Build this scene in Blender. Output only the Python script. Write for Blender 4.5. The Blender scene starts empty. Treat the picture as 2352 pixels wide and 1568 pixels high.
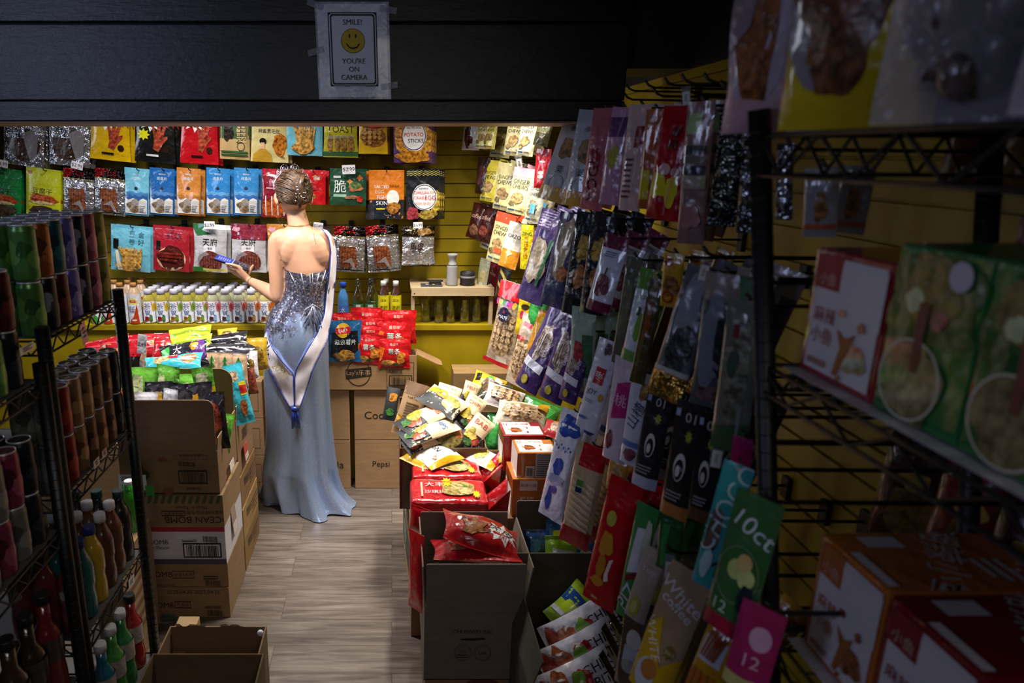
import bpy, bmesh, math, random
from mathutils import Vector, Matrix, noise
from mathutils.geometry import delaunay_2d_cdt

SC = bpy.context.scene
COL = SC.collection
PI = math.pi

# ---------------------------------------------------------------- camera, world, lights, exposure
FPX, PPX, PITCH, EYE = 1600.0, 900.0, math.radians(15.1), 1.80
cd = bpy.data.cameras.new('camera'); cam = bpy.data.objects.new('camera', cd); COL.objects.link(cam)
cd.sensor_width = 36.0; cd.sensor_fit = 'HORIZONTAL'; cd.lens = FPX / 2352 * 36
cd.shift_x = (1176 - PPX) / 2352
cam.location = (0, 0, EYE); cam.rotation_euler = (PI / 2 - PITCH, 0, 0)
cd.clip_start = 0.05; cd.clip_end = 50
cd.dof.use_dof = True; cd.dof.focus_distance = 3.3; cd.dof.aperture_fstop = 4.0
SC.camera = cam

w = bpy.data.worlds.new('world'); SC.world = w; w.use_nodes = True
w.node_tree.nodes['Background'].inputs[0].default_value = (0.55, 0.62, 1.0, 1)
w.node_tree.nodes['Background'].inputs[1].default_value = 0.004

def area(name, loc, target, sx, sy, energy, color, spread=180):
    l = bpy.data.lights.new(name, 'AREA'); l.shape = 'RECTANGLE'; l.size = sx; l.size_y = sy
    l.energy = energy; l.color = color; l.spread = math.radians(spread)
    o = bpy.data.objects.new(name, l); COL.objects.link(o); o.location = loc
    o.rotation_euler = (Vector(target) - Vector(loc)).to_track_quat('-Z', 'Y').to_euler()
    return o
# the fluorescent battens of the back bay, hung behind the black beam, the dim daylight of the shop front, and two added fill lamps
area('bay_light', (-0.80, 2.76, 2.52), (-0.66, 3.00, 0.0), 1.0, 0.10, 35, (1.0, 0.955, 0.92), 125)
area('corner_light', (0.36, 3.02, 2.46), (0.16, 3.02, 0.0), 0.6, 0.10, 19, (1.0, 0.94, 0.82), 92)
area('cooler_light', (-2.5, 2.95, 2.02), (0.0, 2.75, 1.45), 0.5, 1.0, 6, (0.80, 0.86, 1.0), 120)
area('shopfront_light', (-2.38, -0.25, 2.34), (-0.7, 2.26, 1.95), 0.9, 0.6, 7.5, (0.56, 0.64, 1.0), 130)
area('stack_fill', (0.25, -0.7, 2.35), (-0.75, 2.4, 0.25), 0.8, 0.5, 1.7, (0.95, 0.90, 0.86), 75)  # added fill lamp that brightens the drink carton stack, no real fitting
area('front_fill', (-0.9, -1.7, 2.3), (0.5, 1.6, 0.8), 0.9, 0.5, 0.6, (0.82, 0.85, 1.0), 120)  # added weak fill from behind the camera for the side wall cartons

SC.view_settings.view_transform = 'Standard'; SC.view_settings.look = 'None'
SC.view_settings.exposure = 0.0; SC.view_settings.gamma = 1.0
SC.view_settings.use_curve_mapping = False

# ---------------------------------------------------------------- from the photograph's frame to the place
CP, SP = math.cos(PITCH), math.sin(PITCH)
def ray(px, py):
    a = (px - PPX) / FPX; b = -(py - 784) / FPX
    return Vector((a, CP + b * SP, -SP + b * CP))
def PY(px, py, Y):
    d = ray(px, py); return Vector((0, 0, EYE)) + d * (Y / d.y)
def PX(px, py, X):
    d = ray(px, py); return Vector((0, 0, EYE)) + d * (X / d.x)
def PZ(px, py, Z):
    d = ray(px, py); return Vector((0, 0, EYE)) + d * ((Z - EYE) / d.z)
def proj(p):
    x, y, z = p[0], p[1], p[2] - EYE
    f = y * CP - z * SP; u = y * SP + z * CP
    return (PPX + FPX * x / f, 784 - FPX * u / f)

# ---------------------------------------------------------------- materials
def lin(h):
    h = h.lstrip('#')
    if len(h) == 3: h = ''.join(c * 2 for c in h)
    o = []
    for i in (0, 2, 4):
        c = int(h[i:i + 2], 16) / 255
        o.append(c / 12.92 if c <= 0.04045 else ((c + 0.055) / 1.055) ** 2.4)
    return (*o, 1.0)
MATS = {}
def N(t, k, **kw):
    n = t.nodes.new(k)
    for a, b in kw.items(): setattr(n, a, b)
    return n
def base_mat(name):
    m = bpy.data.materials.new(name); m.use_nodes = True
    t = m.node_tree; b = t.nodes['Principled BSDF']
    return m, t, b
def noise_node(t, scale, detail=3, rough=0.55, coord='Object', sc=(1, 1, 1)):
    tc = N(t, 'ShaderNodeTexCoord'); mp = N(t, 'ShaderNodeMapping'); mp.inputs['Scale'].default_value = sc
    t.links.new(tc.outputs[coord], mp.inputs[0])
    n = N(t, 'ShaderNodeTexNoise'); n.inputs['Scale'].default_value = scale; n.inputs['Detail'].default_value = detail
    n.inputs['Roughness'].default_value = rough
    t.links.new(mp.outputs[0], n.inputs['Vector']); return n
def bump(t, b, src, strength, dist=0.01):
    bp = N(t, 'ShaderNodeBump'); bp.inputs['Strength'].default_value = strength; bp.inputs['Distance'].default_value = dist
    t.links.new(src, bp.inputs['Height']); t.links.new(bp.outputs[0], b.inputs['Normal']); return bp
def two_tone(t, b, fac, c1, c2, lo=0.35, hi=0.65):
    r = N(t, 'ShaderNodeValToRGB'); r.color_ramp.elements[0].position = lo; r.color_ramp.elements[1].position = hi
    r.color_ramp.elements[0].color = c1; r.color_ramp.elements[1].color = c2
    t.links.new(fac, r.inputs[0]); t.links.new(r.outputs[0], b.inputs['Base Color']); return r
def dk(c, k): return (c[0] * k, c[1] * k, c[2] * k, 1)
def mat(h, kind='film'):
    key = (h, kind)
    if key in MATS: return MATS[key]
    m, t, b = base_mat(kind + '_' + h.strip('#')); c = lin(h); b.inputs['Base Color'].default_value = c
    I = b.inputs
    if kind == 'film':
        I['Roughness'].default_value = 0.26; I['Coat Weight'].default_value = 0.8; I['Coat Roughness'].default_value = 0.06
        n = noise_node(t, 21, 2); bump(t, b, n.outputs[0], 0.6, 0.014)
    elif kind == 'matte':
        I['Roughness'].default_value = 0.55
    elif kind == 'paper':
        I['Roughness'].default_value = 0.7
    elif kind == 'foil':
        I['Metallic'].default_value = 0.8; I['Roughness'].default_value = 0.2
        n = noise_node(t, 20, 3, 0.6); bump(t, b, n.outputs[0], 1.0, 0.03)
    elif kind == 'food':
        I['Roughness'].default_value = 0.35; I['Coat Weight'].default_value = 0.7; I['Coat Roughness'].default_value = 0.08
        n = noise_node(t, 70, 4); two_tone(t, b, n.outputs[0], dk(c, 0.28), (min(1, c[0] * 1.1), min(1, c[1] * 1.15), min(1, c[2] * 1.25), 1))
        n2 = noise_node(t, 34, 2); bump(t, b, n2.outputs[0], 0.5, 0.01)
    elif kind == 'card':
        I['Roughness'].default_value = 0.75
        n = noise_node(t, 9, 5, sc=(1, 1, 6)); two_tone(t, b, n.outputs[0], dk(c, 0.86), dk(c, 1.08), 0.3, 0.7)
        n2 = noise_node(t, 160, 2); bump(t, b, n2.outputs[0], 0.12, 0.004)
    elif kind == 'metal':
        I['Metallic'].default_value = 1.0; I['Roughness'].default_value = 0.25
    elif kind == 'lid':
        I['Metallic'].default_value = 0.6; I['Roughness'].default_value = 0.42
    elif kind == 'can':
        I['Metallic'].default_value = 0.35; I['Roughness'].default_value = 0.3
    elif kind == 'coat':     # powder-coated shelving
        I['Roughness'].default_value = 0.45
        n = noise_node(t, 300, 2); bump(t, b, n.outputs[0], 0.08, 0.003)
    elif kind == 'clear':
        I['Roughness'].default_value = 0.08; n = noise_node(t, 40, 2)
        bump(t, b, n.outputs[0], 0.5, 0.01)
        tr = N(t, 'ShaderNodeBsdfTransparent'); tr.inputs[0].default_value = (min(1, .55 + c[0] * .45), min(1, .55 + c[1] * .45), min(1, .55 + c[2] * .45), 1)
        mx = N(t, 'ShaderNodeMixShader'); lw = N(t, 'ShaderNodeLayerWeight'); lw.inputs[0].default_value = 0.32
        mr = N(t, 'ShaderNodeMapRange'); mr.inputs['To Min'].default_value = 0.16; mr.inputs['To Max'].default_value = 0.85
        t.links.new(lw.outputs['Facing'], mr.inputs[0]); t.links.new(mr.outputs[0], mx.inputs[0])
        t.links.new(tr.outputs[0], mx.inputs[1]); t.links.new(b.outputs[0], mx.inputs[2])
        t.links.new(mx.outputs[0], t.nodes['Material Output'].inputs['Surface'])
    elif kind == 'glass':
        I['Roughness'].default_value = 0.03
        tr = N(t, 'ShaderNodeBsdfTransparent'); tr.inputs[0].default_value = c
        gl = N(t, 'ShaderNodeBsdfGlossy'); gl.inputs['Roughness'].default_value = 0.05
        mx = N(t, 'ShaderNodeMixShader'); lw = N(t, 'ShaderNodeLayerWeight'); lw.inputs[0].default_value = 0.35
        mr = N(t, 'ShaderNodeMapRange'); mr.inputs['To Min'].default_value = 0.05; mr.inputs['To Max'].default_value = 0.8
        t.links.new(lw.outputs['Facing'], mr.inputs[0]); t.links.new(mr.outputs[0], mx.inputs[0])
        t.links.new(tr.outputs[0], mx.inputs[1]); t.links.new(gl.outputs[0], mx.inputs[2])
        t.links.new(mx.outputs[0], t.nodes['Material Output'].inputs['Surface'])
    elif kind == 'satin':
        I['Roughness'].default_value = 0.35; I['Sheen Weight'].default_value = 0.2
    elif kind == 'liquid':
        I['Roughness'].default_value = 0.08; I['Coat Weight'].default_value = 0.6; I['Alpha'].default_value = 0.72
    elif kind == 'screen':
        I['Roughness'].default_value = 0.1; I['Emission Color'].default_value = c; I['Emission Strength'].default_value = 0.4
    MATS[key] = m; return m

# ---------------------------------------------------------------- mesh building
class MB:
    def __init__(s): s.v = []; s.f = []; s.m = []; s.sm = []; s.mats = []
    def slot(s, m):
        if m not in s.mats: s.mats.append(m)
        return s.mats.index(m)
    def add(s, vs, fs, m, smooth=True):
        o = len(s.v); k = s.slot(m)
        s.v.extend([tuple(v) for v in vs])
        for f in fs: s.f.append([i + o for i in f]); s.m.append(k); s.sm.append(smooth)
        return s
    def grid(s, pts, m, smooth=True, cu=False, cv=False, flip=False):
        nv = len(pts); nu = len(pts[0]); fs = []
        for j in range(nv if cv else nv - 1):
            for i in range(nu if cu else nu - 1):
                a, b = j * nu + i, j * nu + (i + 1) % nu
                c, d = ((j + 1) % nv) * nu + (i + 1) % nu, ((j + 1) % nv) * nu + i
                fs.append([a, d, c, b] if flip else [a, b, c, d])
        return s.add([p for r in pts for p in r], fs, m, smooth)
    def box(s, a, b, m, M=None, bev=0.0):
        bm = bmesh.new(); bmesh.ops.create_cube(bm, size=1)
        a, b = Vector(a), Vector(b)
        for v in bm.verts: v.co = Vector([(a[i] + b[i]) / 2 + v.co[i] * (b[i] - a[i]) for i in range(3)])
        if bev: bmesh.ops.bevel(bm, geom=list(bm.edges), offset=bev, segments=2, affect='EDGES', profile=0.6)
        return s.bm(bm, m, M, smooth=False)
    def bm(s, bm, m, M=None, smooth=True):
        bm.verts.ensure_lookup_table(); bm.verts.index_update()
        vs = [(M @ v.co) if M else v.co.copy() for v in bm.verts]
        s.add(vs, [[v.index for v in f.verts] for f in bm.faces], m, smooth); bm.free(); return s
    def tube(s, path, r, m, n=8, cap=True, smooth=True, closed=False):
        path = [Vector(p) for p in path]; L = len(path)
        rs = r if isinstance(r, (list, tuple)) else [r] * L
        rings = []; up = None
        for i, p in enumerate(path):
            if closed: t = path[(i + 1) % L] - path[i - 1]
            else: t = path[min(i + 1, L - 1)] - path[max(i - 1, 0)]
            t = t.normalized() if t.length > 1e-9 else Vector((0, 0, 1))
            if up is None:
                up = Vector((0, 0, 1)) if abs(t.z) < 0.9 else Vector((1, 0, 0))
            x = t.cross(up)
            if x.length < 1e-6: x = t.cross(Vector((0, 1, 0)))
            x.normalize(); y = x.cross(t).normalized(); up = y
            rings.append([p + (x * math.cos(2 * PI * k / n) + y * math.sin(2 * PI * k / n)) * rs[i] for k in range(n)])
        s.grid(rings, m, smooth, cu=True, cv=closed)
        if cap and not closed:
            o = len(s.v) - L * n
            k = s.slot(m)
            s.f.append([o + i for i in range(n)][::-1]); s.m.append(k); s.sm.append(False)
            s.f.append([o + (L - 1) * n + i for i in range(n)]); s.m.append(k); s.sm.append(False)
        return s
    def lathe(s, prof, m, n=20, M=None, smooth=True, cap=True):
        rings = [[Vector((r * math.cos(2 * PI * k / n), r * math.sin(2 * PI * k / n), z)) for k in range(n)] for r, z in prof]
        if M: rings = [[M @ p for p in r] for r in rings]
        s.grid(rings, m, smooth, cu=True)
        if cap:
            o = len(s.v) - len(prof) * n; k = s.slot(m)
            if prof[0][0] > 1e-4: s.f.append([o + i for i in range(n)][::-1]); s.m.append(k); s.sm.append(False)
            if prof[-1][0] > 1e-4: s.f.append([o + (len(prof) - 1) * n + i for i in range(n)]); s.m.append(k); s.sm.append(False)
        return s
    def build(s, name, parent=None, M=None):
        me = bpy.data.meshes.new(name); me.from_pydata(s.v, [], s.f)
        for m in s.mats: me.materials.append(m)
        me.polygons.foreach_set('material_index', s.m); me.polygons.foreach_set('use_smooth', s.sm)
        me.update(); o = bpy.data.objects.new(name, me); COL.objects.link(o)
        if parent is not None: o.parent = parent
        if M is not None: o.matrix_local = M
        return o
def tag(o, label, cat, group=None):
    o['label'] = label; o['category'] = cat
    if group: o['group'] = group
    return o
def thing(name, label, cat, M=None, group=None):
    o = bpy.data.objects.new(name, None); COL.objects.link(o); o.empty_display_size = 0.05
    if M is not None: o.matrix_local = M
    return tag(o, label, cat, group)
def struct(o): o['kind'] = 'structure'; return o
def kids(o): return [c for c in COL.objects if c.parent == o]
def dup(o, M, label=None, group=None, parent=None, _k={}):
    c = o.copy(); COL.objects.link(c)
    if parent is None: c.matrix_local = M
    else: c.parent = parent
    if label: c['label'] = label
    if group: c['group'] = group
    for ch in o.children: dup(ch, None, parent=c)
    return c
def T(x, y, z): return Matrix.Translation((x, y, z))
def RZ(a): return Matrix.Rotation(math.radians(a), 4, 'Z')
def RX(a): return Matrix.Rotation(math.radians(a), 4, 'X')
def RY(a): return Matrix.Rotation(math.radians(a), 4, 'Y')
def frame(o, x, z):
    x = x.normalized(); z = (z - x * z.dot(x)).normalized(); y = z.cross(x)
    return Matrix(((x.x, y.x, z.x, o.x), (x.y, y.y, z.y, o.y), (x.z, y.z, z.z, o.z), (0, 0, 0, 1)))

# ---------------------------------------------------------------- printed marks that follow a surface S(u, v, offset), v counted from the top
TXT = {}
def text_mesh(s):
    if s in TXT: return TXT[s]
    c = bpy.data.curves.new('lettering', 'FONT'); c.body = s; c.resolution_u = 3; c.align_x = 'LEFT'
    o = bpy.data.objects.new('lettering', c); COL.objects.link(o)
    me = o.evaluated_get(bpy.context.evaluated_depsgraph_get()).to_mesh()
    vs = [(v.co.x, v.co.y) for v in me.vertices]; fs = [list(p.vertices) for p in me.polygons]
    bpy.data.objects.remove(o); bpy.data.curves.remove(c)
    if not vs: vs = [(0, 0)]
    x0 = min(v[0] for v in vs); x1 = max(v[0] for v in vs); y0 = min(v[1] for v in vs); y1 = max(v[1] for v in vs)
    TXT[s] = ([((x - (x0 + x1) / 2), (y - (y0 + y1) / 2)) for x, y in vs], fs, x1 - x0, max(y1 - y0, 1e-3)); return TXT[s]
def R(c, x0, y0, x1, y1, k=None): return ('p', c, [(x0, y0), (x1, y0), (x1, y1), (x0, y1)], k)
def E(c, cx, cy, rx, ry, k=None, n=22): return ('p', c, [(cx + rx * math.cos(2 * PI * i / n), cy + ry * math.sin(2 * PI * i / n)) for i in range(n)], k)
def G(c, pts, k=None): return ('p', c, pts, k)
def BL(c, cx, cy, rx, ry, seed=0, k='food', n=26, a=0.25):
    o = []
    for i in range(n):
        t = 2 * PI * i / n; q = 1 + a * (noise.noise(Vector((math.cos(t) * 1.7, math.sin(t) * 1.7, seed * 3.7))) * 1.6)
        o.append((cx + rx * q * math.cos(t), cy + ry * q * math.sin(t)))
    return ('p', c, o, k)
def ST(c, cx, cy, rx, ry, n=9, k=None, q=0.6):
    return ('p', c, [(cx + rx * (1 if i % 2 == 0 else q) * math.cos(PI * i / n), cy + ry * (1 if i % 2 == 0 else q) * math.sin(PI * i / n)) for i in range(2 * n)], k)
def X(c, s, cx, cy, h, wmax=0.9, rot=0, k=None): return ('t', c, s, cx, cy, h, wmax, rot, k)
def RG(c, cx, cy, rx, ry, w=0.15): return ('ring', c, cx, cy, rx, ry, w)
def BAR(c, x0, y0, x1, y1, seed=0):
    rr = random.Random(seed); o = []; x = x0
    while x < x1:
        w_ = (x1 - x0) * rr.choice((0.012, 0.02, 0.035)); o.append(R(c, x, y0, min(x + w_, x1), y1)); x += w_ + (x1 - x0) * rr.choice((0.012, 0.02, 0.03))
    return o
def WAVE(c, y, amp, y1, n=4, k=None):
    return ('p', c, [(0.02 + 0.96 * i / 20, y + amp * math.sin(i / 20 * n * PI)) for i in range(21)] + [(0.98, y1), (0.02, y1)], k)
def flat(pr):
    o = []
    for p in pr:
        if isinstance(p, list): o.extend(flat(p))
        else: o.append(p)
    return o
def inside(x, y, poly):
    c = False; j = len(poly) - 1
    for i in range(len(poly)):
        xi, yi = poly[i]; xj, yj = poly[j]
        if (yi > y) != (yj > y) and x < (xj - xi) * (y - yi) / (yj - yi) + xi: c = not c
        j = i
    return c
def tri_poly(poly, step):
    pts = []
    for i, a in enumerate(poly):
        b = poly[(i + 1) % len(poly)]; d = math.hypot(b[0] - a[0], b[1] - a[1]); n = max(1, int(math.ceil(d / step)))
        for k in range(n): pts.append((a[0] + (b[0] - a[0]) * k / n, a[1] + (b[1] - a[1]) * k / n))
    n0 = len(pts)
    x0 = min(p[0] for p in pts); x1 = max(p[0] for p in pts); y0 = min(p[1] for p in pts); y1 = max(p[1] for p in pts)
    if step < 1:
        nx, ny = int((x1 - x0) / step), int((y1 - y0) / step)
        for j in range(1, ny + 1):
            for i in range(1, nx + 1):
                q = (x0 + i * (x1 - x0) / (nx + 1), y0 + j * (y1 - y0) / (ny + 1))
                if inside(q[0], q[1], poly): pts.append(q)
    r = delaunay_2d_cdt([Vector(p) for p in pts], [], [list(range(n0))], 1, 1e-7)
    return [(v[0], v[1]) for v in r[0]], r[2]
def prints(mb, pr, S, W, H, kind='film', step=0.09, eps=0.0007, layer=0):
    for p in flat(pr):
        layer += 1; off = eps * layer
        if p[0] == 'p':
            vs, fs = tri_poly(p[2], step); m = mat(p[1], p[3] or kind)
            mb.add([S(min(1, max(0, u)), min(1, max(0, v)), off) for u, v in vs], [list(f)[::-1] for f in fs], m)
        elif p[0] == 'ring':
            _, c, cx, cy, rx, ry, w_ = p; n = 28; rows = []
            for q in (1, 1 - w_): rows.append([S(cx + rx * q * math.cos(2 * PI * i / n), cy + ry * q * math.sin(2 * PI * i / n), off) for i in range(n)])
            mb.grid(rows, mat(c, kind), cu=True, flip=True)
        elif p[0] == 't':
            _, c, s, cx, cy, h, wmax, rot, k = p
            vs, fs, tw, th = text_mesh(s); sc = h * H / th
            if tw * sc > wmax * W and not rot: sc = wmax * W / tw
            a = math.radians(rot); ca, sa = math.cos(a), math.sin(a)
            mb.add([S(min(1, max(0, cx + (x * ca - y * sa) * sc / W)), min(1, max(0, cy - (x * sa + y * ca) * sc / H)), off) for x, y in vs], fs, mat(c, k or kind))
def plane_map(o, U, V, n):
    o, U, V, n = Vector(o), Vector(U), Vector(V), Vector(n)
    return lambda u, v, off=0: o + U * u + V * v + n * off

# ---------------------------------------------------------------- pouches and bags
def pouch_surface(W, H, T_, style, seed, wr):
    sd = seed * 7.13
    def S(u, v, off=0, side=-1):
        a = abs(2 * u - 1)
        if style == 'stand':
            t = T_ / 2 * (0.08 + 0.92 * min(1, max(0, (v - 0.06) / 0.72)) ** 0.8) * max(0, 1 - a ** 2.6) ** 0.75
            if v > 0.9: t *= 1 - 0.35 * ((v - 0.9) / 0.1)
            nar = 1
        elif style == 'pillow':
            q = min(1, max(0, (v - 0.05) / 0.9)); t = T_ / 2 * (math.sin(PI * q) ** 0.55 if 0 < q < 1 else 0) * max(0, 1 - a ** 2.8) ** 0.7
            nar = 1 - 0.07 * (math.sin(PI * q) if 0 < q < 1 else 0)
        else:
            q = min(1, max(0, (v - 0.1) / 0.86)); t = T_ / 2 * (math.sin(PI * q) ** 0.4 if 0 < q < 1 else 0) * max(0, 1 - a ** 4) ** 0.6; nar = 1
        g = noise.noise(Vector((u * 3.1 + sd, v * 4.3, sd))) + 0.6 * (0.5 - abs(noise.noise(Vector((u * 5.2 - v * 2.5, v * 6.1 + sd, side * 2.0 + sd)))))
        e = (1 - a ** 6)
        x = (u - 0.5) * W * nar; y = side * (t + 0.0006) + wr * g * (0.35 + 0.65 * e) * (1 if side < 0 else 0.8)
        z = -v * H + 0.35 * wr * noise.noise(Vector((u * 2.2 + sd, 7.7, v)))
        return Vector((x, y + side * off, z))
    return S
def pouch_mesh(W, H, T_, c, pr, style='stand', seed=1, kind='film', wr=None, nu=15, nv=22, back=None, step=0.085):
    if wr is None: wr = 0.02 * W
    S = pouch_surface(W, H, T_, style, seed, wr); mb = MB(); m = mat(c, kind)
    mb.grid([[S(i / nu, j / nv) for i in range(nu + 1)] for j in range(nv + 1)], m, flip=True)
    mb.grid([[S(i / nu, j / nv, 0, 1) for i in range(nu + 1)] for j in range(nv + 1)], mat(back or c, kind))
    # edges joined
    for edge in ([(0, j / nv) for j in range(nv + 1)], [(1, j / nv) for j in range(nv + 1)], [(i / nu, 0) for i in range(nu + 1)], [(i / nu, 1) for i in range(nu + 1)]):
        mb.grid([[S(u, v) for u, v in edge], [S(u, v, 0, 1) for u, v in edge]], m)
    prints(mb, pr, S, W, H, kind, step)
    return mb, S
def place(tx, ty, bx, by, wpx, Y=None, Xp=None, phi=0.0, dy=0.0):
    """top and bottom centre of a hanging pack seen in the photograph -> its own frame, width and height in metres"""
    a = PY(tx, ty, Y) if Y is not None else PX(tx, ty, Xp)
    b = PY(bx, by, a.y + dy); ax = a - b; H = ax.length
    ph = math.radians(phi); w_ = Vector((math.cos(ph), -math.sin(ph), 0))
    M = frame(a, w_ - ax.normalized() * w_.dot(ax.normalized()), ax.normalized())
    x = M.col[0].xyz; mid = (a + b) / 2
    p0 = proj(mid - x * 0.05); p1 = proj(mid + x * 0.05)
    W = 0.1 * wpx / max(1e-3, math.hypot(p1[0] - p0[0], p1[1] - p0[1]))
    return M, W, H
SEED = [0]
def bag(name, label, cat, geo, c, pr, style='stand', kind='film', group=None, thick=0.32, extra=None, wr=None, tmax=0.07, **kw):
    M, W, H = geo; SEED[0] += 1
    if name is None: name = 'snack_pouch'
    mb, S = pouch_mesh(W, H, min(tmax, thick * W), c, pr, style, kw.pop('seed', SEED[0]), kind, wr, **kw)
    o = mb.build(name, None, M); tag(o, label, cat, group)
    if extra:
        for nm, col, kd, plist in extra:
            m2 = MB(); prints(m2, plist, S, W, H, kd, 0.085, 0.0007, 12); e = m2.build(nm, o)
    return o
# ---------------------------------------------------------------- the room
def floor_mat():
    m, t, b = base_mat('vinyl_plank'); L = t.links
    tc = N(t, 'ShaderNodeTexCoord'); mp = N(t, 'ShaderNodeMapping'); L.new(tc.outputs['Object'], mp.inputs[0])
    br = N(t, 'ShaderNodeTexBrick'); br.inputs['Scale'].default_value = 1.0; br.inputs['Brick Width'].default_value = 1.2
    br.inputs['Row Height'].default_value = 0.15; br.inputs['Mortar Size'].default_value = 0.0012; br.offset = 0.37
    br.inputs['Color1'].default_value = (0, 0, 0, 1); br.inputs['Color2'].default_value = (1, 1, 1, 1); br.inputs['Mortar'].default_value = (0.5, 0.5, 0.5, 1)
    L.new(mp.outputs[0], br.inputs['Vector'])
    mp2 = N(t, 'ShaderNodeMapping'); mp2.inputs['Scale'].default_value = (1.4, 16, 1); L.new(tc.outputs['Object'], mp2.inputs[0])
    add = N(t, 'ShaderNodeVectorMath'); add.operation = 'ADD'; L.new(mp2.outputs[0], add.inputs[0])
    sc = N(t, 'ShaderNodeVectorMath'); sc.operation = 'SCALE'; sc.inputs['Scale'].default_value = 9.0; L.new(br.outputs['Color'], sc.inputs[0]); L.new(sc.outputs[0], add.inputs[1])
    n = N(t, 'ShaderNodeTexNoise'); n.inputs['Scale'].default_value = 2.2; n.inputs['Detail'].default_value = 7; n.inputs['Roughness'].default_value = 0.68; n.inputs['Distortion'].default_value = 0.6
    L.new(add.outputs[0], n.inputs['Vector'])
    r = N(t, 'ShaderNodeValToRGB'); e = r.color_ramp.elements; e[0].position = 0.28; e[0].color = lin('#43382f'); e[1].position = 0.72; e[1].color = lin('#8d8278')
    k = e.new(0.5); k.color = lin('#6c6057'); L.new(n.outputs[0], r.inputs[0])
    mx = N(t, 'ShaderNodeMix'); mx.data_type = 'RGBA'; mx.blend_type = 'MULTIPLY'; L.new(br.outputs['Fac'], mx.inputs[0])
    L.new(r.outputs[0], mx.inputs[6]); mx.inputs[7].default_value = (0.45, 0.4, 0.36, 1)
    hs = N(t, 'ShaderNodeHueSaturation'); mr = N(t, 'ShaderNodeMapRange'); L.new(br.outputs['Color'], mr.inputs[0]); mr.inputs['To Min'].default_value = 0.78; mr.inputs['To Max'].default_value = 1.12
    L.new(mr.outputs[0], hs.inputs['Value']); L.new(mx.outputs[2], hs.inputs['Color']); L.new(hs.outputs[0], b.inputs['Base Color'])
    b.inputs['Roughness'].default_value = 0.42; bump(t, b, n.outputs[0], 0.12, 0.004); return m
def black_wood():
    m, t, b = base_mat('black_painted_wood'); L = t.links
    b.inputs['Base Color'].default_value = (0.0035, 0.0035, 0.0048, 1); b.inputs['Roughness'].default_value = 0.30; b.inputs['Specular IOR Level'].default_value = 0.6
    n = noise_node(t, 5, 8, 0.7, sc=(1.0, 1, 7)); n2 = noise_node(t, 55, 4, 0.6)
    mu = N(t, 'ShaderNodeMath'); mu.operation = 'MULTIPLY_ADD'; mu.inputs[1].default_value = 0.35; L.new(n2.outputs[0], mu.inputs[0]); L.new(n.outputs[0], mu.inputs[2])
    bump(t, b, mu.outputs[0], 0.3, 0.008); return m
def yellow_paint():
    m, t, b = base_mat('yellow_painted_board'); n = noise_node(t, 6, 4); two_tone(t, b, n.outputs[0], lin('#957f04'), lin('#a58f08'))
    b.inputs['Roughness'].default_value = 0.45; n2 = noise_node(t, 90, 2); bump(t, b, n2.outputs[0], 0.06, 0.003); return m
def black_paint():
    m, t, b = base_mat('black_paint'); b.inputs['Base Color'].default_value = (0.004, 0.004, 0.0045, 1); b.inputs['Roughness'].default_value = 0.6
    n = noise_node(t, 40, 3); bump(t, b, n.outputs[0], 0.1, 0.004); return m
YEL, BLK, BEAMM = yellow_paint(), black_paint(), black_wood()
STEEL = mat('#0b0b0d', 'coat')
XL, XR, YB, YF, ZC = -2.6, 0.92, 3.95, -2.2, 2.62
m = MB(); m.box((XL - 0.1, YF - 0.1, -0.1), (XR + 0.1, YB + 0.1, 0), floor_mat()); struct(m.build('floor'))
m = MB(); m.box((XL - 0.1, YF - 0.1, ZC), (XR + 0.1, YB + 0.1, ZC + 0.1), BLK); struct(m.build('ceiling'))
m = MB(); m.box((XL - 0.1, YF, 0), (XL, YB + 0.1, ZC), BLK); struct(m.build('wall_left'))
m = MB(); m.box((XL, YF - 0.1, 0), (XR, YF, ZC), BLK); struct(m.build('wall_front'))
def slatwall(name, along, x0, x1, z0, z1, pitch, depth, gap, phase, at):
    """horizontal boards with a lip over each T-slot groove; along 'x' faces -y, along 'y' faces -x"""
    prof = []; z = z0 + phase
    prof.append((0, z0))
    while z < z1 - gap:
        prof += [(0, z), (depth, z + 0.001), (depth, z + gap), (0, z + gap + 0.001)]; z += pitch
    prof.append((0, z1)); mb = MB(); back = depth + 0.012
    def pt(s, d, zz): return (s, at + d, zz) if along == 'x' else (at + d, s, zz)
    mb.grid([[pt(x0, d, zz), pt(x1, d, zz)] for d, zz in prof], YEL, smooth=False, flip=(along == 'y'))
    a, c = pt(x0, back, z0), pt(x1, back + 0.09, z1)
    mb.box([min(a[i], c[i]) for i in range(3)], [max(a[i], c[i]) for i in range(3)], YEL)
    return struct(mb.build(name))
slatwall('wall_back', 'x', XL, XR + 0.1, 0.0, ZC, 0.0762, 0.010, 0.0065, 0.035, YB)
slatwall('wall_right', 'y', 0.2, YB, 0.0, 2.05, 0.0762, 0.010, 0.0065, 0.035, XR)
m = MB(); m.box((XR - 0.004, YF, 2.05), (XR + 0.1, YB, ZC), BLK); m.box((XR, YF, 0), (XR + 0.1, 0.2, 2.05), BLK); struct(m.build('wall_upper'))
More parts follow.
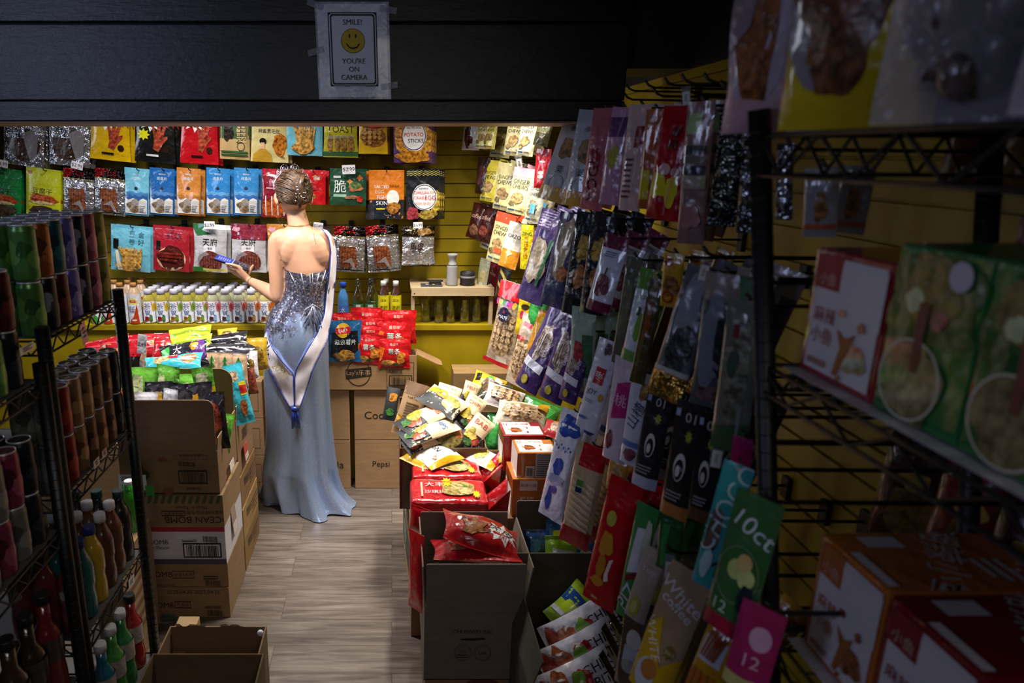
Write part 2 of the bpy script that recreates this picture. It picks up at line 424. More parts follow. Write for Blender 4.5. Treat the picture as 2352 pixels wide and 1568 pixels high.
# the big black boxed beam across the shop
zb = PY(600, 275, 2.26).z; xe = PY(1435, 215, 2.26).x
m = MB(); m.box((XL, 2.285, zb), (xe, 2.54, ZC), BLK)
seam = PY(300, 52, 2.26).z
for a, b_ in ((zb - 0.004, zb + 0.055), (zb + 0.057, seam - 0.0035), (seam + 0.0035, ZC)):
    m.box((XL, 2.26 if a > zb else 2.257, a), (xe + 0.001, 2.284, b_), BEAMM, bev=0.003)
m.box((xe - 0.01, 2.285, 2.052), (XR, 2.54, ZC), BLK); struct(m.build('trim_1'))
m = MB(); m.box((XL, 2.2595, zb - 0.010), (xe - 0.002, 2.54, zb - 0.0045), mat('#8a6a52', 'coat'), bev=0.001); struct(m.build('trim_2'))
# yellow ledge along the back wall
zl = PY(1040, 744, 3.66).z
m = MB(); m.box((XL, 3.64, zl - 0.03), (XR, YB - 0.001, zl), YEL, bev=0.002); m.box((XL, 3.66, 0.0), (XR, YB - 0.02, zl - 0.03), YEL)
struct(m.build('trim_3'))

# ---------------------------------------------------------------- laminated notice on the beam
Ysg = 2.247
c0, c1, c3 = PY(718, 4, Ysg), PY(890, 4, Ysg), PY(733, 229, Ysg)
U = PY(893, 4, Ysg) - PY(722, 4, Ysg); V = PY(733, 228, Ysg) - PY(722, 4, Ysg); o0 = PY(722, 4, Ysg)
sg = thing('notice_sign', 'laminated white notice with yellow smiling face taped to the black beam', 'sign', T(*o0))
mm = MB(); Sg = plane_map((0, 0, 0), U, V, (0, -1, 0)); back = plane_map((0, 0.008, 0), U, V, (0, -1, 0))
def slab(mb, S, x0, y0, x1, y1, a, b_, m_):
    q = [(x0, y0), (x1, y0), (x1, y1), (x0, y1)]; vs = [S(u, v, a) for u, v in q] + [S(u, v, b_) for u, v in q]
    mb.add(vs, [[3, 2, 1, 0], [4, 5, 6, 7], [0, 1, 5, 4], [1, 2, 6, 5], [2, 3, 7, 6], [3, 0, 4, 7]], m_, False)
slab(mm, Sg, 0, 0, 1, 1, -0.006, 0.0, mat('#9a9aa8', 'film')); mm.build('laminate', sg)
mm = MB(); slab(mm, Sg, 0.025, 0.02, 0.965, 0.975, 0.0002, 0.0008, mat('#d9d9e2', 'film'))
Wd, Hd = U.length, V.length
prints(mm, [R('#0b0b12', .17, .105, .83, .865), E('#0b0b12', .5, .5, .01, .01), G('#d9d9e2', [(.21, .117), (.79, .117), (.815, .14), (.815, .83), (.79, .853), (.21, .853), (.185, .83), (.185, .14)]),
            G('#0b0b12', [(.22, .124), (.78, .124), (.802, .145), (.802, .825), (.78, .846), (.22, .846), (.198, .825), (.198, .145)]),
            G('#d9d9e2', [(.235, .141), (.765, .141), (.782, .157), (.782, .813), (.765, .829), (.235, .829), (.218, .813), (.218, .157)]),
            E('#0b0b12', .5, .395, .163, .127, n=40), E('#c8a812', .5, .395, .155, .121, n=40), E('#0b0b12', .455, .345, .013, .022), E('#0b0b12', .54, .345, .013, .022),
            G('#0b0b12', [(.405, .425), (.42, .42), (.45, .452), (.5, .463), (.55, .452), (.58, .42), (.595, .425), (.56, .467), (.5, .482), (.44, .467)]),
            X('#0b0b12', 'SMILE!', .5, .205, .055), X('#0b0b12', "YOU'RE", .5, .6, .055), X('#0b0b12', 'ON', .5, .685, .052), X('#0b0b12', 'CAMERA', .5, .77, .052)],
       lambda u, v, off=0: Sg(u, v, off + 0.0009), Wd, Hd, 'matte', step=2, eps=0.00022)
mm.build('printed_sheet', sg)
for u, v, a in ((0.01, 0.03, 20), (-0.01, 0.5, -15), (0.99, 0.08, 10), (0.98, 0.86, -8)):
    mm = MB(); q = Sg(u, v, 0.0012); mm.box((-0.025, -0.0004, -0.009), (0.025, 0.0004, 0.009), mat('#e8e8ee', 'clear'), T(*q) @ RY(a)); mm.build('tape_strip', sg)
# ---------------------------------------------------------------- hooks, price tags, packs on the back wall
HOOK = None
def peg_hook(px, py, Y, label, group='peg hooks on the back wall', length=None):
    """plate clipped in a groove, a rod towards the aisle with an upturned tip; root at the plate"""
    tip = PY(px, py, Y); L = (YB - tip.y)
    o = MB(); o.box((-0.014, -0.012, -0.03), (0.014, 0.0, 0.022), STEEL, bev=0.002)
    root = o.build('peg_hook', None, T(tip.x, YB - 0.001, tip.z)); tag(root, label, 'hook', group)
    r = MB(); r.tube([(0, -0.005, 0), (0, -L + 0.012, 0), (0, -L, 0.006), (0, -L - 0.004, 0.016)], 0.0027, STEEL, 6); r.build('rod', root)
    return root
def price_tag(px, py, wpx, hpx, Y, text, label, rot=0, group=None, tilt=0):
    M, W, H = place(px, py - hpx / 2, px, py + hpx / 2, wpx, Y=Y)
    M = M @ T(0, 0, -H / 2) @ RY(rot) @ T(0, 0, H / 2); mb = MB()
    S = plane_map((-W / 2, 0, 0), (W, 0, 0), (0, 0, -H), (0, -1, 0))
    slab(mb, S, 0, 0, 1, 1, -0.0015, 0, mat('#e6e4ea', 'film'))
    prints(mb, [X('#15151c', text, .5, .52, .55)], S, W, H, 'matte', 2, 0.0004)
    return tag(mb.build('price_tag', None, M), label, 'price tag', group)
YW = 3.74
FOODB, FOODR, FOODO = '#8a5a30', '#a8431c', '#c9822e'
def barcode(x0, y0, x1, y1, s=1): return [R('#e8e8ea', x0 - .01, y0 - .01, x1 + .01, y1 + .01), BAR('#16161a', x0, y0, x1, y1, s)]
def txtlines(c, x0, x1, y0, y1, n, seed=0):
    rr = random.Random(seed); o = []
    for i in range(n):
        y = y0 + (y1 - y0) * i / n; o.append(R(c, x0, y, x0 + (x1 - x0) * rr.uniform(.6, 1), y + (y1 - y0) / n * .45))
    return o
def noodle(lab):
    return [('food', '#6b4426'), lab]
def stack(o, n, label, dx=0.014, dy=0.040, dz=-0.004, lean=0):
    """n more packs of the same product on the same hook, behind the front one"""
    for i in range(n):
        k = i + 1; M = T(dx * k, dy * k, dz * k) @ o.matrix_basis @ RY(lean * k)
        dup(o, M, label, o.get('group') or label)
def hang(x0, y0, x1, y1, c, pr, label, style='flat', kind='film', Y=YW, hook=True, tilt=0, nm='snack_pouch', cat='snack pouch', hx=None, more=0, mlabel=None, **kw):
    g = place((x0 + x1) / 2 + tilt, y0, (x0 + x1) / 2 - tilt, y1, x1 - x0, Y=Y)
    o = bag(nm, label, cat, g, c, pr, style, kind, tmax=.03, **kw)
    if hook:
        hk = peg_hook((x0 + x1) / 2 if hx is None else hx, y0 + 5, Y - 0.035, 'peg hook holding the ' + ' '.join(label.replace(',', '').split()[:12]))
    if more: stack(o, more, mlabel or ('twin hung behind the ' + ' '.join(label.replace(',', '').split()[:12])))
    return o
HOLE = E('#050505', .5, .045, .035, .012)
# top row, upper parts hidden behind the beam
def clearpack(x0, x1, lab, seed):
    return hang(x0, 232, x1, 381, '#b9b9c2', [BL('#4c2f1c', .5, .66, .40, .27, seed, 'food', a=.12), R('#d9d9e4', .08, .3, .52 if seed == 2 else .55, .57), R('#c9c9d6', .1, .3, .95, .4), txtlines('#55555f', .12, .5, .33, .5, 6, seed), BAR('#222', .36, .5, .5, .56, seed), G('#e9e9f2', [(.55, .5), (.95, .35), (.9, .8), (.75, .95)], 'clear')], lab, 'flat', 'foil', wr=0.006, more=1)
clearpack(8, 102, 'clear pack of brown dried strips, white label, first in the top row', 1)
clearpack(113, 207, 'clear pack of dark dried strips with white label, beside the yellow claw pouch', 2)
def claw(x, s, c='#b5482a'):
    return [G(c, [(x - .14, .80), (x - .10, .70), (x - .12, .58), (x - .16, .46), (x - .12, .45), (x - .04, .56), (x + .02, .36), (x + .07, .35), (x + .07, .55), (x + .2, .38), (x + .24, .41), (x + .13, .62), (x + .24, .60), (x + .24, .64), (x + .1, .74), (x, .84)], 'food')]
def clawbag(x0, x1, y1, c, label, burst='#f1efe8'):
    hang(x0, 215, x1, y1, c, [ST(burst, .45, .36, .46, .2, 11), X('#14100f', '虎皮', .35, .40, .17), X('#b81414', '凤爪', .7, .40, .17), claw(.6, 1), E('#2a1608', .78, .80, .08, .05), R('#1a1412', .3, .88, .6, .91) if c != '#151515' else R('#d8d8d8', .3, .88, .6, .91)] + ([ST('#d6d41c', .22, .6, .18, .09, 8)] if c == '#151515' else []), label, 'pillow', more=1)
clawbag(206, 301, 368, '#d3a90c', 'yellow pouch with red chicken claw and white burst, top row')
clawbag(309, 404, 373, '#151515', 'black pouch with red chicken claw and lime burst, top row')
clawbag(413, 503, 376, '#b5101c', 'red pouch with chicken claw and white burst, top row')
hang(505, 225, 574, 366, '#b99b63', [R('#2f5a2b', 0, .1, 1, .66), BL('#2a1c14', .3, .55, .17, .17, 3), R('#c9a873', .58, .3, .9, .72), X('#23401e', 'MELON', .66, .52, .09, rot=90), X('#23401e', 'SEEDS', .79, .52, .09, rot=90), RG('#3a2a16', .72, .78, .13, .075), R('#2b5427', .05, .86, .95, .89), R('#2b5427', .05, .91, .95, .94)], 'kraft and green sunflower seed pouch beside the red claw pouch', 'flat', 'matte', more=1)
hang(575, 222, 663, 372, '#cdbf82', [R('#15130f', .33, .3, .6, .42), X('#2e2a22', '麻酱素毛肚', .5, .52, .07), E('#1a1310', .33, .68, .1, .05), G('#b98d2c', [(.05, 1), (.08, .88), (.25, .8), (.42, .8), (.55, .88), (.58, 1)]), G('#d9a884', [(.27, .7), (.38, .7), (.38, .8), (.28, .8)]), BL('#c8751c', .78, .72, .2, .15, 5), X('#4a3c22', '28g', .86, .92, .04)], 'pale gold pouch with amber food picture and man in tan coat', 'pillow', more=1)
def sticks(c='#5fb0c6'):
    return [R('#15130f', .08, .34, .22, .5), X('#2a5a66', '卷', .52, .43, .12), X('#2a5a66', '好', .78, .43, .12)] + [G('#d7a04a', [(.2 + .07 * i, .52 + .03 * (i % 3)), (.26 + .07 * i, .5 + .02 * (i % 2)), (.36 + .05 * i, .8), (.31 + .05 * i, .8)], 'food') for i in range(9)] + [BL('#e0a64e', .5, .85, .3, .12, 7)]
hang(657, 215, 741, 357, '#6db4c8', sticks(), 'light blue pouch of golden fried sticks, top row', 'flat', more=1)
hang(742, 232, 823, 361, '#a8a024', [R('#b9b02a', 0, .3, 1, .56), X('#2a2a12', 'TOAST', .5, .5, .12), R('#2f5c34', 0, .9, 1, .98)] + [BL('#9c7038', .2 + .2 * i, .76, .085, .16, i) for i in range(4)] + [G('#dfe3da', [(.1, .62), (.9, .6), (.92, .64), (.1, .68)], 'clear')], 'olive green pouch with window onto four toast sticks', 'pillow', more=1)
hang(823, 235, 891, 353, '#c9a21c', [BL('#9c6428', .5, .65, .46, .22, 11, a=.1)] + [BL('#c08a48', .2 + .18 * (i % 4), .5 + .09 * (i // 4), .08, .045, i) for i in range(14)] + [G('#b3181c', [(.05, .4), (.5, .46), (.95, .42), (.95, .46), (.5, .5), (.05, .45)])], 'small gold pouch full of brown nuts under a red band', 'pillow', more=1)
def sticksbag(): return [BL('#d08a24', .2, .6, .2, .3, 1), BL('#d89a34', .8, .65, .22, .25, 2), BL('#d08a24', .5, .9, .42, .09, 4), BL('#ece9ee', .52, .56, .32, .25, 6, 'film', a=.05), RG('#3a2a5a', .52, .56, .31, .24, .06), X('#2a2430', 'SALTED EGG', .52, .43, .03), X('#d4421c', 'POTATO', .52, .54, .1, .5), X('#333', 'STICKS', .57, .64, .06)]
hang(904, 232, 993, 373, '#4e2e62', [R('#4e2e62', 0, .3, 1, .5)] + sticksbag(), 'purple and orange potato stick pouch, last in the top row', 'stand', more=2)
# second row
def tofu(): return [X('#16130e', '豆腐干', .5, .47, .13), BL('#c9551c', .5, .63, .4, .1, 3), BL('#e9c98a', .5, .71, .36, .03, 4), R('#b81a1c', .07, .07, .17, .13)]
hang(-38, 385, 50, 496, '#17813a', tofu() + [BL('#5c4434', .5, .86, .4, .1, 5)], 'green dried tofu pouch cut by the frame edge', 'flat', more=1)
hang(60, 387, 140, 497, '#c3c81c', tofu() + [BL('#4c3a2c', .45, .88, .36, .1, 5)], 'lime yellow dried tofu pouch with orange slab picture', 'flat', more=1)
def jerky(x0, y0, x1, y1, label, wn=1, tilt=0, more=1):
    hang(x0, y0, x1, y1, '#b4b4b8', [R('#14100f', 0, .0, 1, .2), G('#8e1418', [(0, 0), (.45, 0), (.2, .2), (0, .2)]), X('#c81e1e', '辣条', .55, .1, .1), R('#b9a06a', 0, .205, 1, .225), R('#d8d6dc', .12, .27, .78, .5), G('#8a4a26', [(.2, .43), (.72, .40 + .01 * wn), (.78, .88), (.28, .9)], 'food')] + [G('#6e3418', [(.2 + .09 * i, .42 + .03 * (i % 2)), (.215 + .09 * i, .42), (.23 + .08 * i, .86), (.21 + .08 * i, .86)], 'food') for i in range(6)] + [G('#eef0f4', [(.3, .78), (.6, .66), (.78, .95), (.72, .97), (.55, .78)], 'clear'), R('#191512', .04, .93, .96, .95)], label, 'flat', 'foil', wr=0.006, tilt=tilt, more=more, mlabel='silver strip pack with dark header tucked behind its twin, ' + label.split(', ')[-1])
jerky(146, 388, 216, 494, 'silver pack of brown strips, black header, beside the lime tofu pouch')
jerky(218, 388, 289, 494, 'silver pack of brown strips, black header, beside the pale blue fish pouch', 2)
def fish(c, c2, dkc, lab, x0, x1, more=2):
    hang(x0, 386, x1, 494, c, [X('#dfe8ee', '海鲜零食', .5, .13, .035), X('#cfe0ea', '烤鱼片', .5, .22, .07), E('#2c3440', .5, .42, .07, .035), WAVE(c2, .5, .012, .62, 5), WAVE(dkc, .57, .014, .97, 7), G('#d2d0cc', [(.05, .63), (.2, .68), (.4, .63), (.6, .68), (.8, .62), (.95, .66), (.95, .96), (.05, .96)]), BL('#8f7455', .5, .8, .34, .12, 4), G('#eef2f6', [(.4, .68), (.52, .64), (.7, .74), (.85, .9), (.65, .8), (.5, .78), (.25, .9), (.35, .76)], 'clear'), R('#c4c2c0', .64, .68, .92, .92), txtlines('#6b6b70', .67, .9, .78, .92, 4)], lab, 'stand', thick=.25, more=more, mlabel='identical pouch queued behind the ' + ' '.join(lab.split()[:5]))
fish('#6cb4cc', '#3f78a8', '#2a5a94', 'pale blue dried fish pouch with window, first of its kind', 286, 342, 1)
fish('#1c5ea0', '#4a7cb0', '#1c4a86', 'deep blue dried fish pouch with window', 344, 401, 1)
fish('#c07a34', '#c98c44', '#a8692a', 'tan orange dried fish pouch among the blue ones', 406, 461, 1)
fish('#2c7cbc', '#5a94c4', '#2f64a4', 'bright blue dried fish pouch beside the tan orange one', 474, 528, 2)
fish('#3280bc', '#5a94c4', '#2f64a4', 'bright blue dried fish pouch next to the maroon crayfish pack', 538, 594, 2)
hang(602, 388, 672, 500, '#7c1424', [R('#a8182c', 0, 0, 1, .14), X('#c8788c', '鲜辣', .5, .28, .16), R('#e9c8ce', .15, .38, .6, .40), BL('#c95a1c', .4, .78, .42, .2, 9)] + [R('#e6e2e4', .12 + .2 * i, .55, .15 + .2 * i, .95) for i in range(4)], 'maroon pack of orange snacks partly behind the tiara', 'flat', more=1)
hang(690, 390, 748, 469, '#c0141c', [ST('#d8a070', .6, .2, .14, .07, 4), BL('#d0b090', .65, .24, .13, .07, 2), BL('#c98a3c', .5, .78, .12, .08, 2), BL('#c98a3c', .25, .3, .1, .07, 5), BL('#b8101a', .4, .5, .3, .1, 4)], 'flat red pouch with cracker squares beside the woman', 'stand', thick=.16, more=1)
hang(758, 387, 841, 471, '#1c4a34', [X('#e4e9e6', '脆', .28, .48, .34), R('#8fb89c', .1, .7, .46, .77), R('#dfe6e2', .1, .2, .3, .26), BL('#b8743c', .7, .5, .2, .13, 3), BL('#5a7a34', .7, .45, .15, .08, 4), ST('#c98a4a', .55, .35, .1, .08, 4), ST('#b86a2c', .82, .25, .1, .1, 4), BL('#9c6a3c', .6, .78, .17, .06, 8), BL('#c02a1c', .82, .82, .09, .08, 6)], 'dark green crisp pouch with noodle bowl picture', 'stand', thick=.16, more=1)
def fishskin(): return [R('#1f2630', 0, .6, 1, 1), X('#f0ece8', 'SALTED', .36, .34, .07, .42), X('#e9dcd6', 'EGG', .3, .44, .07), X('#e9e9ec', 'FISH', .36, .55, .075), X('#e9e9ec', 'SKIN', .36, .67, .08), R('#d4c41c', .2, .77, .45, .8), X('#1a1410', '鸿蛋鱼皮', .72, .32, .05), BL('#e8e4dc', .68, .56, .18, .16, 3, 'film', a=.05), BL('#b8782c', .68, .76, .22, .1, 5), X('#cfd2d8', 'NET WT 105g', .55, .92, .02)]
hang(848, 390, 928, 503, '#d87a20', fishskin(), 'orange and black fish skin pouch with egg picture', 'stand', more=0)
hang(840, 393, 915, 504, '#d87a20', fishskin(), 'second orange and black fish skin pouch, half covered by its twin', 'stand', Y=YW + 0.035, hook=False)
hang(933, 388, 1012, 503, '#1c1f22', [[G('#c9b868', [(0.02 + .12 * i, .05 + dy), (.08 + .12 * i, .03 + dy), (.14 + .12 * i, .05 + dy), (.14 + .12 * i, .062 + dy), (.08 + .12 * i, .042 + dy), (.02 + .12 * i, .062 + dy)]) for i in range(8)] for dy in (0, .035, .07)] + [BL('#c9a83c', .85, .65, .14, .25, 2), BL('#b03a44', .18, .88, .18, .14, 3), BL('#c0a040', .6, .9, .3, .08, 5), BL('#ece9ec', .52, .55, .36, .26, 6, 'film', a=.04), RG('#2a2a2a', .52, .55, .34, .245, .05), X('#2a2024', '咸蛋辣蟹鱼皮', .5, .38, .03), X('#c8342c', 'CHILLI', .38, .46, .07, .33), X('#d8743c', 'SALTED', .68, .46, .06, .28), X('#c8342c', 'CRAB', .36, .56, .075, .3), X('#a82a2a', 'EGG', .69, .56, .1, .3), X('#d8743c', 'FISH SKIN', .48, .67, .05)], 'black chilli crab fish skin pouch with zigzag top', 'stand', more=2)
# third row
hang(255, 518, 346, 622, '#6cb6cc', [X('#2a5a66', '豆', .55, .18, .12), X('#2a5a66', '卷', .55, .34, .13), X('#2a5a66', '金', .78, .18, .12), X('#2a5a66', '好', .78, .34, .13), R('#15130f', .08, .3, .22, .52)] + [G('#d9a24a', [(.2 + .065 * i, .48 + .03 * (i % 3)), (.25 + .065 * i, .46), (.4 + .045 * i, .8), (.34 + .045 * i, .8)], 'food') for i in range(10)] + [BL('#e4aa4e', .5, .86, .32, .13, 7), G('#e9d9c0', [(.15, .56), (.22, .54), (.32, .98), (.2, .98)])], 'light blue pouch of golden bean curd sticks above the tea bottles', 'flat', more=1)
hang(352, 519, 435, 622, '#a3202c', [R('#15130f', .1, .34, .22, .54), X('#5a1018', '红味', .6, .2, .16), E('#d9b08a', .52, .72, .4, .27), BL('#5a1a12', .52, .7, .36, .23, 4)] + [BL('#8e2a18', .3 + .1 * (i % 5), .6 + .07 * (i // 5), .11, .022, i) for i in range(14)], 'dark red pouch with bowl of braised strips', 'flat', more=1)
def sausage(x0, x1, c, label, more=1):
    hang(x0, 515, x1, 624, '#b9b6b8', [R(c, 0, 0, 1, .32 if c != '#e4ece6' else .1), G('#2f6b3c', [(0, 0), (.4, 0), (.25, .12), (.55, .2), (.1, .25), (0, .1)]) if c == '#e4ece6' else E('#c98c98', .16, .1, .1, .06), X('#1a1614', '天府', .5, .37, .16), R('#dcd9dc', .3, .44, .68, .58), X('#333', '香肠', .5, .5, .05), BL('#7c3a30', .5, .76, .36, .2, 4, a=.08)] + [R('#9c5648', .18 + .075 * i, .6, .2 + .075 * i, .92, 'food') for i in range(9)] + [G('#f2f4f8', [(.05, .55), (.22, .5), (.5, .62), (.3, .68), (.15, .85)], 'clear')] + ([R('#2f6b2c', 0, .9, .4, 1), R('#c9b45a', .3, .92, 1, .97)] if c == '#e4ece6' else []), label, 'pillow', 'film', wr=0.005, more=more)
sausage(444, 523, '#e4ece6', 'clear and green sausage pack behind the phone')
sausage(530, 613, '#7c1a2c', 'maroon topped sausage pack beside the raised hand')
sausage(613, 690, '#b8741c', 'amber topped sausage pack mostly hidden by the shoulder')
hang(705, 520, 760, 622, '#2a2224', [R('#8e1418', .1, .1, .9, .3)], 'dark pack showing only its corner beside the sash', 'flat', 'film')
jerky(765, 520, 838, 624, 'silver pack of brown strips, black header, beside the sash', 3, 2, 1)
jerky(843, 517, 912, 624, 'silver pack of brown strips, red and black header, beside the foil nut pack', 4, -4, 1)
hang(922, 519, 994, 609, '#c4c4c8', [R('#3a3020', 0, 0, 1, .26), BL('#b08038', .72, .13, .24, .1, 3), RG('#b9a84a', .35, .13, .09, .07), X('#5a3a3c', '鱼皮', .5, .5, .18), X('#5a3a3c', '花生', .5, .62, .14), R('#d8d8dc', 0, .88, 1, .97, 'foil')], 'silver foil nut pack with brown header under a price tag', 'pillow', 'foil', wr=0.009, more=1)
price_tag(7, 376, 22, 17, YW - 0.04, '4.99', 'printed price tag above the green tofu pouch at the frame edge', 3)
price_tag(177, 380, 27, 17, YW - 0.04, '$2.99', 'handwritten price tag hanging under the dark dried strips', 8)
price_tag(481, 517, 25, 18, YW - 0.04, '$2.99', 'handwritten price tag over the clear and green sausage pack', -3)
price_tag(801, 389, 30, 21, YW - 0.04, '$2.99', 'handwritten price tag over the dark green crisp pouch', -3)
price_tag(731, 519, 22, 16, YW - 0.04, '$3.99', 'handwritten price tag half hidden behind the bare shoulder', 5)
price_tag(960, 517, 21, 14, YW - 0.04, '$1.99', 'handwritten price tag over the silver foil nut pack', -2)

# ---------------------------------------------------------------- bottles on the ledge
def cyl_map(r, z0, z1, span=110):
    def S(u, v, off=0):
        th = math.radians((u - 0.5) * 2 * span); return Vector(((r + off) * math.sin(th), -(r + off) * math.cos(th), z1 + (z0 - z1) * v))
    return S
def cyl_label(parent, name, r, z0, z1, c, pr, span=110, kind='film'):
    mb = MB(); S = cyl_map(r, z0, z1, span); n = 20
    mb.grid([[Vector((r * math.sin(2 * PI * i / n), -r * math.cos(2 * PI * i / n), z)) for i in range(n)] for z in (z1, z0)], mat(c, kind), cu=True, flip=True)
    prints(mb, pr, S, 2 * r * math.radians(span), z1 - z0, kind, 0.07, 0.0003); return mb.build(name, parent)
def bottle(name, label, pos, prof, body, cap, caph, lab=None, group=None, cat='bottle', rot=0, capk='matte', capr=None):
    mb = MB(); mb.lathe(prof, body, 20); o = mb.build(name, None, T(*pos) @ RZ(rot)); tag(o, label, cat, group)
    if lab: cyl_label(o, 'label', *lab)
    z = prof[-1][1]; r = capr or prof[-1][0] * 1.12; cm = MB()
    cm.lathe([(r, z - 0.004), (r, z + caph * .8), (r * .95, z + caph)], mat(cap, capk), 16); cm.build('cap', o)
    return o
def tea_prof(h=0.182, r=0.0322): return [(r * .88, 0), (r, .006), (r, .126), (r * .97, .133), (r * .86, .146), (r * .66, .157), (r * .62, .16), (r * .62, h - .02)]
FR = {'lemon': ('#d8b81c', '#c02a34', '#4a8a4a'), 'pear': ('#8fae3c', '#c8853c', '#7a9a34'), 'grapefruit': ('#d8686c', '#6a4440', '#8fb8d8'), 'orange': ('#d8702c', '#a8542c', '#c8a24a')}
def tea_label(k):
    a, b_, c_ = FR[k]
    return [E(a, .23, .2, .13, .22), E(a, .79, .3, .1, .2), X('#6a7898', '茶', .5, .22, .30), X('#6a7898', 'π', .5, .53, .22), R('#c8545c', .66, .03, .70, .17), BL(b_, .46, .82, .11, .12, 3), BL(c_, .62, .8, .07, .15, 4), BL(c_, .33, .92, .08, .04, 6)]
xs = [347, 376, 406, 435, 464, 493, 522, 551, 581, 611]; kinds = ['lemon'] * 2 + ['pear'] * 3 + ['grapefruit'] * 3 + ['orange'] * 2
ords = ['beside the tall milk tea bottles', 'second in the front row', 'third in the front row', 'middle one of the three pear ones', 'last of the three pear ones', 'first of the three pink ones', 'middle one of the three pink ones', 'last of the three pink ones', 'first of the two orange ones', 'nearest the woman elbow']
tops = {}
for i, (px, kd) in enumerate(zip(xs, kinds)):
    p = PY(px, 752, 3.69); 
    liq = mat({'lemon': '#c9b84a', 'pear': '#b8b04a', 'grapefruit': '#c9c8a0', 'orange': '#d0c07a'}[kd], 'liquid')
    for r_ in range(4):
        lb = ('%s tea bottle with white label, %s' % ({'lemon': 'lemon', 'pear': 'green pear', 'grapefruit': 'pink grapefruit', 'orange': 'orange'}[kd], ords[i])) if r_ == 0 else 'tea bottle with white screw cap standing behind the front %s ones' % kd
        gp = 'tea bottles standing on the yellow ledge' if r_ == 0 else 'rear %s tea bottles on the yellow ledge' % kd
        if r_ == 0 and kd not in tops:
            o = bottle('tea_bottle', lb, (p.x, 3.69, zl), tea_prof(), liq, '#dad8e8', 0.024, (0.0328, 0.008, 0.124, '#f0f0fa', tea_label(kd)), gp, capr=.0218)
            tops[kd] = o
        else: dup(tops[kd], T(p.x + .002 * r_, 3.69 + .0665 * r_, zl), lb, gp)
MILK = mat('#c9a888', 'film')
def milk_prof(): return [(.029, 0), (.034, .008), (.034, .15), (.033, .165), (.022, .19), (.0155, .2), (.0155, .206)]
ml = None
for i, (px, Y, lb) in enumerate([(315, 3.68, 'tall milk tea bottle with red swirl label beside the lemon tea'), (284, 3.68, 'tall milk tea bottle with red swirl, half behind the shelf post'), (253, 3.68, 'tall milk tea bottle just behind the shelf post'), (332, 3.77, 'milk tea bottle with brown cap in the second row, beside lemon tea'), (303, 3.77, 'milk tea bottle with brown cap in the second row, middle'), (272, 3.77, 'milk tea bottle with brown cap in the second row by the cans'), (338, 3.86, 'milk tea bottle with brown cap against the wall, beside lemon tea'), (311, 3.86, 'milk tea bottle with brown cap against the wall, middle')]):
    p = PY(px, 750, Y); M = T(p.x, Y, zl)
    if ml is None:
        ml = bottle('milk_tea_bottle', lb, M.translation, milk_prof(), MILK, '#c08a4a', 0.016, (.0346, .006, .165, '#dcdce4', [E('#e0cf6a', .5, .28, .2, .16), R('#b81c1c', .38, .2, .62, .28), X('#f0e8e0', 'Lipton', .5, .24, .05, .22), R('#dcdce4', .3, .34, .7, .5), X('#4a5288', '英式', .44, .46, .1), X('#4a5288', '奶茶', .44, .58, .1), G('#b83c14', [(.35, 1), (.36, .88), (.5, .78), (.58, .55), (.66, .34), (.68, .6), (.72, 1)]), E('#e0dcd8', .52, .88, .1, .03)]), 'milk tea bottles at the end of the ledge', capr=.017)
    else: dup(ml, M, lb, 'milk tea bottles at the end of the ledge')
for px, c, lb in ((224, '#4a9a3c', 'white and green drink bottle seen through the shelf truss'), (205, '#4a9a3c', 'white and green drink bottle just above the red crisps')):
    p = PY(px + 22, 752, 3.68)
    bottle('drink_bottle', lb, (p.x, 3.68, zl), tea_prof(.17, .029), mat('#d9d8d2', 'film'), '#dcdce0', .014, (.0297, .01, .12, '#e6e6e4', [G(c, [(.3, 1), (.4, .7), (.5, .6), (.62, .75), (.7, 1)])]), capr=.019)
def water_prof(h=.2, r=.031): return [(r * .9, 0), (r, .006), (r, .05), (r * .96, .055), (r, .06), (r, .1), (r * .93, .115), (r * .98, .125), (r * .9, .15), (r * .5, .18), (r * .42, .186), (r * .42, h)]
p = PY(789, 748, 3.7); bottle('water_bottle', 'blue tinted water bottle with royal blue cap beside the sash', (p.x, 3.7, zl), water_prof(.2, .03), mat('#4a8ad0', 'liquid'), '#1c48b8', .022, (.0306, .05, .1, '#3a6ab8', [X('#dfe8f4', '水', .5, .5, .5)]), capr=.018)
for px, Y, lb in ((823, 3.71, 'clear sport-cap water bottle next to the blue capped one'), (851, 3.71, 'clear sport-cap water bottle next to the yellow labels'), (857, 3.8, 'clear sport-cap water bottle tucked in the second row')):
    p = PY(px, 748, Y); o = bottle('water_bottle', lb, (p.x, Y, zl), water_prof(.205, .03), mat('#f0f5f4', 'glass'), '#c8ccd0', .012, (.0306, .045, .105, '#3c6a44', [R('#d9dade', .42, .05, .62, .8), txtlines('#88888c', .44, .6, .12, .7, 5)]), 'clear water bottles on the ledge', capr=.018, capk='glass')
    m = MB(); m.lathe([(.009, .216), (.01, .235), (.006, .24)], mat('#c8ccd0', 'glass'), 12); m.build('sport_nozzle', o)
for px, Y, lb in ((881, 3.7, 'soy bottle with yellow label and white cap, nearer the woman'), (909, 3.7, 'soy bottle with yellow label and white cap beside the wooden rack'), (887, 3.79, 'soy bottle peeking from behind the yellow labelled pair')):
    p = PY(px, 748, Y); bottle('soy_bottle', lb, (p.x, Y, zl), [(.028, 0), (.0305, .006), (.0305, .15), (.027, .165), (.016, .19), (.0145, .2), (.0145, .206)], mat('#3a2014', 'film'), '#e6e6ea', .022, (.0312, .02, .155, '#c8bc1c', [X('#1c1c14', '日本', .5, .2, .12), X('#141410', '渍酢', .5, .5, .16), BL('#161612', .5, .8, .2, .16, 3, 'film', a=.5)]), 'yellow labelled soy bottles', capr=.0155)

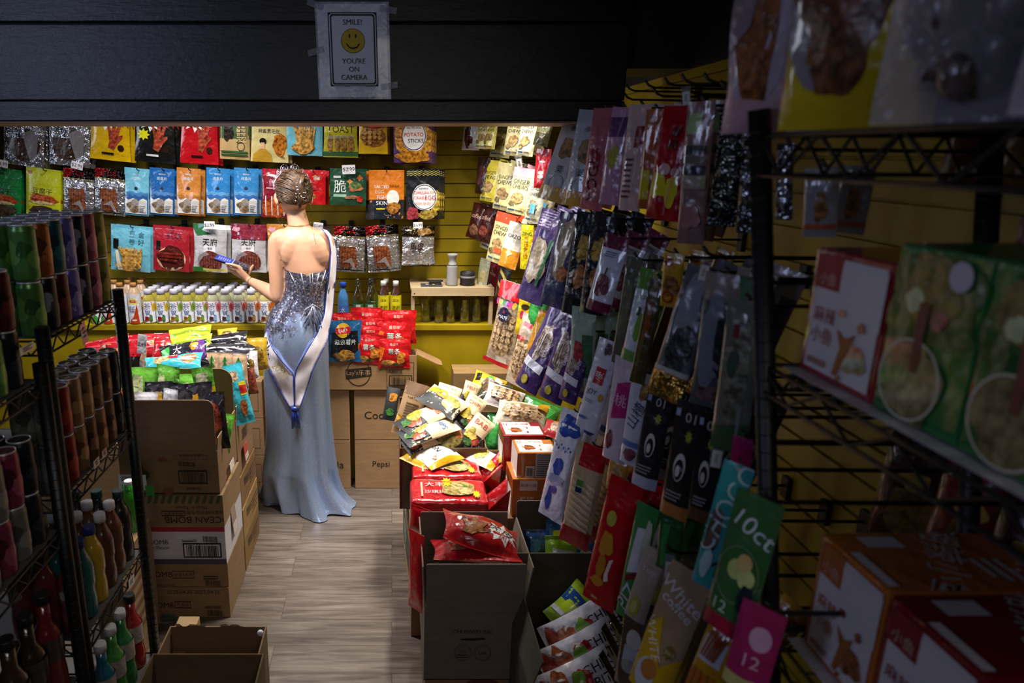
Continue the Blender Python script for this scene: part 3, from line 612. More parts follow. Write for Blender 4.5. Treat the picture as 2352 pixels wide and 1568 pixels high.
# ---------------------------------------------------------------- wooden rack, sake flask, glasses
Yr = 3.62
tl, tr_ = PY(945, 680, Yr), PY(1135, 680, Yr); th = PY(945, 660, Yr).z - tl.z
rk = thing('wooden_rack', 'pale wood rack with deep front rail standing over drinking glasses', 'rack', T(tl.x, Yr, tl.z))
wood = mat('#b9a17c', 'card'); Wr = tr_.x - tl.x
m = MB(); m.box((0, 0, 0), (Wr, 0.018, th), wood, bev=.0015); m.build('front_rail', rk)
m = MB(); m.box((-0.004, .018, th * .62), (Wr, .30, th * .62 + .014), mat('#a8906c', 'card'), bev=.0015); m.build('top_board', rk)
for nm, x in (('side_leg', 0.0), ('side_leg', Wr - .02)):
    m = MB(); zleg = zl - tl.z
    m.add([(x, .02, 0), (x + .018, .02, 0), (x + .018, .06, 0), (x, .06, 0), (x, -.0 + .02, zleg), (x + .018, .02, zleg), (x + .018, .06, zleg), (x, .06, zleg)], [[0, 1, 2, 3], [7, 6, 5, 4], [0, 4, 5, 1], [1, 5, 6, 2], [2, 6, 7, 3], [3, 7, 4, 0]], wood, False); m.build(nm, rk)
m = MB(); m.lathe([(.003, 0), (.003, .002)], mat('#8a7a5a', 'metal'), 10, T(.016, -.001, th * .35) @ RX(90)); m.build('screw', rk)
zt = tl.z + th * .62 + .014
def lathe_thing(name, label, cat, pos, parts, n=22, group=None):
    o = None
    for i, (nm, prof, mt) in enumerate(parts):
        mb = MB(); mb.lathe(prof, mt, n, cap=True)
        if o is None: o = mb.build(name, None, T(*pos)); tag(o, label, cat, group)
        else: mb.build(nm, o)
    return o
p = PY(1038, 660, 3.70); CER = mat('#918f8f', 'matte')
ribs = [(.028, 0), (.03, .006)]
for i in range(7): ribs += [(.0315 - .0004 * i, .012 + .013 * i), (.0302 - .0004 * i, .018 + .013 * i)]
lathe_thing('sake_flask', 'grey ribbed ceramic sake flask with flared lip on the wooden rack', 'flask', (p.x, 3.70, zt), [('', ribs + [(.029, .105), (.022, .118), (.0175, .128), (.0165, .135), (.0195, .15), (.027, .163), (.0275, .17), (.024, .17), (.015, .155)], CER), ('neck_band', [(.0262, .108), (.0268, .111), (.0262, .114)], mat('#141416', 'matte'))])
p = PY(1074, 656, 3.70)
lathe_thing('black_cup', 'squat black cup with grey band beside the sake flask', 'cup', (p.x, 3.71, zt), [('', [(.036, 0), (.04, .006), (.041, .07), (.039, .073), (.036, .07), (.036, .01)], mat('#1c1c1e', 'matte')), ('grey_band', [(.0418, .04), (.0422, .045), (.0418, .052)], mat('#707074', 'matte'))])
p = PY(990, 655, 3.68); m = MB()
m.box((-.055, -.03, 0), (.06, .05, .007), mat('#4a4a52', 'film'), bev=.002); prints(m, [ST('#8a8a98', .3, .5, .12, .3, 7), ST('#b0a84a', .6, .4, .1, .2, 6), ST('#8a8a98', .8, .6, .1, .3, 8)], plane_map((-.055, -.03, .0075), (.115, 0, 0), (0, .08, 0), (0, 0, 1)), .115, .08, 'matte', 2)
tag(m.build('patterned_dish', None, T(p.x, 3.68, zt)), 'flat dark patterned dish on the wooden rack beside the flask', 'dish')
m = MB(); m.box((-.03, -.012, .007), (.035, .02, .025), mat('#101012', 'matte'), bev=.003); m.box((-.04, -.005, .02), (.045, .012, .03), mat('#101012', 'matte'), bev=.003)
tag(m.build('black_stand', None, T(p.x + .02, 3.70, zt)), 'small black stand lying on the patterned dish', 'stand')
gl = None
for i, (px, Y, lb) in enumerate([(978, 3.72, 'clear tumbler beside the rack leg'), (991, 3.8, 'clear tumbler in the back row by the rack leg'), (1008, 3.70, 'second clear tumbler from the rack leg'), (1034, 3.70, 'middle clear tumbler of the front row'), (1066, 3.70, 'clear tumbler second from the hanging packs'), (1093, 3.71, 'clear tumbler closest to the hanging packs'), (1046, 3.80, 'clear tumbler in the back row, middle'), (1104, 3.82, 'clear tumbler in the back row by the hanging packs')]):
    p = PY(px, 740, Y)
    if gl is None: gl = lathe_thing('glass_tumbler', lb + ' under the wooden rack', 'glass', (p.x, Y, zl), [('', [(.024, 0), (.027, .003), (.030, .13), (.0285, .13), (.0255, .016), (.0, .014)], mat('#f4f7f2', 'glass'))], 24, 'tumblers under the wooden rack')
    else: dup(gl, T(p.x, Y, zl), lb + ' under the wooden rack', 'tumblers under the wooden rack')
# ---------------------------------------------------------------- the woman in the gown, seen from behind
def skin_mat():
    m, t, b = base_mat('skin'); n = noise_node(t, 9, 3); two_tone(t, b, n.outputs[0], lin('#c99474'), lin('#d6a688'), .3, .7)
    b.inputs['Roughness'].default_value = 0.48; b.inputs['Subsurface Weight'].default_value = 0.12; b.inputs['Subsurface Radius'].default_value = (.012, .005, .003); return m
def gown_mat():
    m, t, b = base_mat('sequined_satin'); L = t.links; I = b.inputs
    tc = N(t, 'ShaderNodeTexCoord'); sep = N(t, 'ShaderNodeSeparateXYZ'); L.new(tc.outputs['Object'], sep.inputs[0])
    n = noise_node(t, 16, 4)
    # lace border: height above hip plus a ragged offset, lower at the wearer's flank
    ad = N(t, 'ShaderNodeMath'); ad.operation = 'MULTIPLY_ADD'; ad.inputs[1].default_value = 0.42; L.new(n.outputs[0], ad.inputs[0]); L.new(sep.outputs['Z'], ad.inputs[2])
    ax = N(t, 'ShaderNodeMath'); ax.operation = 'MULTIPLY_ADD'; ax.inputs[1].default_value = -0.55; L.new(sep.outputs['X'], ax.inputs[0]); L.new(ad.outputs[0], ax.inputs[2])
    mr = N(t, 'ShaderNodeMapRange'); mr.inputs['From Min'].default_value = 1.45; mr.inputs['From Max'].default_value = 1.50; L.new(ax.outputs[0], mr.inputs[0])
    v = N(t, 'ShaderNodeTexVoronoi'); v.inputs['Scale'].default_value = 150; L.new(tc.outputs['Object'], v.inputs['Vector'])
    r = N(t, 'ShaderNodeValToRGB'); e = r.color_ramp.elements; e[0].position = .35; e[0].color = lin('#4c4b5c'); e[1].position = .93; e[1].color = lin('#f2f0f8'); k = e.new(.75); k.color = lin('#86859c')
    L.new(v.outputs['Color'], r.inputs[0])
    mx = N(t, 'ShaderNodeMix'); mx.data_type = 'RGBA'; L.new(mr.outputs[0], mx.inputs[0]); mx.inputs[6].default_value = lin('#a2b6da'); L.new(r.outputs[0], mx.inputs[7]); L.new(mx.outputs[2], I['Base Color'])
    ms = N(t, 'ShaderNodeMapRange'); ms.inputs['To Min'].default_value = 0.55; ms.inputs['To Max'].default_value = 0.55; L.new(mr.outputs[0], ms.inputs[0]); L.new(ms.outputs[0], I['Metallic'])
    rr = N(t, 'ShaderNodeMapRange'); rr.inputs['To Min'].default_value = 0.25; rr.inputs['To Max'].default_value = 0.28; L.new(mr.outputs[0], rr.inputs[0]); L.new(rr.outputs[0], I['Roughness'])
    v2 = N(t, 'ShaderNodeTexVoronoi'); v2.inputs['Scale'].default_value = 210; L.new(tc.outputs['Object'], v2.inputs['Vector'])
    st = N(t, 'ShaderNodeMapRange'); st.inputs['To Min'].default_value = 0.05; st.inputs['To Max'].default_value = 0.9; L.new(mr.outputs[0], st.inputs[0])
    bp = N(t, 'ShaderNodeBump'); bp.inputs['Distance'].default_value = 0.006; L.new(st.outputs[0], bp.inputs['Strength']); L.new(v2.outputs['Color'], bp.inputs['Height']); L.new(bp.outputs[0], I['Normal'])
    v3 = N(t, 'ShaderNodeTexVoronoi'); v3.inputs['Scale'].default_value = 95; L.new(tc.outputs['Object'], v3.inputs['Vector'])
    lt = N(t, 'ShaderNodeMath'); lt.operation = 'LESS_THAN'; lt.inputs[1].default_value = 0.085; L.new(v3.outputs['Distance'], lt.inputs[0])
    gl = N(t, 'ShaderNodeBsdfPrincipled'); gl.inputs['Base Color'].default_value = lin('#f4f6ff'); gl.inputs['Metallic'].default_value = 0; gl.inputs['Roughness'].default_value = 0.3  # white flecks put the gown's sparkle into the colour
    nn = N(t, 'ShaderNodeBump'); nn.inputs['Strength'].default_value = 1; nn.inputs['Distance'].default_value = .03; L.new(v3.outputs['Color'], nn.inputs['Height']); L.new(nn.outputs[0], gl.inputs['Normal'])
    sh = N(t, 'ShaderNodeMixShader'); L.new(lt.outputs[0], sh.inputs[0]); L.new(b.outputs[0], sh.inputs[1]); L.new(gl.outputs[0], sh.inputs[2]); L.new(sh.outputs[0], t.nodes['Material Output'].inputs['Surface'])
    return m
def hair_mat():
    m, t, b = base_mat('brown_hair'); n = noise_node(t, 60, 3); two_tone(t, b, n.outputs[0], lin('#26170e'), lin('#735236'), .35, .7)
    b.inputs['Roughness'].default_value = 0.36; b.inputs['Specular IOR Level'].default_value = 0.6; return m
SKIN, GOWN, HAIR = skin_mat(), gown_mat(), hair_mat()
GOLD, SILV = mat('#d0a050', 'metal'), mat('#e4e2ea', 'metal')
YP = 3.36
def ell_ring(cx, cy, z, a, b_, n=48, dz=None):
    return [Vector((cx + a * math.cos(2 * PI * i / n), cy + b_ * math.sin(2 * PI * i / n), z + (dz(2 * PI * i / n) if dz else 0))) for i in range(n)]
def px_ring(py, l, r, b_, Yc=YP, n=48, grow=0):
    p, q = PY(l, py, Yc), PY(r, py, Yc); return ell_ring((p.x + q.x) / 2, Yc, p.z, (q.x - p.x) / 2 + grow, b_ + grow, n)
def closed_loft(mb, rings, m):
    mb.grid(rings, m, True, cu=True); n = len(rings[0]); o = len(mb.v) - len(rings) * n; k = mb.slot(m)
    for idx, rev in ((0, True), (len(rings) - 1, False)):
        c = sum((r_ for r_ in rings[idx]), Vector()) / n; mb.v.append(tuple(c)); ci = len(mb.v) - 1
        for i in range(n):
            a, b_ = o + idx * n + i, o + idx * n + (i + 1) % n
            mb.f.append([ci, b_, a] if rev else [ci, a, b_]); mb.m.append(k); mb.sm.append(True)
def ball(mb, c, r, m, M=None, n=16):
    bm = bmesh.new(); bmesh.ops.create_uvsphere(bm, u_segments=n, v_segments=max(6, n // 2), radius=1)
    for v in bm.verts: v.co = Vector((v.co.x * r[0], v.co.y * r[1], v.co.z * r[2]))
    mb.bm(bm, m, T(*c) @ (M or Matrix()))
def limb(mb, pts, rs, m=None, n=14):
    pts = [Vector(p) for p in pts]; P, Rr = [], []
    for i in range(len(pts) - 1):        # Catmull-Rom through the joints
        p0, p1, p2, p3 = pts[max(i - 1, 0)], pts[i], pts[i + 1], pts[min(i + 2, len(pts) - 1)]
        for k in range(4):
            t = k / 4; P.append(0.5 * ((2 * p1) + (p2 - p0) * t + (2 * p0 - 5 * p1 + 4 * p2 - p3) * t * t + (3 * p1 - p0 - 3 * p2 + p3) * t ** 3)); Rr.append(rs[i] + (rs[i + 1] - rs[i]) * t)
    P.append(pts[-1]); Rr.append(rs[-1]); mb.tube(P, Rr, m or SKIN, n); ball(mb, pts[-1], (rs[-1],) * 3, m or SKIN, n=10); ball(mb, pts[0], (rs[0],) * 3, m or SKIN, n=10)
B = MB()
tors = [(520, 660, 716, .05, 3.365), (528, 646, 733, .062, 3.362), (538, 633, 747, .072, 3.36), (551, 628, 757, .082, 3.36), (570, 633, 760, .09, 3.36), (592, 644, 759, .096, 3.36), (615, 653, 758, .1, 3.36), (645, 656, 755, .098, 3.36), (672, 652, 750, .095, 3.36), (700, 634, 748, .1, 3.36), (760, 616, 746, .12, 3.36)]
closed_loft(B, [px_ring(*t_[:4], Yc=t_[4]) for t_ in tors][::-1], SKIN)
limb(B, [PY(688, 535, 3.36), PY(685, 512, 3.365), PY(680, 490, 3.372), PY(677, 465, 3.38)], [.060, .0505, .046, .05])
# shoulder blades and the groove of the back
for px, py, s in ((672, 575, 1), (730, 575, -1)): ball(B, PY(px, py, 3.305), (.056, .034, .082), SKIN, RY(14 * s))
# head: cranium, jaw, nose, brow, lips, ears
HC = PY(674, 444, 3.38); HM = T(*HC) @ RZ(22) @ RX(-10)
def hp(x, y, z): return HM @ Vector((x, y, z))
def hball(c, r, M=None): ball(B, hp(*c), r, SKIN, HM.to_3x3().to_4x4() @ (M or Matrix()))
hball((0, 0, .005), (.079, .093, .094)); hball((0, .035, -.045), (.055, .055, .065)); hball((0, .062, -.092), (.026, .024, .02)); hball((0, .03, .02), (.062, .062, .075))
limb(B, [hp(0, .088, .012), hp(0, .1, -.012), hp(0, .108, -.03)], [.007, .009, .012], n=10); hball((-.011, .098, -.034), (.007, .007, .006)); hball((.011, .098, -.034), (.007, .007, .006))
hball((0, .084, -.058), (.021, .011, .006)); hball((0, .083, -.067), (.019, .011, .007)); hball((-.03, .076, .022), (.022, .012, .006)); hball((.03, .076, .022), (.022, .012, .006))
for s in (-1, 1):
    hball((s * .085, -.004, -.024), (.008, .018, .031), RZ(-s * 24) @ RX(-8)); hball((s * .08, .008, -.048), (.006, .008, .01))
# arm holding the phone: shoulder, elbow, wrist
SH, EL, WR = PY(637, 556, 3.36), PY(637, 682, 3.335), PY(571, 643, 3.475)
limb(B, [PY(650, 548, 3.36), SH, PY(635, 600, 3.352), PY(636, 645, 3.34), EL], [.05, .0445, .0405, .037, .0335])
limb(B, [EL, PY(624, 672, 3.365), PY(603, 660, 3.41), PY(584, 650, 3.45), WR], [.0335, .0375, .031, .024, .0185])
# hand: palm rays, then four fingers and the thumb
kn = [PY(549, 613, 3.462), PY(544, 619, 3.468), PY(543, 625, 3.478), PY(546, 631, 3.49)]
for k, q in enumerate(kn): limb(B, [WR, (WR + q) / 2 + Vector((0, 0, .002)), q], [.017, .0145, .0105])
limb(B, [kn[0], kn[3]], [.0105, .0095]); limb(B, [(WR + kn[0]) / 2, (WR + kn[3]) / 2], [.013, .013])
limb(B, [kn[0], PY(534, 608, 3.452), PY(519, 605, 3.452)], [.0098, .0085, .0065], n=10)
limb(B, [kn[1], PY(531, 616, 3.462), PY(522, 611, 3.49)], [.0096, .0084, .0068], n=10)
limb(B, [kn[2], PY(531, 623, 3.482), PY(524, 615, 3.512)], [.0092, .008, .0066], n=10)
limb(B, [kn[3], PY(537, 628, 3.50), PY(531, 620, 3.525)], [.0082, .0072, .006], n=10)
limb(B, [PY(566, 634, 3.49), PY(571, 627, 3.498), PY(576, 618, 3.50), PY(581, 609.5, 3.498)], [.0145, .0115, .0095, .0072], n=10)
# the other arm, bent in front of the body
limb(B, [PY(740, 548, 3.36), PY(748, 560, 3.37), PY(745, 612, 3.42), PY(735, 668, 3.455)], [.047, .042, .038, .033])
W2 = PY(690, 672, 3.535); limb(B, [PY(735, 668, 3.455), PY(715, 672, 3.50), W2], [.034, .03, .018])
for k in range(4):
    q = PY(678, 664 + 5 * k, 3.545); limb(B, [W2, q], [.014, .0095], n=8); limb(B, [q, PY(666, 662 + 5 * k, 3.548), PY(657, 665 + 5 * k, 3.535)], [.009, .008, .0065], n=8)
limb(B, [W2, PY(684, 660, 3.56), PY(676, 655, 3.56)], [.012, .0095, .0072], n=8)
# legs under the skirt
for px in (660, 712):
    a = PY(px, 770, 3.37); limb(B, [a, Vector((a.x * .98, 3.385, .48)), Vector((a.x * .96, 3.37, .10))], [.075, .05, .034])
    limb(B, [Vector((a.x * .96, 3.37, .09)), Vector((a.x * .96, 3.46, .04))], [.032, .024])
raw = B.build('raw'); raw.data.materials.clear()
rm = raw.modifiers.new('r', 'REMESH'); rm.mode = 'VOXEL'; rm.voxel_size = 0.0042; rm.use_smooth_shade = True
sm = raw.modifiers.new('s', 'SMOOTH'); sm.iterations = 9; sm.factor = 0.5
me = bpy.data.meshes.new_from_object(raw.evaluated_get(bpy.context.evaluated_depsgraph_get())); bpy.data.objects.remove(raw)
me.name = 'person'; me.materials.clear(); me.materials.append(SKIN); me.polygons.foreach_set('use_smooth', [True] * len(me.polygons))
me.polygons.foreach_set('material_index', [0] * len(me.polygons))
person = bpy.data.objects.new('person', me); COL.objects.link(person)
tag(person, 'woman in a pale blue satin gown, sash and tiara holding a phone in the aisle', 'person')
for s in (-1, 1):
    m = MB(); ball(m, hp(s * .03, .077, .004), (.012, .01, .009), mat('#e8e4e0', 'film'), n=12); ball(m, hp(s * .03 - .002, .0855, .003), (.005, .003, .005), mat('#3a2416', 'film'), n=10); m.build('eye', person)

# gown
gr = [(620, 655, 759, .105), (632, 656, 758, .105), (650, 657, 757, .103), (668, 655, 752, .1), (684, 645, 748, .103), (700, 631, 748, .112), (718, 619, 749, .124), (740, 612, 750, .133), (770, 608, 752, .138), (800, 606, 753, .136), (840, 606, 754, .128), (880, 608, 755, .12), (920, 610, 757, .116), (960, 612, 760, .114), (1000, 612, 764, .116), (1040, 609, 769, .122), (1070, 604, 773, .13)]
NG = 120; rings = []
def drape(th_, t):
    f = 0
    for t0, sl, w_, am in ((1.57, .06, .05, .034), (1.65, .06, .045, -.036), (1.725, .06, .05, .038), (1.82, .04, .05, -.034), (1.91, .01, .05, .022), (1.47, 0, .045, -.018), (1.38, -.02, .05, .02), (1.27, -.02, .05, -.022), (1.16, -.02, .05, .022), (1.07, 0, .04, -.014)):
        f += am * math.exp(-((th_ / PI - t0 - sl * t) / w_) ** 2)
    return f * t ** 1.15 * (1 - .35 * t) * 1.7
for k, (py, l, r_, b_) in enumerate(gr):
    rg = px_ring(py, l, r_, b_, YP, NG, .004)
    if k < 2:
        for i, v in enumerate(rg):
            th_ = 2 * PI * i / NG; back = max(0, -math.sin(th_)); v.z += (0.012 * (1 - k) + 0.006 * k) * (abs(math.cos(th_)) ** 2 * 1.3 - 0.9 * math.exp(-((th_ - 1.5 * PI - .12) / .12) ** 2) * (1 - k))
    t = max(0, (k - 6) / 10)
    for i, v in enumerate(rg):
        th_ = 2 * PI * i / NG; f = 0.010 * t * (math.sin(5 * th_ + 1.3) + .7 * math.sin(9 * th_ + 2.0 + t))
        # vertical drape folds, and the seat
        if v.y < YP: v.y -= f
        if k >= 9:
            g_ = drape(th_, (k - 9) / 7 * .4); v.x += math.cos(th_) * g_ * .6; v.y += math.sin(th_) * g_
        if 6 <= k <= 11 and v.y < YP: v.y -= .022 * math.exp(-((k - 8.5) / 1.6) ** 2) * (math.exp(-((v.x - PY(655, 780, YP).x) / .05) ** 2) + math.exp(-((v.x - PY(712, 780, YP).x) / .05) ** 2))
    rings.append(rg)
hem = [PZ(px, py, 0.0) for px, py in ((591, 1142), (603, 1153), (622, 1163), (651, 1176), (690, 1189), (716, 1195), (755, 1192), (795, 1182), (823, 1169), (812, 1155), (790, 1137), (782, 1128), (745, 1124), (700, 1123), (640, 1124), (606, 1129))]
hc = PZ(700, 1142, 0.0); ang = sorted([(math.atan2(q.y - hc.y, q.x - hc.x) % (2 * PI), q) for q in hem], key=lambda e: e[0])
def hem_at(th_):
    th_ %= 2 * PI; n = len(ang)
    for i in range(n):
        a, qa = ang[i]; b_, qb = ang[(i + 1) % n]; bb = b_ if i < n - 1 else b_ + 2 * PI; tt = th_ if th_ >= ang[0][0] else th_ + 2 * PI
        if a <= tt <= bb: u = (tt - a) / (bb - a); return qa.lerp(qb, u * u * (3 - 2 * u))
    return qa
last = rings[-1]; NL = 16
for j in range(1, NL + 1):
    s = j / NL; rg = []
    for i in range(NG):
        th_ = 2 * PI * i / NG; a = last[i]; h_ = hem_at(th_); e = s ** 1.9
        p = Vector((a.x + (h_.x - a.x) * e, a.y + (h_.y - a.y) * e, a.z * (1 - s) ** 1.15 + .006))
        out = Vector((math.cos(th_), math.sin(th_), 0))
        f = (math.sin(5 * th_ + 1.3) + .7 * math.sin(9 * th_ + 3.0) + .5 * math.sin(14 * th_ + 1)) * .012 * (1 - abs(2 * s - 1) ** 2 * .8)
        f = f * .5 + drape(th_, .4 + .6 * s) - drape(th_, .4) * (1 - e)
        p += out * f; p.z += .016 * max(0, math.sin(11 * th_ + .6) + .3) * s * (1 - s) * 2 + (.010 * max(0, math.sin(8 * th_ + 2.2)) if j == NL - 1 else 0)
        if j == NL: p.z = .005 + .006 * max(0, math.sin(8 * th_ + 2.2)); 
        rg.append(p)
    rings.append(rg)
m = MB(); m.grid(rings, GOWN, True, cu=True, flip=True); gown = m.build('gown', person)
sd = gown.modifiers.new('sub', 'SUBSURF'); sd.levels = 1; sd.render_levels = 1
def back_y(px, py, off=0.012):
    """the back surface of the gown under a point of the photograph"""
    Y = YP - .1
    for _ in range(4):
        p = PY(px, py, Y); best = None
        for k in range(len(gr) - 1):
            za, zb_ = rings[k][0].z, rings[k + 1][0].z
            if zb_ <= p.z <= za or (k == 0 and p.z > za):
                u = 0 if p.z > za else (za - p.z) / (za - zb_)
                A = [rings[k][i].lerp(rings[k + 1][i], u) for i in range(NG)]
                best = min((q for q in A if q.y <= YP + .02), key=lambda q: abs(q.x - p.x)).y; break
        Y = (best if best is not None else YP - .08)
    return Y - off
# boning and lace-up bow
for pts in ([(664, 622), (680, 655), (693, 688)], [(691, 626), (699, 660), (706, 694)], [(712, 628), (713, 660), (711, 694)], [(718, 628), (718, 660), (715, 694)], [(733, 626), (726, 660), (719, 694)], [(748, 620), (736, 660), (724, 692)]):
    m = MB(); m.tube([Vector(PY(x, y, back_y(x, y, .006))) for x, y in pts], .0022, SILV, 6); m.build('boning', gown)
OR = mat('#666a80', 'film')
bow = MB()
for pts, w0 in (([(718, 700), (700, 712), (692, 735), (700, 742), (714, 712)], .004), ([(718, 700), (734, 708), (742, 725), (736, 738), (722, 712)], .004), ([(718, 700), (712, 725), (708, 748)], .005), ([(719, 700), (724, 730), (728, 762)], .006), ([(719, 700), (731, 728), (738, 752)], .004), ([(717, 700), (716, 730), (722, 744)], .003)):
    bow.tube([PY(x, y, back_y(x, y, .016)) for x, y in pts], w0, OR, 6)
ball(bow, PY(718, 701, back_y(718, 701, .018)), (.008, .006, .008), OR); bow.build('bow', gown)
# sash with blue piping and tassel
SASH, BLUE = mat('#efeaf6', 'satin'), mat('#2a44a0', 'film')
def resample(pl, n):
    d = [0]
    for a, b_ in zip(pl, pl[1:]): d.append(d[-1] + math.hypot(b_[0] - a[0], b_[1] - a[1]))
    o = []
    for i in range(n + 1):
        t = d[-1] * i / n; k = max(j for j in range(len(d)) if d[j] <= t + 1e-9); k = min(k, len(pl) - 2); u = (t - d[k]) / (d[k + 1] - d[k])
        o.append((pl[k][0] + (pl[k + 1][0] - pl[k][0]) * u, pl[k][1] + (pl[k + 1][1] - pl[k][1]) * u))
    return o
sash = None
def strip(name, inner, outer, parent, n=30, skin_top=False):
    ia, oa = resample(inner, n), resample(outer, n); rows = []; nu = 6
    for (x0, y0), (x1, y1) in zip(ia, oa):
        row = []
        for j in range(nu + 1):
            u = j / nu; x, y = x0 + (x1 - x0) * u, y0 + (y1 - y0) * u; Y = back_y(min(max(x, 608), 757), max(y, 618), .014)
            if y < 640: Y = YP - (.075 if y > 560 else .045 + .03 * (y - 525) / 35) + .05 * u
            if x > 757: Y += min(.07, (x - 757) * .005)
            row.append(PY(x, y, Y + .003 * math.sin(y * .09 + u * 3)))
        rows.append(row)
    mb = MB(); mb.grid(rows, SASH, flip=True); o = mb.build(name, parent); so = o.modifiers.new('t', 'SOLIDIFY'); so.thickness = .0015; so.offset = 1
    for col in (0, nu):
        pm = MB(); pm.tube([r_[col] + Vector((0, -.003, 0)) for r_ in rows], .0026, BLUE, 6); pm.build('piping', o)
    return o, rows
s1, r1 = strip('sash', [(740, 526), (755, 544), (760, 577), (758, 615), (753, 653), (749, 679), (746, 717), (741, 735), (729, 765), (703, 807), (681, 846), (677, 861), (677, 936)], [(751, 529), (765, 544), (773, 577), (774, 602), (772, 628), (768, 664), (764, 716), (757, 755), (751, 783), (732, 820), (716, 853), (712, 871), (688, 938)], person, 44)
s2, r2 = strip('sash', [(613, 758), (615, 770), (625, 797), (648, 830), (674, 859), (676, 934)], [(606, 775), (606, 800), (610, 832), (631, 875), (654, 915), (667, 937)], person, 30)
tx = MB()
for s_, cx, cy, h, rot, col in (('OWN', 617, 806, 17, 62, '#22284a'), ('2025', 642, 850, 15, 42, '#c8b86a')):
    vs, fs, tw, thh = text_mesh(s_); sc = h / thh; a = math.radians(-rot); ca, sa = math.cos(a), math.sin(a)
    tx.add([PY(cx + (x * ca - y * sa) * sc, cy - (x * sa + y * ca) * sc, back_y(cx, cy, .022)) for x, y in vs], fs, mat(col, 'matte'))
tx.build('lettering', s2)
ts = MB(); rr = random.Random(4)
for i in range(46):
    x = 678 + rr.uniform(-9, 9); y1 = 985 - rr.uniform(0, 16); ts.tube([PY(677 + (x - 678) * .5, 936, 3.225), PY(x, 955, 3.222 + rr.uniform(-.01, .01)), PY(x + rr.uniform(-3, 3), y1, 3.222 + rr.uniform(-.012, .012))], .0016, BLUE, 5)
ball(ts, PY(677, 938, 3.224), (.02, .012, .012), BLUE); ts.build('tassel', s1)

# hair: cap, strands swept into a twist, curls
def hsurf(th_, ph, off=0.0):
    """th_ around, ph from the crown down; a shell around the cranium"""
    d = Vector((math.sin(ph) * math.cos(th_), math.sin(ph) * math.sin(th_), math.cos(ph)))
    return hp(d.x * (.0865 + off), d.y * (.101 + off) - .004, d.z * (.102 + off) + .006)
hm = MB(); rows = []
for j in range(17):
    row = []
    for i in range(40):
        th_ = 2 * PI * i / 40; front = max(0, math.sin(th_)); lim = math.radians(122 - 62 * front ** .8)
        row.append(hsurf(th_, max(.02, lim * j / 16), .0015 * math.sin(th_ * 17 + j * .4)))
    rows.append(row)
hm.grid(rows, HAIR, cu=True, flip=True); rr = random.Random(11)
tw0, tw1 = hp(.014, -.106, .06), hp(.002, -.088, -.076)
for i in range(300):
    th_ = rr.uniform(PI * .98, PI * 2.02); th_ = th_ if rr.random() < .9 else rr.uniform(.9 * PI, 2.1 * PI); ph0 = rr.uniform(.25, 2.05)
    t = min(1, max(0, (ph0 - .3) / 1.75)); end = tw0.lerp(tw1, min(1, max(0, t + rr.uniform(-.08, .08))))
    a = hsurf(th_, ph0, .002); pts = []
    for k in range(9):
        u = k / 8; q = a.lerp(end, u); d = (HM.inverted() @ q); L_ = Vector((d.x / .0895, (d.y + .004) / .104, (d.z - .006) / .105)).length
        if L_ > 0: d = Vector((d.x / L_, (d.y + .004) / L_ - .004, (d.z - .006) / L_ + .006))
        pts.append(HM @ (d + Vector((0, -.001, .004 * math.sin(PI * u)))))
    hm.tube(pts, [.0010] + [.0021] * 7 + [.0012], HAIR, 5)
limb(hm, [hp(.024, -.1, .06), hp(.012, -.108, .03), hp(.006, -.106, -.01), hp(.004, -.096, -.05), hp(.002, -.08, -.08)], [.012, .016, .015, .013, .008], HAIR)
for c, R_, r0 in (((.034, -.1, .040), .016, .0085), ((.036, -.1, -.006), .012, .005), ((.024, -.1, -.035), .014, .006)):
    hm.tube([hp(c[0] + R_ * math.cos(a * .5), c[1] - .004 * math.sin(a), c[2] + R_ * math.sin(a * .5)) for a in range(14)], [r0 * (.5 + .5 * math.sin(PI * (a + 1) / 15)) for a in range(14)], HAIR, 7)
for pts in ([(640, 478), (634, 492), (638, 503), (645, 516)], [(713, 470), (717, 485), (715, 500)], [(652, 484), (650, 494), (655, 503)], [(699, 488), (703, 498), (700, 508)]):
    hm.tube([PY(x, y, 3.345) for x, y in pts], .0011, HAIR, 5)
hair = hm.build('hair', person)
# tiara
tm_ = MB(); arc = []
for i in range(41):
    a = PI * (i / 40); arc.append(hp(-.091 * math.cos(a), .010 + .008 * math.sin(a), .022 + .086 * math.sin(a)))
tm_.tube(arc, .0026, SILV, 6); up = HM.to_3x3() @ Vector((0, .12, 1)).normalized()
for i in range(2, 39):
    h = .008 + .030 * math.sin(PI * i / 40) ** 3
    tm_.tube([arc[i], arc[i] + (up + (arc[i] - HC).normalized()).normalized() * h * (.55 if i % 2 else .8)], .0014, SILV, 5)
for i, R_ in ((4, .007), (8, .009), (12, .012), (16.5, .017), (23.5, .017), (28, .012), (32, .009), (36, .007)):
    c = arc[int(i)]; nrm = (up + (c - HC).normalized()).normalized(); tan = (arc[min(40, int(i) + 1)] - arc[int(i) - 1]).normalized()
    tm_.tube([c + nrm * (R_ * 1.05 + R_ * math.sin(2 * PI * k / 16)) + tan * R_ * math.cos(2 * PI * k / 16) for k in range(17)], .0017, SILV, 5)
    tm_.tube([c + nrm * (R_ + R_ * .5 * math.sin(2 * PI * k / 10)) + tan * R_ * .5 * math.cos(2 * PI * k / 10) for k in range(11)], .0013, SILV, 5)
    ball(tm_, c + nrm * R_ * 2.05, (.0025,) * 3, mat('#f4f4fa', 'metal'), n=8); ball(tm_, c + nrm * R_, (.0022,) * 3, mat('#f4f4fa', 'metal'), n=8)
for i in range(0, 41, 2): ball(tm_, arc[i] + Vector((0, -.002, 0)), (.0022,) * 3, mat('#f4f4fa', 'metal'), n=8)
tm_.build('tiara', person)
hc_ = MB()
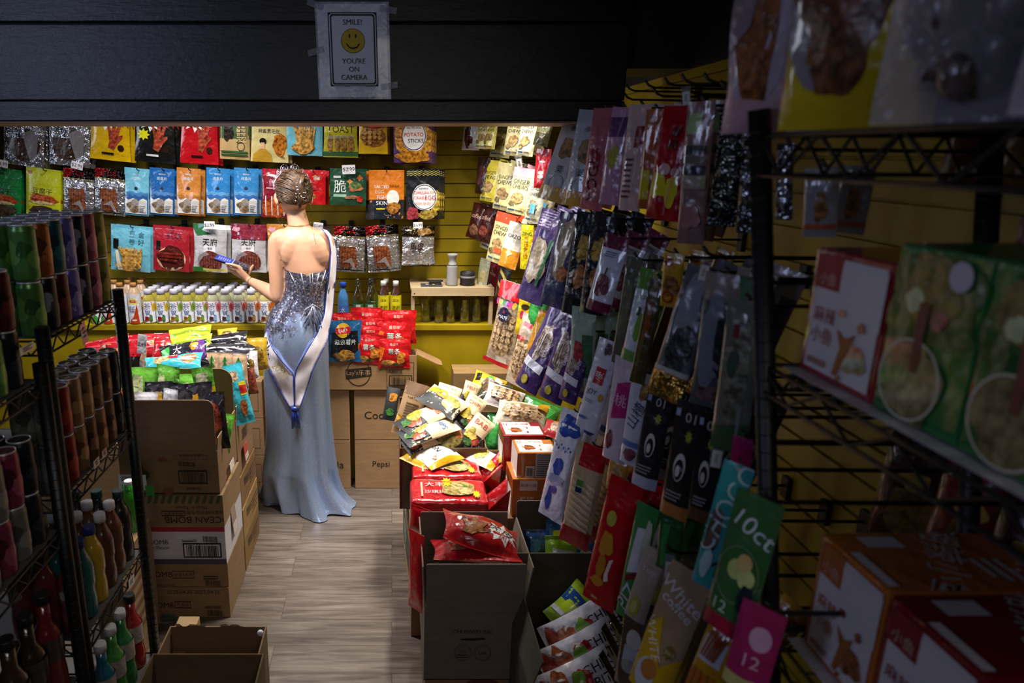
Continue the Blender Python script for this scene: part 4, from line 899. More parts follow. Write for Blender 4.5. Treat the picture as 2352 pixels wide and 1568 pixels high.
for x, y, r_ in ((682, 421, .004), (682, 430, .005), (684, 437, .007), (680, 445, .004), (681, 453, .003), (679, 461, .004), (688, 445, .003), (702, 443, .003)): ball(hc_, PY(x, y, 3.262), (r_, .003, r_), SILV, n=8)
hc_.tube([PY(697 + 6 * math.cos(a * .6), 448 + 6 * math.sin(a * .6), 3.262) for a in range(-3, 6)], .0012, SILV, 5); hc_.build('hair_clip', person)
# necklace, bracelet, earring
nk = MB(); base = PY(686, 512, 3.365)
nk.tube([base + Vector((.058 * math.cos(a / 24 * 2 * PI), .056 * math.sin(a / 24 * 2 * PI), .008 * math.sin(a / 24 * 2 * PI))) for a in range(25)], .0011, GOLD, 5)
nk.tube([PY(714, 515, 3.30), PY(720, 535, 3.272), PY(725, 558, 3.262)], .0008, GOLD, 5); ball(nk, PY(725, 559, 3.261), (.0025,) * 3, GOLD, n=8); nk.build('necklace', person)
bl = MB(); fd = (EL - WR).normalized(); c = WR + fd * .02; xa = fd.cross(Vector((0, 0, 1))).normalized(); ya = fd.cross(xa)
bl.tube([c + (xa * math.cos(a / 20 * 2 * PI) + ya * math.sin(a / 20 * 2 * PI)) * .0225 for a in range(21)], .0013, GOLD, 5); bl.build('bracelet', person)
m = MB(); ball(m, hp(.082, .006, -.052), (.003,) * 3, SILV, n=8); m.build('earring', person)
# phone
A, Bp, Dp = PY(490, 594, 3.458), PY(569.5, 621, 3.458), PY(501, 583.5, 3.528)
ux = (Bp - A); uy = (Dp - A); uy -= ux.normalized() * uy.dot(ux.normalized()); nz = ux.cross(uy).normalized()
ph = thing('smartphone', 'black smartphone with lit blue screen held in the raised hand', 'phone', frame(A, ux, nz))
Lx, Ly = ux.length, uy.length
m = MB(); m.box((0, 0, -.008), (Lx, Ly, 0), mat('#0c0c10', 'film'), bev=.0025); m.build('case', ph)
m = MB(); prints(m, [R('#06060a', .02, .04, .98, .96), R('#3a44a8', .03, .07, .5, .93, 'screen'), R('#1a1c30', .53, .1, .97, .9), R('#c8cce8', .5, .07, .515, .93, 'screen'), E('#06060a', .06, .5, .012, .09)] + [R('#8088d0', .1 + .06 * i, .2 + .05 * (i % 3), .13 + .06 * i, .7, 'screen') for i in range(6)] + [R('#8a8aa0', .7 + .09 * i, .3, .71 + .09 * i, .6) for i in range(3)], plane_map((0, 0, 0.0002), (Lx, 0, 0), (0, Ly, 0), (0, 0, 1)), Lx, Ly, 'film', 2, .0002); m.build('screen', ph)
# ---------------------------------------------------------------- cartons
KR, KR2, KRD = '#b08a62', '#a07c58', '#7a6048'
def carton(name, label, M, W, D, H, c=KR, front=[], side=[], top=[], left=[], group=None, cat='carton', kind='card', tape=True):
    mb = MB(); mb.box((0, 0, 0), (W, D, H), mat(c, kind), bev=.003)
    e = .0012
    prints(mb, front, plane_map((0, -e, H), (W, 0, 0), (0, 0, -H), (0, -1, 0)), W, H, 'matte', 2, .0003)
    prints(mb, side, plane_map((W + e, 0, H), (0, D, 0), (0, 0, -H), (1, 0, 0)), D, H, 'matte', 2, .0003)
    prints(mb, left, plane_map((-e, D, H), (0, -D, 0), (0, 0, -H), (-1, 0, 0)), D, H, 'matte', 2, .0003)
    prints(mb, top, plane_map((0, D, H + e), (W, 0, 0), (0, -D, 0), (0, 0, 1)), W, D, 'matte', 2, .0003)
    o = mb.build(name, None, M); tag(o, label, cat, group)
    if tape:
        t = MB(); t.box((-.001, D * .5 - .022, H - .0), (W + .001, D * .5 + .022, H + .0016), mat('#a8875c', 'film')); t.build('packing_tape', o)
    return o
def open_carton(name, label, M, W, D, H, c=KR, front=[], side=[], left=[], flaps=(), group=None, inner=None, round_=0.0, cat='carton'):
    th = .005; mb = MB(); m_ = mat(c, 'card'); mi = mat(inner or c, 'card')
    for a, b_ in (((0, 0, 0), (W, D, th)), ((0, 0, 0), (W, th, H)), ((0, D - th, 0), (W, D, H)), ((0, th, 0), (th, D - th, H)), ((W - th, th, 0), (W, D - th, H))): mb.box(a, b_, m_, bev=.0012)
    e = .0012
    prints(mb, front, plane_map((0, -e, H), (W, 0, 0), (0, 0, -H), (0, -1, 0)), W, H, 'matte', 2, .0003)
    prints(mb, side, plane_map((W + e, 0, H), (0, D, 0), (0, 0, -H), (1, 0, 0)), D, H, 'matte', 2, .0003)
    prints(mb, left, plane_map((-e, D, H), (0, -D, 0), (0, 0, -H), (-1, 0, 0)), D, H, 'matte', 2, .0003)
    o = mb.build(name, None, M); tag(o, label, cat, group)
    for f in flaps:
        sd, L_, ang = f[:3]; rd = f[3] if len(f) > 3 else round_; wv = f[4] if len(f) > 4 else 0
        w_ = W if sd in 'fb' else D; n = 8; pts = []
        for i in range(2 * n + 2):
            if i <= n: t = PI / 2 * (1 - i / n); pts.append((w_ - rd + rd * math.cos(t) if rd else w_, L_ - rd + rd * math.sin(t) if rd else L_)) if rd else (pts.append((w_, L_)) if i == 0 else None)
        pts = [(0.004, 0), (0.004, L_ - rd)] + ([(0.004 + rd - rd * math.cos(PI / 2 * i / n), L_ - rd + rd * math.sin(PI / 2 * i / n)) for i in range(1, n + 1)] if rd else []) + (pts if rd else [(w_ - .004, L_)]) + [(w_ - .004, 0)]
        A = math.radians(ang); fm = MB()
        hinge = {'f': (0, 0, H), 'b': (W, D, H), 'l': (0, D, H), 'r': (W, 0, H)}[sd]; rot = {'f': 0, 'b': 180, 'l': -90, 'r': 90}[sd]
        Mf = T(*hinge) @ RZ(rot) @ Matrix.Rotation(A, 4, 'X')
        k = len(pts); vs = [Mf @ Vector((x, 0, y + wv * 0)) for x, y in pts] + [Mf @ Vector((x, .004, y)) for x, y in pts]
        fm.add(vs, [list(range(k)), list(range(2 * k - 1, k - 1, -1))] + [[i, i + k, (i + 1) % k + k, (i + 1) % k] for i in range(k)], m_, False)
        fm.build('flap', o)
    return o
def cM(px, py, Y, rot=0, z=None):
    """front lower left corner of a carton from its place in the photograph"""
    p = PY(px, py, Y)
    return T(p.x, Y, p.z if z is None else z) @ RZ(rot)
def lab(c='#e8e8ea', x0=.1, y0=.1, x1=.4, y1=.4, s=1): return [R(c, x0, y0, x1, y1), txtlines('#333', x0 + .02, x1 - .02, y0 + .03, y0 + (y1 - y0) * .5, 4, s), BAR('#161616', x0 + .03, y0 + (y1 - y0) * .6, x1 - .03, y1 - .02, s)]
def frame_lines(c, x0, y0, x1, y1, t=.006, ta=.012): return [R(c, x0, y0, x1, y0 + ta), R(c, x0, y1 - ta, x1, y1), R(c, x0, y0, x0 + t, y1), R(c, x1 - t, y0, x1, y1)]
def chinese(c, s, x, y, h, w_=.3): return X(c, s, x, y, h, w_)
def lays(cx, cy, r, rot=0): return [E('#d8a81c', cx, cy, r, r * .8), G('#c01820', [(cx - r * 1.05, cy - r * .25), (cx + r * 1.05, cy - r * .4), (cx + r * 1.05, cy + r * .3), (cx - r * 1.05, cy + r * .4)]), X('#f0ecea', "Lay's", cx, cy, r * .5, r * 1.7, rot=8)]
# soda cartons against the back wall
INK = '#2a2018'
def soda(px, z, lb, txt, X0=None, w_=.40):
    p = PY(px, 1128, 3.52); carton('soda_carton', lb, T(p.x, 3.532, z), w_, .105, .288, KR, [X(INK, txt, (.62 if txt == 'Pepsi' else .58) if px < 700 else (.36 if txt == 'Pepsi' else .47), .5, .15, .66)], group='brown soda cartons under the ledge')
soda(640, 0.0, 'brown soda carton on the floor behind the gown, ending in ola', 'Coca-Cola', w_=.40); soda(640, .291, 'brown soda carton on the carton behind the gown, ending in si', 'Pepsi', w_=.40)
soda(816, 0.0, 'brown Pepsi carton on the floor beside the aisle boxes', 'Pepsi'); soda(816, .291, 'brown cola carton on top of the Pepsi carton beside the aisle boxes', 'Coca-Cola')
xl = PY(470, 1128, 3.52).x
for z, h, lb in ((0, .198, 'lowest brown carton of the stack behind the crisp boxes'), (.2, .215, 'middle brown carton of the stack behind the crisp boxes'), (.417, .208, 'topmost brown carton of the stack behind the crisp boxes')):
    carton('brown_carton', lb, T(xl, 3.532, z), .345, .105, h, KR2, [frame_lines(INK, .82, .25, .93, .8, .004, .01)], group='cartons stacked behind the crisp boxes')
# crisp carton with emblem behind the aisle, and its red bags
pL = PY(735, 893, 3.50); WL = PY(957, 893, 3.50).x - pL.x
emb = [RG(INK, .40, .5, .125, .38, .07), G(INK, [(.265, .4), (.53, .33), (.535, .58), (.27, .68)]), X('#a8845c', "Lay's乐事", .40, .5, .22, .25)]
open_carton('crisp_carton', 'brown crisp carton with round emblem, full of red bags, beside the woman', T(pL.x, 3.512, .583), WL, .122, .195, '#a07c54', emb + [R(INK, .69, .2, .97, .97), R('#a07c54', .695, .22, .965, .95), chinese(INK, '多种复合型薯片', .83, .3, .06, .24), BAR(INK, .7, .4, .85, .5, 4), R(INK, .715, .55, .95, .85), R('#a07c54', .725, .58, .94, .82), BAR(INK, .735, .59, .93, .81, 8), X(INK, '净含量70克', .79, .91, .05, .18)], flaps=(('r', .15, 116, .03),))
def chip(tx, ty, bx, by, w_, Y, c, pr, lb, dy=0.0, style='pillow', phi=0, thick=.42, gp=None, kind='film', wr=None, nm='crisp_bag', cat='crisp bag', tmax=.1, spin=0):
    g = place(tx, ty, bx, by, w_, Y=Y, phi=phi, dy=dy)
    if spin: g = (g[0] @ RZ(spin), g[1], g[2])
    return bag(nm, lb, cat, g, c, pr, style, kind, gp, thick, wr=.045 * g[1] if wr is None else wr, tmax=tmax)
def redchip(s=0): return [X('#e8d8d0', '薯条', .5, .42, .2, .6), X('#c8e0d8', '薯条', .5, .42, .19, .57), X('#f0c0b0', '番茄味', .5, .18, .09, .5), BL('#d8862c', .72, .62, .16, .2, s), BL('#e0a04a', .3, .8, .2, .1, s + 3), BL('#3c7a2c', .55, .85, .1, .05, s), G('#e06a1c', [(.02, .25), (.2, .3), (.1, .7), (.02, .75)])]
RC = '#c4141c'
for a in ((785, 718, 788, 790, 66, 3.60, 'red crisp bag at the back of the emblem carton, next to the sash', 0), (842, 706, 842, 790, 70, 3.60, 'red crisp bag at the back of the emblem carton, in front of the clear bottles', 4), (915, 712, 915, 790, 84, 3.605, 'red crisp bag at the back of the emblem carton, by the rack leg', -6), (795, 736, 792, 815, 62, 3.565, 'red crisp bag in the middle row behind the blue one', 5), (850, 728, 852, 805, 66, 3.565, 'red crisp bag in the middle row of the emblem carton', -3), (906, 735, 905, 822, 82, 3.545, 'tall red crisp bag standing in the emblem carton corner', 3), (852, 748, 850, 818, 66, 3.54, 'red crisp bag just above the front one in the emblem carton', 3), (848, 768, 846, 836, 70, 3.522, 'small red crisp bag at the front of the emblem carton', 2), (905, 778, 905, 845, 74, 3.515, 'red crisp stick bag lying low in the emblem carton corner', -4)):
    chip(*a[:6], RC, redchip(a[7]), a[6], dy=-.012, gp='red crisp bags in the emblem carton', thick=.3, tmax=.03)
chip(792, 735, 792, 830, 78, 3.52, '#1a5a8a', [G('#15181c', [(.1, .3), (.9, .25), (.95, .7), (.5, .98), (.05, .9)])] + lays(.45, .24, .22) + [X('#e8ecf0', '滋浪薯片', .52, .52, .13, .8), BL('#d89a3c', .5, .85, .3, .12, 4)], 'blue and black wavy crisp bag at the front of the emblem carton', dy=-.02, thick=.3, tmax=.03)

# ---------------------------------------------------------------- the aisle stacks by the cans
Xr = -0.648
def ombs(t, c, s): return []
WS = .352; Y1 = 2.415
L0 = Xr - WS
CG = 'drink cartons stacked by the bottle shelf'
carton('drink_carton', 'brown drink carton on the floor under the stack, oval mark and date', T(L0, Y1, 0), WS, .30, .137, '#8f7350', [X(INK, '2025.04.25-2027.04.26', .6, .14, .17, .6), X(INK, 'OMB', .27, .58, .24, .2), frame_lines(INK, .38, .45, .56, .68, .005, .03), chinese(INK, '气泡水', .47, .565, .12, .14), txtlines(INK, .72, .92, .6, .7, 2), BAR('#3a2c1c', .74, .72, .92, .92, 3), R('#3f5a4a', .22, .86, .38, .97)], group=CG)
carton('drink_carton', 'brown drink carton second from the floor with boxed lettering', T(L0 + .003, Y1 + .004, .1375), WS - .002, .30, .104, '#8f7350', [X(INK, 'OMB', .27, .45, .32, .2), frame_lines(INK, .37, .3, .62, .62, .005, .03), chinese(INK, '航海王系列', .495, .46, .2, .2), txtlines(INK, .72, .9, .5, .7, 2), BAR('#3a2c1c', .74, .68, .92, .92, 5), X(INK, 'Made in Taiwan', .3, .85, .1, .2)], group=CG)
carton('drink_carton', 'white drink carton with red band and wide barcode in the stack', T(L0 + .004, Y1 + .002, .242), WS - .004, .30, .162, '#cfcbd2', [R('#a01c34', 0, 0, 1, .12), R('#4a4258', 0, .86, 1, 1), X('#22222a', 'OCEAN BOMB', .11, .4, .17, .5), X('#22222a', 'Yogurt Flavor', .2, .56, .13, .34), R('#16161a', .52, .42, .95, .82), R('#cfcbd2', .535, .46, .935, .78), BAR('#16161a', .56, .47, .92, .77, 9), txtlines('#333', .52, .7, .3, .38, 2), BAR('#16161a', .76, .2, .93, .36, 6)], group=CG)
carton('drink_carton', 'brown drink carton with upside-down lettering on top of the white one', T(L0 + .002, Y1 - .003, .405), WS, .30, .137, '#8f7350', [[G('#4a5230', [(.02 + .075 * i, .24), (.06 + .075 * i, .24), (.09 + .075 * i, .0), (.05 + .075 * i, .0)]) for i in range(13)], X(INK, 'OCEAN BOMB', .71, .74, .2, .5, rot=180), X(INK, 'Made in Taiwan', .65, .36, .1, .3, rot=180), frame_lines(INK, .33, .45, .58, .62, .004, .03), chinese(INK, '七龙珠系列', .455, .54, .11, .2), X(INK, '蜂蜜柠檬风味气泡水', .78, .5, .12, .5, rot=180)], group=CG)
GP = 'crisp boxes in the aisle row'
z3 = .545
open_carton('crisp_box', 'open brown crisp box with raised front flap atop the drink cartons', T(L0 - .03, Y1 + .003, z3), WS + .022, .305, .178, '#8a6c4c', [frame_lines('#6a5238', .56, .1, .9, .2, .004, .01), X(INK, '多种复合型薯片', .74, .1, .07, .25), BAR(INK, .6, .24, .78, .34, 2), R(INK, .6, .42, .89, .74), R('#8a6c4c', .612, .46, .878, .70), BAR(INK, .625, .46, .865, .70, 4), X(INK, '净含量70克', .75, .82, .06, .25), E(INK, .2, .35, .06, .14), E('#8a6c4c', .2, .35, .045, .1), E(INK, .26, .5, .055, .12), R('#dcdce0', -.02 + .02, .5, .28, .86), txtlines('#333', .03, .14, .52, .66, 4), BAR('#1a1a1a', .03, .72, .22, .82, 4), R('#3f9a4a', .27, .72, .36, .96), BL('#7a4a34', .47, .12, .05, .05, 3, 'card'), BL('#7a4a34', .5, .85, .06, .08, 5, 'card')], flaps=(('f', .205, 3, .03), ('r', .05, 6), ('l', .15, 30, .02)), group=GP)
open_carton('crisp_box', 'open crisp box with tall rounded flap behind the green crisps', T(L0 - .02, 2.735, .455), WS + .012, .33, .262, '#8f7050', [], side=[BAR(INK, .3, .3, .6, .5, 3)], flaps=(('f', .235, 4, .05), ('r', .06, 5), ('b', .20, 10, .08)), group=GP)
open_carton('crisp_box', 'open crisp box in the row by the ledge, holding black and gold bags', T(L0 - .11, 3.08, .43), WS + .03, .29, .25, '#8f7050', [], flaps=(('r', .04, 8),), group=GP)
open_carton('crisp_box', 'open crisp box of red bags behind the can shelf', T(L0 - .585, 2.98, .45), .46, .40, .20, '#a08660', [], flaps=(('f', .03, 10), ('l', .1, 50)), group=GP)
sidepr = [BAR(INK, .2, .2, .5, .45, 7), txtlines('#5a3a24', .55, .9, .2, .7, 4)]
for Yk, hs, nm in ((2.74, (.15, .15, .152), 'behind the drink carton stack'), (3.08, (.14, .14, .147), 'at the ledge end of the aisle row')):
    z = 0
    for i, h in enumerate(hs):
        carton('stock_carton', 'brown stock carton %s, %s' % (nm, ('on the floor', 'second up', 'third up')[i]), T(L0 - (.01 if Yk < 3 else .10) + (.004, -.003, .006)[i], Yk, z), WS + .004 + (.0, .008, -.004)[i], .325 if Yk < 3 else .28, h - .001, ('#8a6a3c', '#9c7c48', '#86643c')[i], [], side=sidepr, group='stock cartons of the aisle row'); z += h
carton('stock_carton', 'tan stock carton carrying the box of red crisps', T(L0 - .585, 2.98, 0), .46, .40, .449, '#94754c', group='stock cartons of the aisle row')
# shelf-edge papers and slips stuck on the stack flank
for px0, py0, px1, py1, c, Yk, lb in ((545, 1150, 538, 1235, '#a08878', 2.60, 'torn paper slip hanging on the flank of the drink cartons'), (571, 1010, 566, 1062, '#b84a3c', 3.12, 'red and white sticker on the flank of a stock carton'), (540, 1050, 533, 1085, '#d8cfc0', 2.66, 'pale strip of torn tape on the crisp box flank')):
    a, b_ = PX(px0, py0, Xr + .012), PX(px1, py1, Xr + .012); m = MB(); hh = abs(a.z - b_.z); m.box((-.0008, -.035, -hh / 2), (.0008, .035, hh / 2), mat(c, 'paper')); m.box((-.0012, -.03, -hh / 2 + .004), (.0014, .03, -hh * .1), mat('#cfc4b8', 'paper'))
    tag(m.build('paper_slip', None, T(Xr + .006, (a.y + b_.y) / 2, (a.z + b_.z) / 2) @ RY(-4)), lb, 'paper slip')
# green crisps in the nearest box
GRN, BK = '#6ab03c', '#24222a'
def grn(s): return [BL('#d8d8a8', .35, .35, .2, .22, s, 'film'), BL('#3c8a2c', .7, .55, .2, .3, s + 2, 'film'), BL('#a8cc5a', .3, .75, .25, .12, s + 5, 'film')] 
def blk(s): return [BL('#d8a02c', .4, .3, .22, .1, s, 'film'), BL('#b83034', .6, .55, .2, .12, s + 1, 'film'), BL('#e0b84a', .35, .7, .2, .08, s + 2), G('#3c3a44', [(.1, .1), (.5, .05), (.35, .2)])]
for i, (tx, ty, bx, by, w_, Y, k, lb) in enumerate([(327, 843, 322, 975, 74, 2.66, 'g', 'green crisp bag with pointed corner right beside the shelf post'), (386, 839, 384, 975, 74, 2.665, 'g', 'green crisp bag with upright corner in the middle of the nearest crisp box'), (436, 858, 432, 980, 70, 2.66, 'g', 'crumpled green crisp bag beside the upright one, nearest crisp box'), (462, 843, 492, 1000, 52, 2.63, 'l', 'green crisp bag with yellow band and red logo against the tall flap'), (365, 876, 362, 990, 62, 2.575, 'b', 'black crisp bag behind the raised flap, under the green bags'), (412, 880, 408, 990, 60, 2.57, 'b', 'black crisp bag in the middle of the nearest crisp box'), (455, 878, 462, 995, 62, 2.565, 'b', 'black crisp bag next to the logo bag in the nearest crisp box'), (392, 893, 389, 985, 50, 2.50, 'w', 'white crumpled crisp bag poking above the raised flap'), (335, 900, 330, 985, 56, 2.51, 'w', 'white crisp bag beside the shelf post above the raised flap'), (484, 900, 500, 1030, 64, 2.53, 'r', 'black crisp bag with red food picture leaning out of the box corner'), (521, 950, 508, 1040, 40, 2.60, 'g', 'green crisp bag squeezed against the side flap'), (291, 885, 288, 980, 60, 2.60, 'y', 'pale green crisp bag with orange stripe behind the shelf post'), (258, 905, 255, 985, 50, 2.57, 'w', 'white and black crisp bag just past the shelf post')]):
    c = {'g': GRN, 'l': GRN, 'b': BK, 'w': '#d4d2da', 'r': BK, 'y': '#b8c888'}[k]
    pr = {'g': grn(i), 'b': blk(i), 'l': [R('#d8c01c', 0, .28, 1, .66), R('#b81c24', 0, .36, 1, .52), X('#f0ecea', "Lay's", .5, .44, .1, .8, 0), BL('#e0dcb0', .5, .15, .3, .08, 2, 'film')], 'w': [BL('#b8b4c4', .4, .5, .3, .3, i, 'film'), BL('#d8a43c', .6, .35, .2, .1, i)], 'r': [BL('#a83c34', .55, .45, .32, .22, 4), BL('#c8664a', .5, .6, .25, .1, 7), BL('#d8a83c', .4, .85, .2, .07, 2), BL('#b04038', .6, .3, .2, .12, 9)], 'y': [G('#d8601c', [(.2, .1), (.35, .1), (.8, .6), (.65, .6)]), BL('#e0dcc0', .4, .6, .25, .2, 3, 'film')]}[k]
    chip(tx, ty, bx, by, w_, Y, c, pr, lb, dy=-.03, gp='crisp bags in the nearest crisp box', spin=(-1) ** i * {'g': 30, 'b': 26, 'w': 34}.get(k, 10), thick=.4, tmax=.05)
# the boxes behind: teal, tree-print, lime, black, gold and red bags
TEAL = '#3cb0c4'
chip(400, 815, 396, 862, 136, 2.86, TEAL, [BL('#d8b07a', .3, .3, .16, .3, 3), BL('#d8843c', .78, .35, .15, .25, 5), R('#c8202c', .44, .05, .6, .4), X('#fff', "Lay's", .52, .22, .2, .14)], 'teal crisp bag lying flat along the top of the tall flap', dy=-.10, thick=.5, tmax=.06)
chip(532, 836, 566, 972, 44, 2.80, TEAL, [BL('#c8a884', .35, .2, .3, .1, 2), R('#d8c02c', .55, .3, .95, .52), G('#b81c24', [(.55, .35), (.95, .37), (.95, .5), (.55, .48)]), BL('#b8602c', .55, .72, .2, .12, 5)], 'teal crisp bag with yellow label spilling over the box side', dy=-.03, spin=25, tmax=.06)
for i, (x, lb) in enumerate(((487, 'tan bag with green tree print beside the black and purple bag'), (517, 'tan bag with green tree print, middle of three'), (548, 'tan bag with green tree print next to the aisle'))):
    tr = [G('#2c7a34', [(.5, .06 + .14 * k), (.5 + .16 + .05 * k, .22 + .14 * k), (.5 - .16 - .05 * k, .22 + .14 * k)]) for k in range(5)] + [G('#173c1c', [(.48, .1), (.52, .1), (.53, .8), (.47, .8)])]
    chip(x, 809 + 2 * i, x + 5, 895, 38, 2.94, '#b89878', tr, lb, dy=-.02, gp='tree print crisp bags', thick=.5)
chip(566, 843, 578, 905, 34, 3.02, '#8a4a34', [BL('#a8483c', .5, .4, .4, .3, 3), BL('#3c8a34', .3, .2, .25, .15, 5, 'film')], 'brown food bag beside the tree print bags at the aisle edge', tmax=.05)
chip(420, 787, 426, 848, 112, 2.97, '#1c1a22', [X('#e8e6ee', '大', .38, .3, .3, .2), G('#3c9a3c', [(.02, .2), (.22, .1), (.2, .9), (.05, .9)]), BL('#5a2c7a', .85, .4, .14, .35, 4, 'film'), BL('#d89a2c', .75, .25, .1, .15, 5), G('#d8d6e0', [(.25, .5), (.7, .75), (.68, .82), (.25, .6)])], 'black and purple crisp bag lying behind the teal one', dy=-.07, tmax=.06)
chip(437, 752, 437, 800, 100, 3.20, '#a8c02c', [G('#7a9420', [(.02, .3), (.98, .25), (.98, .35), (.02, .42)]), G('#7a9420', [(.02, .6), (.98, .5), (.98, .6), (.02, .72)]), X('#4a5a14', '乐事薯片', .4, .72, .16, .5)], 'lime green crisp bag lying on the heap under the tea bottles', dy=-.10, tmax=.05)
chip(440, 770, 438, 815, 96, 3.14, '#b4c834', [BL('#e0d8e0', .7, .5, .18, .2, 3, 'film'), G('#7a9420', [(.02, .4), (.98, .35), (.98, .45), (.02, .52)])], 'second lime green crisp bag in front of the first', dy=-.08, tmax=.05)
for i, (tx, ty, bx, by, w_, Y, c, lb) in enumerate([(512, 768, 512, 815, 120, 3.20, '#17161c', 'black glossy crisp bag topmost in the ledge box'), (528, 786, 526, 835, 124, 3.12, '#17161c', 'black glossy crisp bag second in the ledge box'), (520, 806, 518, 850, 110, 3.06, '#1c1a24', 'black glossy crisp bag in front, ledge box'), (522, 754, 522, 790, 46, 3.27, '#c8a82c', 'gold crisp bag at the back of the ledge box'), (590, 775, 594, 850, 46, 3.14, '#b8942c', 'gold crisp bag at the aisle corner of the ledge box'), (573, 805, 578, 870, 36, 3.06, '#dcdae2', 'shiny white bag tucked beside the gold one at the aisle')]):
    chip(tx, ty, bx, by, w_, Y, c, [G('#d4d4e0', [(.05, .3), (.95, .35), (.95, .4), (.05, .36)]), BL('#7a5a34', .5, .75, .3, .1, i)] if c[1] == '1' else [BL('#8a6a1c', .5, .5, .3, .2, i)], lb, dy=-.08 if i < 4 else -.02, gp='black and gold bags in the ledge box', kind='film', spin=(-8, 6, -4, 0, 10, 0)[i], tmax=.05)
for i, (tx, ty, bx, by, w_, Y, lb) in enumerate([(345, 766, 345, 830, 116, 3.20, 'red glossy crisp bag lying across the heap below the milk tea'), (262, 772, 262, 840, 74, 3.14, 'red crisp bag visible between can shelf and post'), (385, 775, 378, 830, 60, 3.16, 'red crisp bag with yellow chip picture beside the lime ones'), (225, 780, 225, 850, 66, 3.16, 'red crisp bag partly hidden by the cans')]):
    chip(tx, ty, bx, by, w_, Y, '#a8101c', [BL('#d8902c', .5 + .2 * (-1) ** i, .4, .2, .14, i), G('#d83c4a', [(.05, .2), (.9, .3), (.9, .35), (.05, .28)]), G('#e0707a', [(.1, .6), (.8, .5), (.8, .54), (.1, .66)])], lb, dy=-.09, gp='red bags behind the can shelf', spin=(-1) ** i * 8, tmax=.06)
chip(285, 795, 283, 878, 84, 3.0, '#14121a', [R('#b01420', 0, .0, 1, .24)] + lays(.45, .2, .26) + [X('#e8e6ee', '大浪薯片', .5, .48, .14, .8), BL('#c83420', .3, .75, .12, .2, 3), BL('#d8602c', .65, .85, .12, .14, 5), BL('#c8341c', .8, .72, .1, .2, 7)], 'black and red crisp bag with large white characters behind the post', dy=-.02, tmax=.06)
chip(322, 800, 322, 880, 30, 3.0, '#cfa884', [BL('#e0dce0', .5, .6, .4, .3, 2, 'film')], 'pinkish clear pack standing beside the black and red bag', tmax=.05)
price_tag(326, 790, 21, 44, 2.97, '2.49', 'tall yellowish price card standing in the box of red bags', 4)
# open cartons at the near end
GO = 'empty open cartons at the near end of the aisle'
def ec(l0, r0, l1, r1, yb, yf, z, lb, D): pass
pA = PZ(600, 1560, .20); 
a = PY(392, 1450, 2.02); b_ = PY(612, 1424, 2.02); z_ = (a.z + b_.z) / 2
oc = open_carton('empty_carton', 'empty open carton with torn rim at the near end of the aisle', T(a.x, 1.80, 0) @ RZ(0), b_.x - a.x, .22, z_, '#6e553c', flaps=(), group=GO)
for nm, x0_, x1_, yy, zz in (('torn_rim', 0.02, .12, .219, 0), ('torn_rim', .17, .25, .219, 0)):
    m = MB(); rr = random.Random(int(x0_ * 100)); n = 8; rowa = [Vector((x0_ + (x1_ - x0_) * i / n, yy, z_ - .001)) for i in range(n + 1)]; rowb = [p + Vector((0, -.004, rr.uniform(.002, .014))) for p in rowa]
    m.grid([rowa, rowb], mat('#b89a78', 'card')); m.build(nm, oc)
a2 = PY(352, 1512, 1.78); b2 = PY(606, 1488, 1.78)
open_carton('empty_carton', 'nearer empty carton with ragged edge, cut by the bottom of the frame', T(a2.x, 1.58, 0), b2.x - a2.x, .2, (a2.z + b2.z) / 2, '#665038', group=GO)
m = MB(); ball(m, (0, 0, 0), (.012, .008, .012), mat('#d8d8e0', 'paper')); ball(m, (.01, 0, -.012), (.008, .006, .008), mat('#d8d8e0', 'paper'))
m.build('paper_scrap', oc, T(b_.x - a.x - .02, .21, z_ - .02))
p0 = PY(340, 1455, 2.02); carton('tan_carton', 'narrow tan carton wedged beside the torn rim carton', T(-.778, 1.86, .1), .075, .34, p0.z - .165, '#a88a64', group=None)
carton('maroon_carton', 'low maroon carton under the narrow tan one', T(-.776, 1.87, 0), .07, .33, .099, '#4a1c20')
pg = PY(333, 1290, 2.3); carton('tan_carton', 'tan carton standing between bottle shelf and drink cartons', T(pg.x - .095, 2.08, 0), .10, .30, PY(333, 1285, 2.1).z, '#a08462', side=[txtlines('#7a5a44', .1, .9, .1, .8, 7)])
gb = PY(318, 1250, 2.33); zt2 = PY(333, 1285, 2.1).z + .001
bottle('green_bottle', 'bright green drink bottle standing on the tan carton behind the post', (gb.x, 2.3, zt2), tea_prof(.2, .03), mat('#3cae2c', 'liquid'), '#dcdce0', .016, None, capr=.016)
# ---------------------------------------------------------------- boxes and packs heaped under the side wall
def zof(px, py, Y): return PY(px, py, Y).z
# nearest open carton with red claw packs
Yc = 1.89; l, r_ = PY(975, 1400, Yc), PY(1203, 1398, Yc); WC = r_.x - l.x; zc = l.z
base = carton('brown_carton', 'brown carton on the floor under the dark open carton', T(l.x + .005, Yc + .004, 0), WC - .01, .31, .155, '#8a6a48', [E('#5a2c20', .62, .2, .2, .25)])
open_carton('open_carton', 'dark grey-brown open carton printed CHUNWEI INC with red packs inside', T(l.x, Yc, .157), WC, .315, zc - .157, '#75675a',
    [X('#1c1814', 'CHUNWEI INC.', .5, .30, .075, .42), G('#1c1814', [(.36, .40), (.6, .385), (.64, .41), (.5, .43), (.38, .42)]), RG('#1c1814', .4, .60, .09, .115, .04), RG('#1c1814', .60, .60, .09, .115, .04), RG('#1c1814', .4, .60, .075, .095, .03), RG('#1c1814', .60, .60, .075, .095, .03), X('#1c1814', 'U.S.', .4, .57, .04), X('#1c1814', 'UA', .6, .6, .05), txtlines('#1c1814', .34, .46, .62, .68, 2)],
    flaps=(('f', .165, 2, .006), ('b', .16, 6, .004), ('r', .15, 10), ('l', .15, 3)))
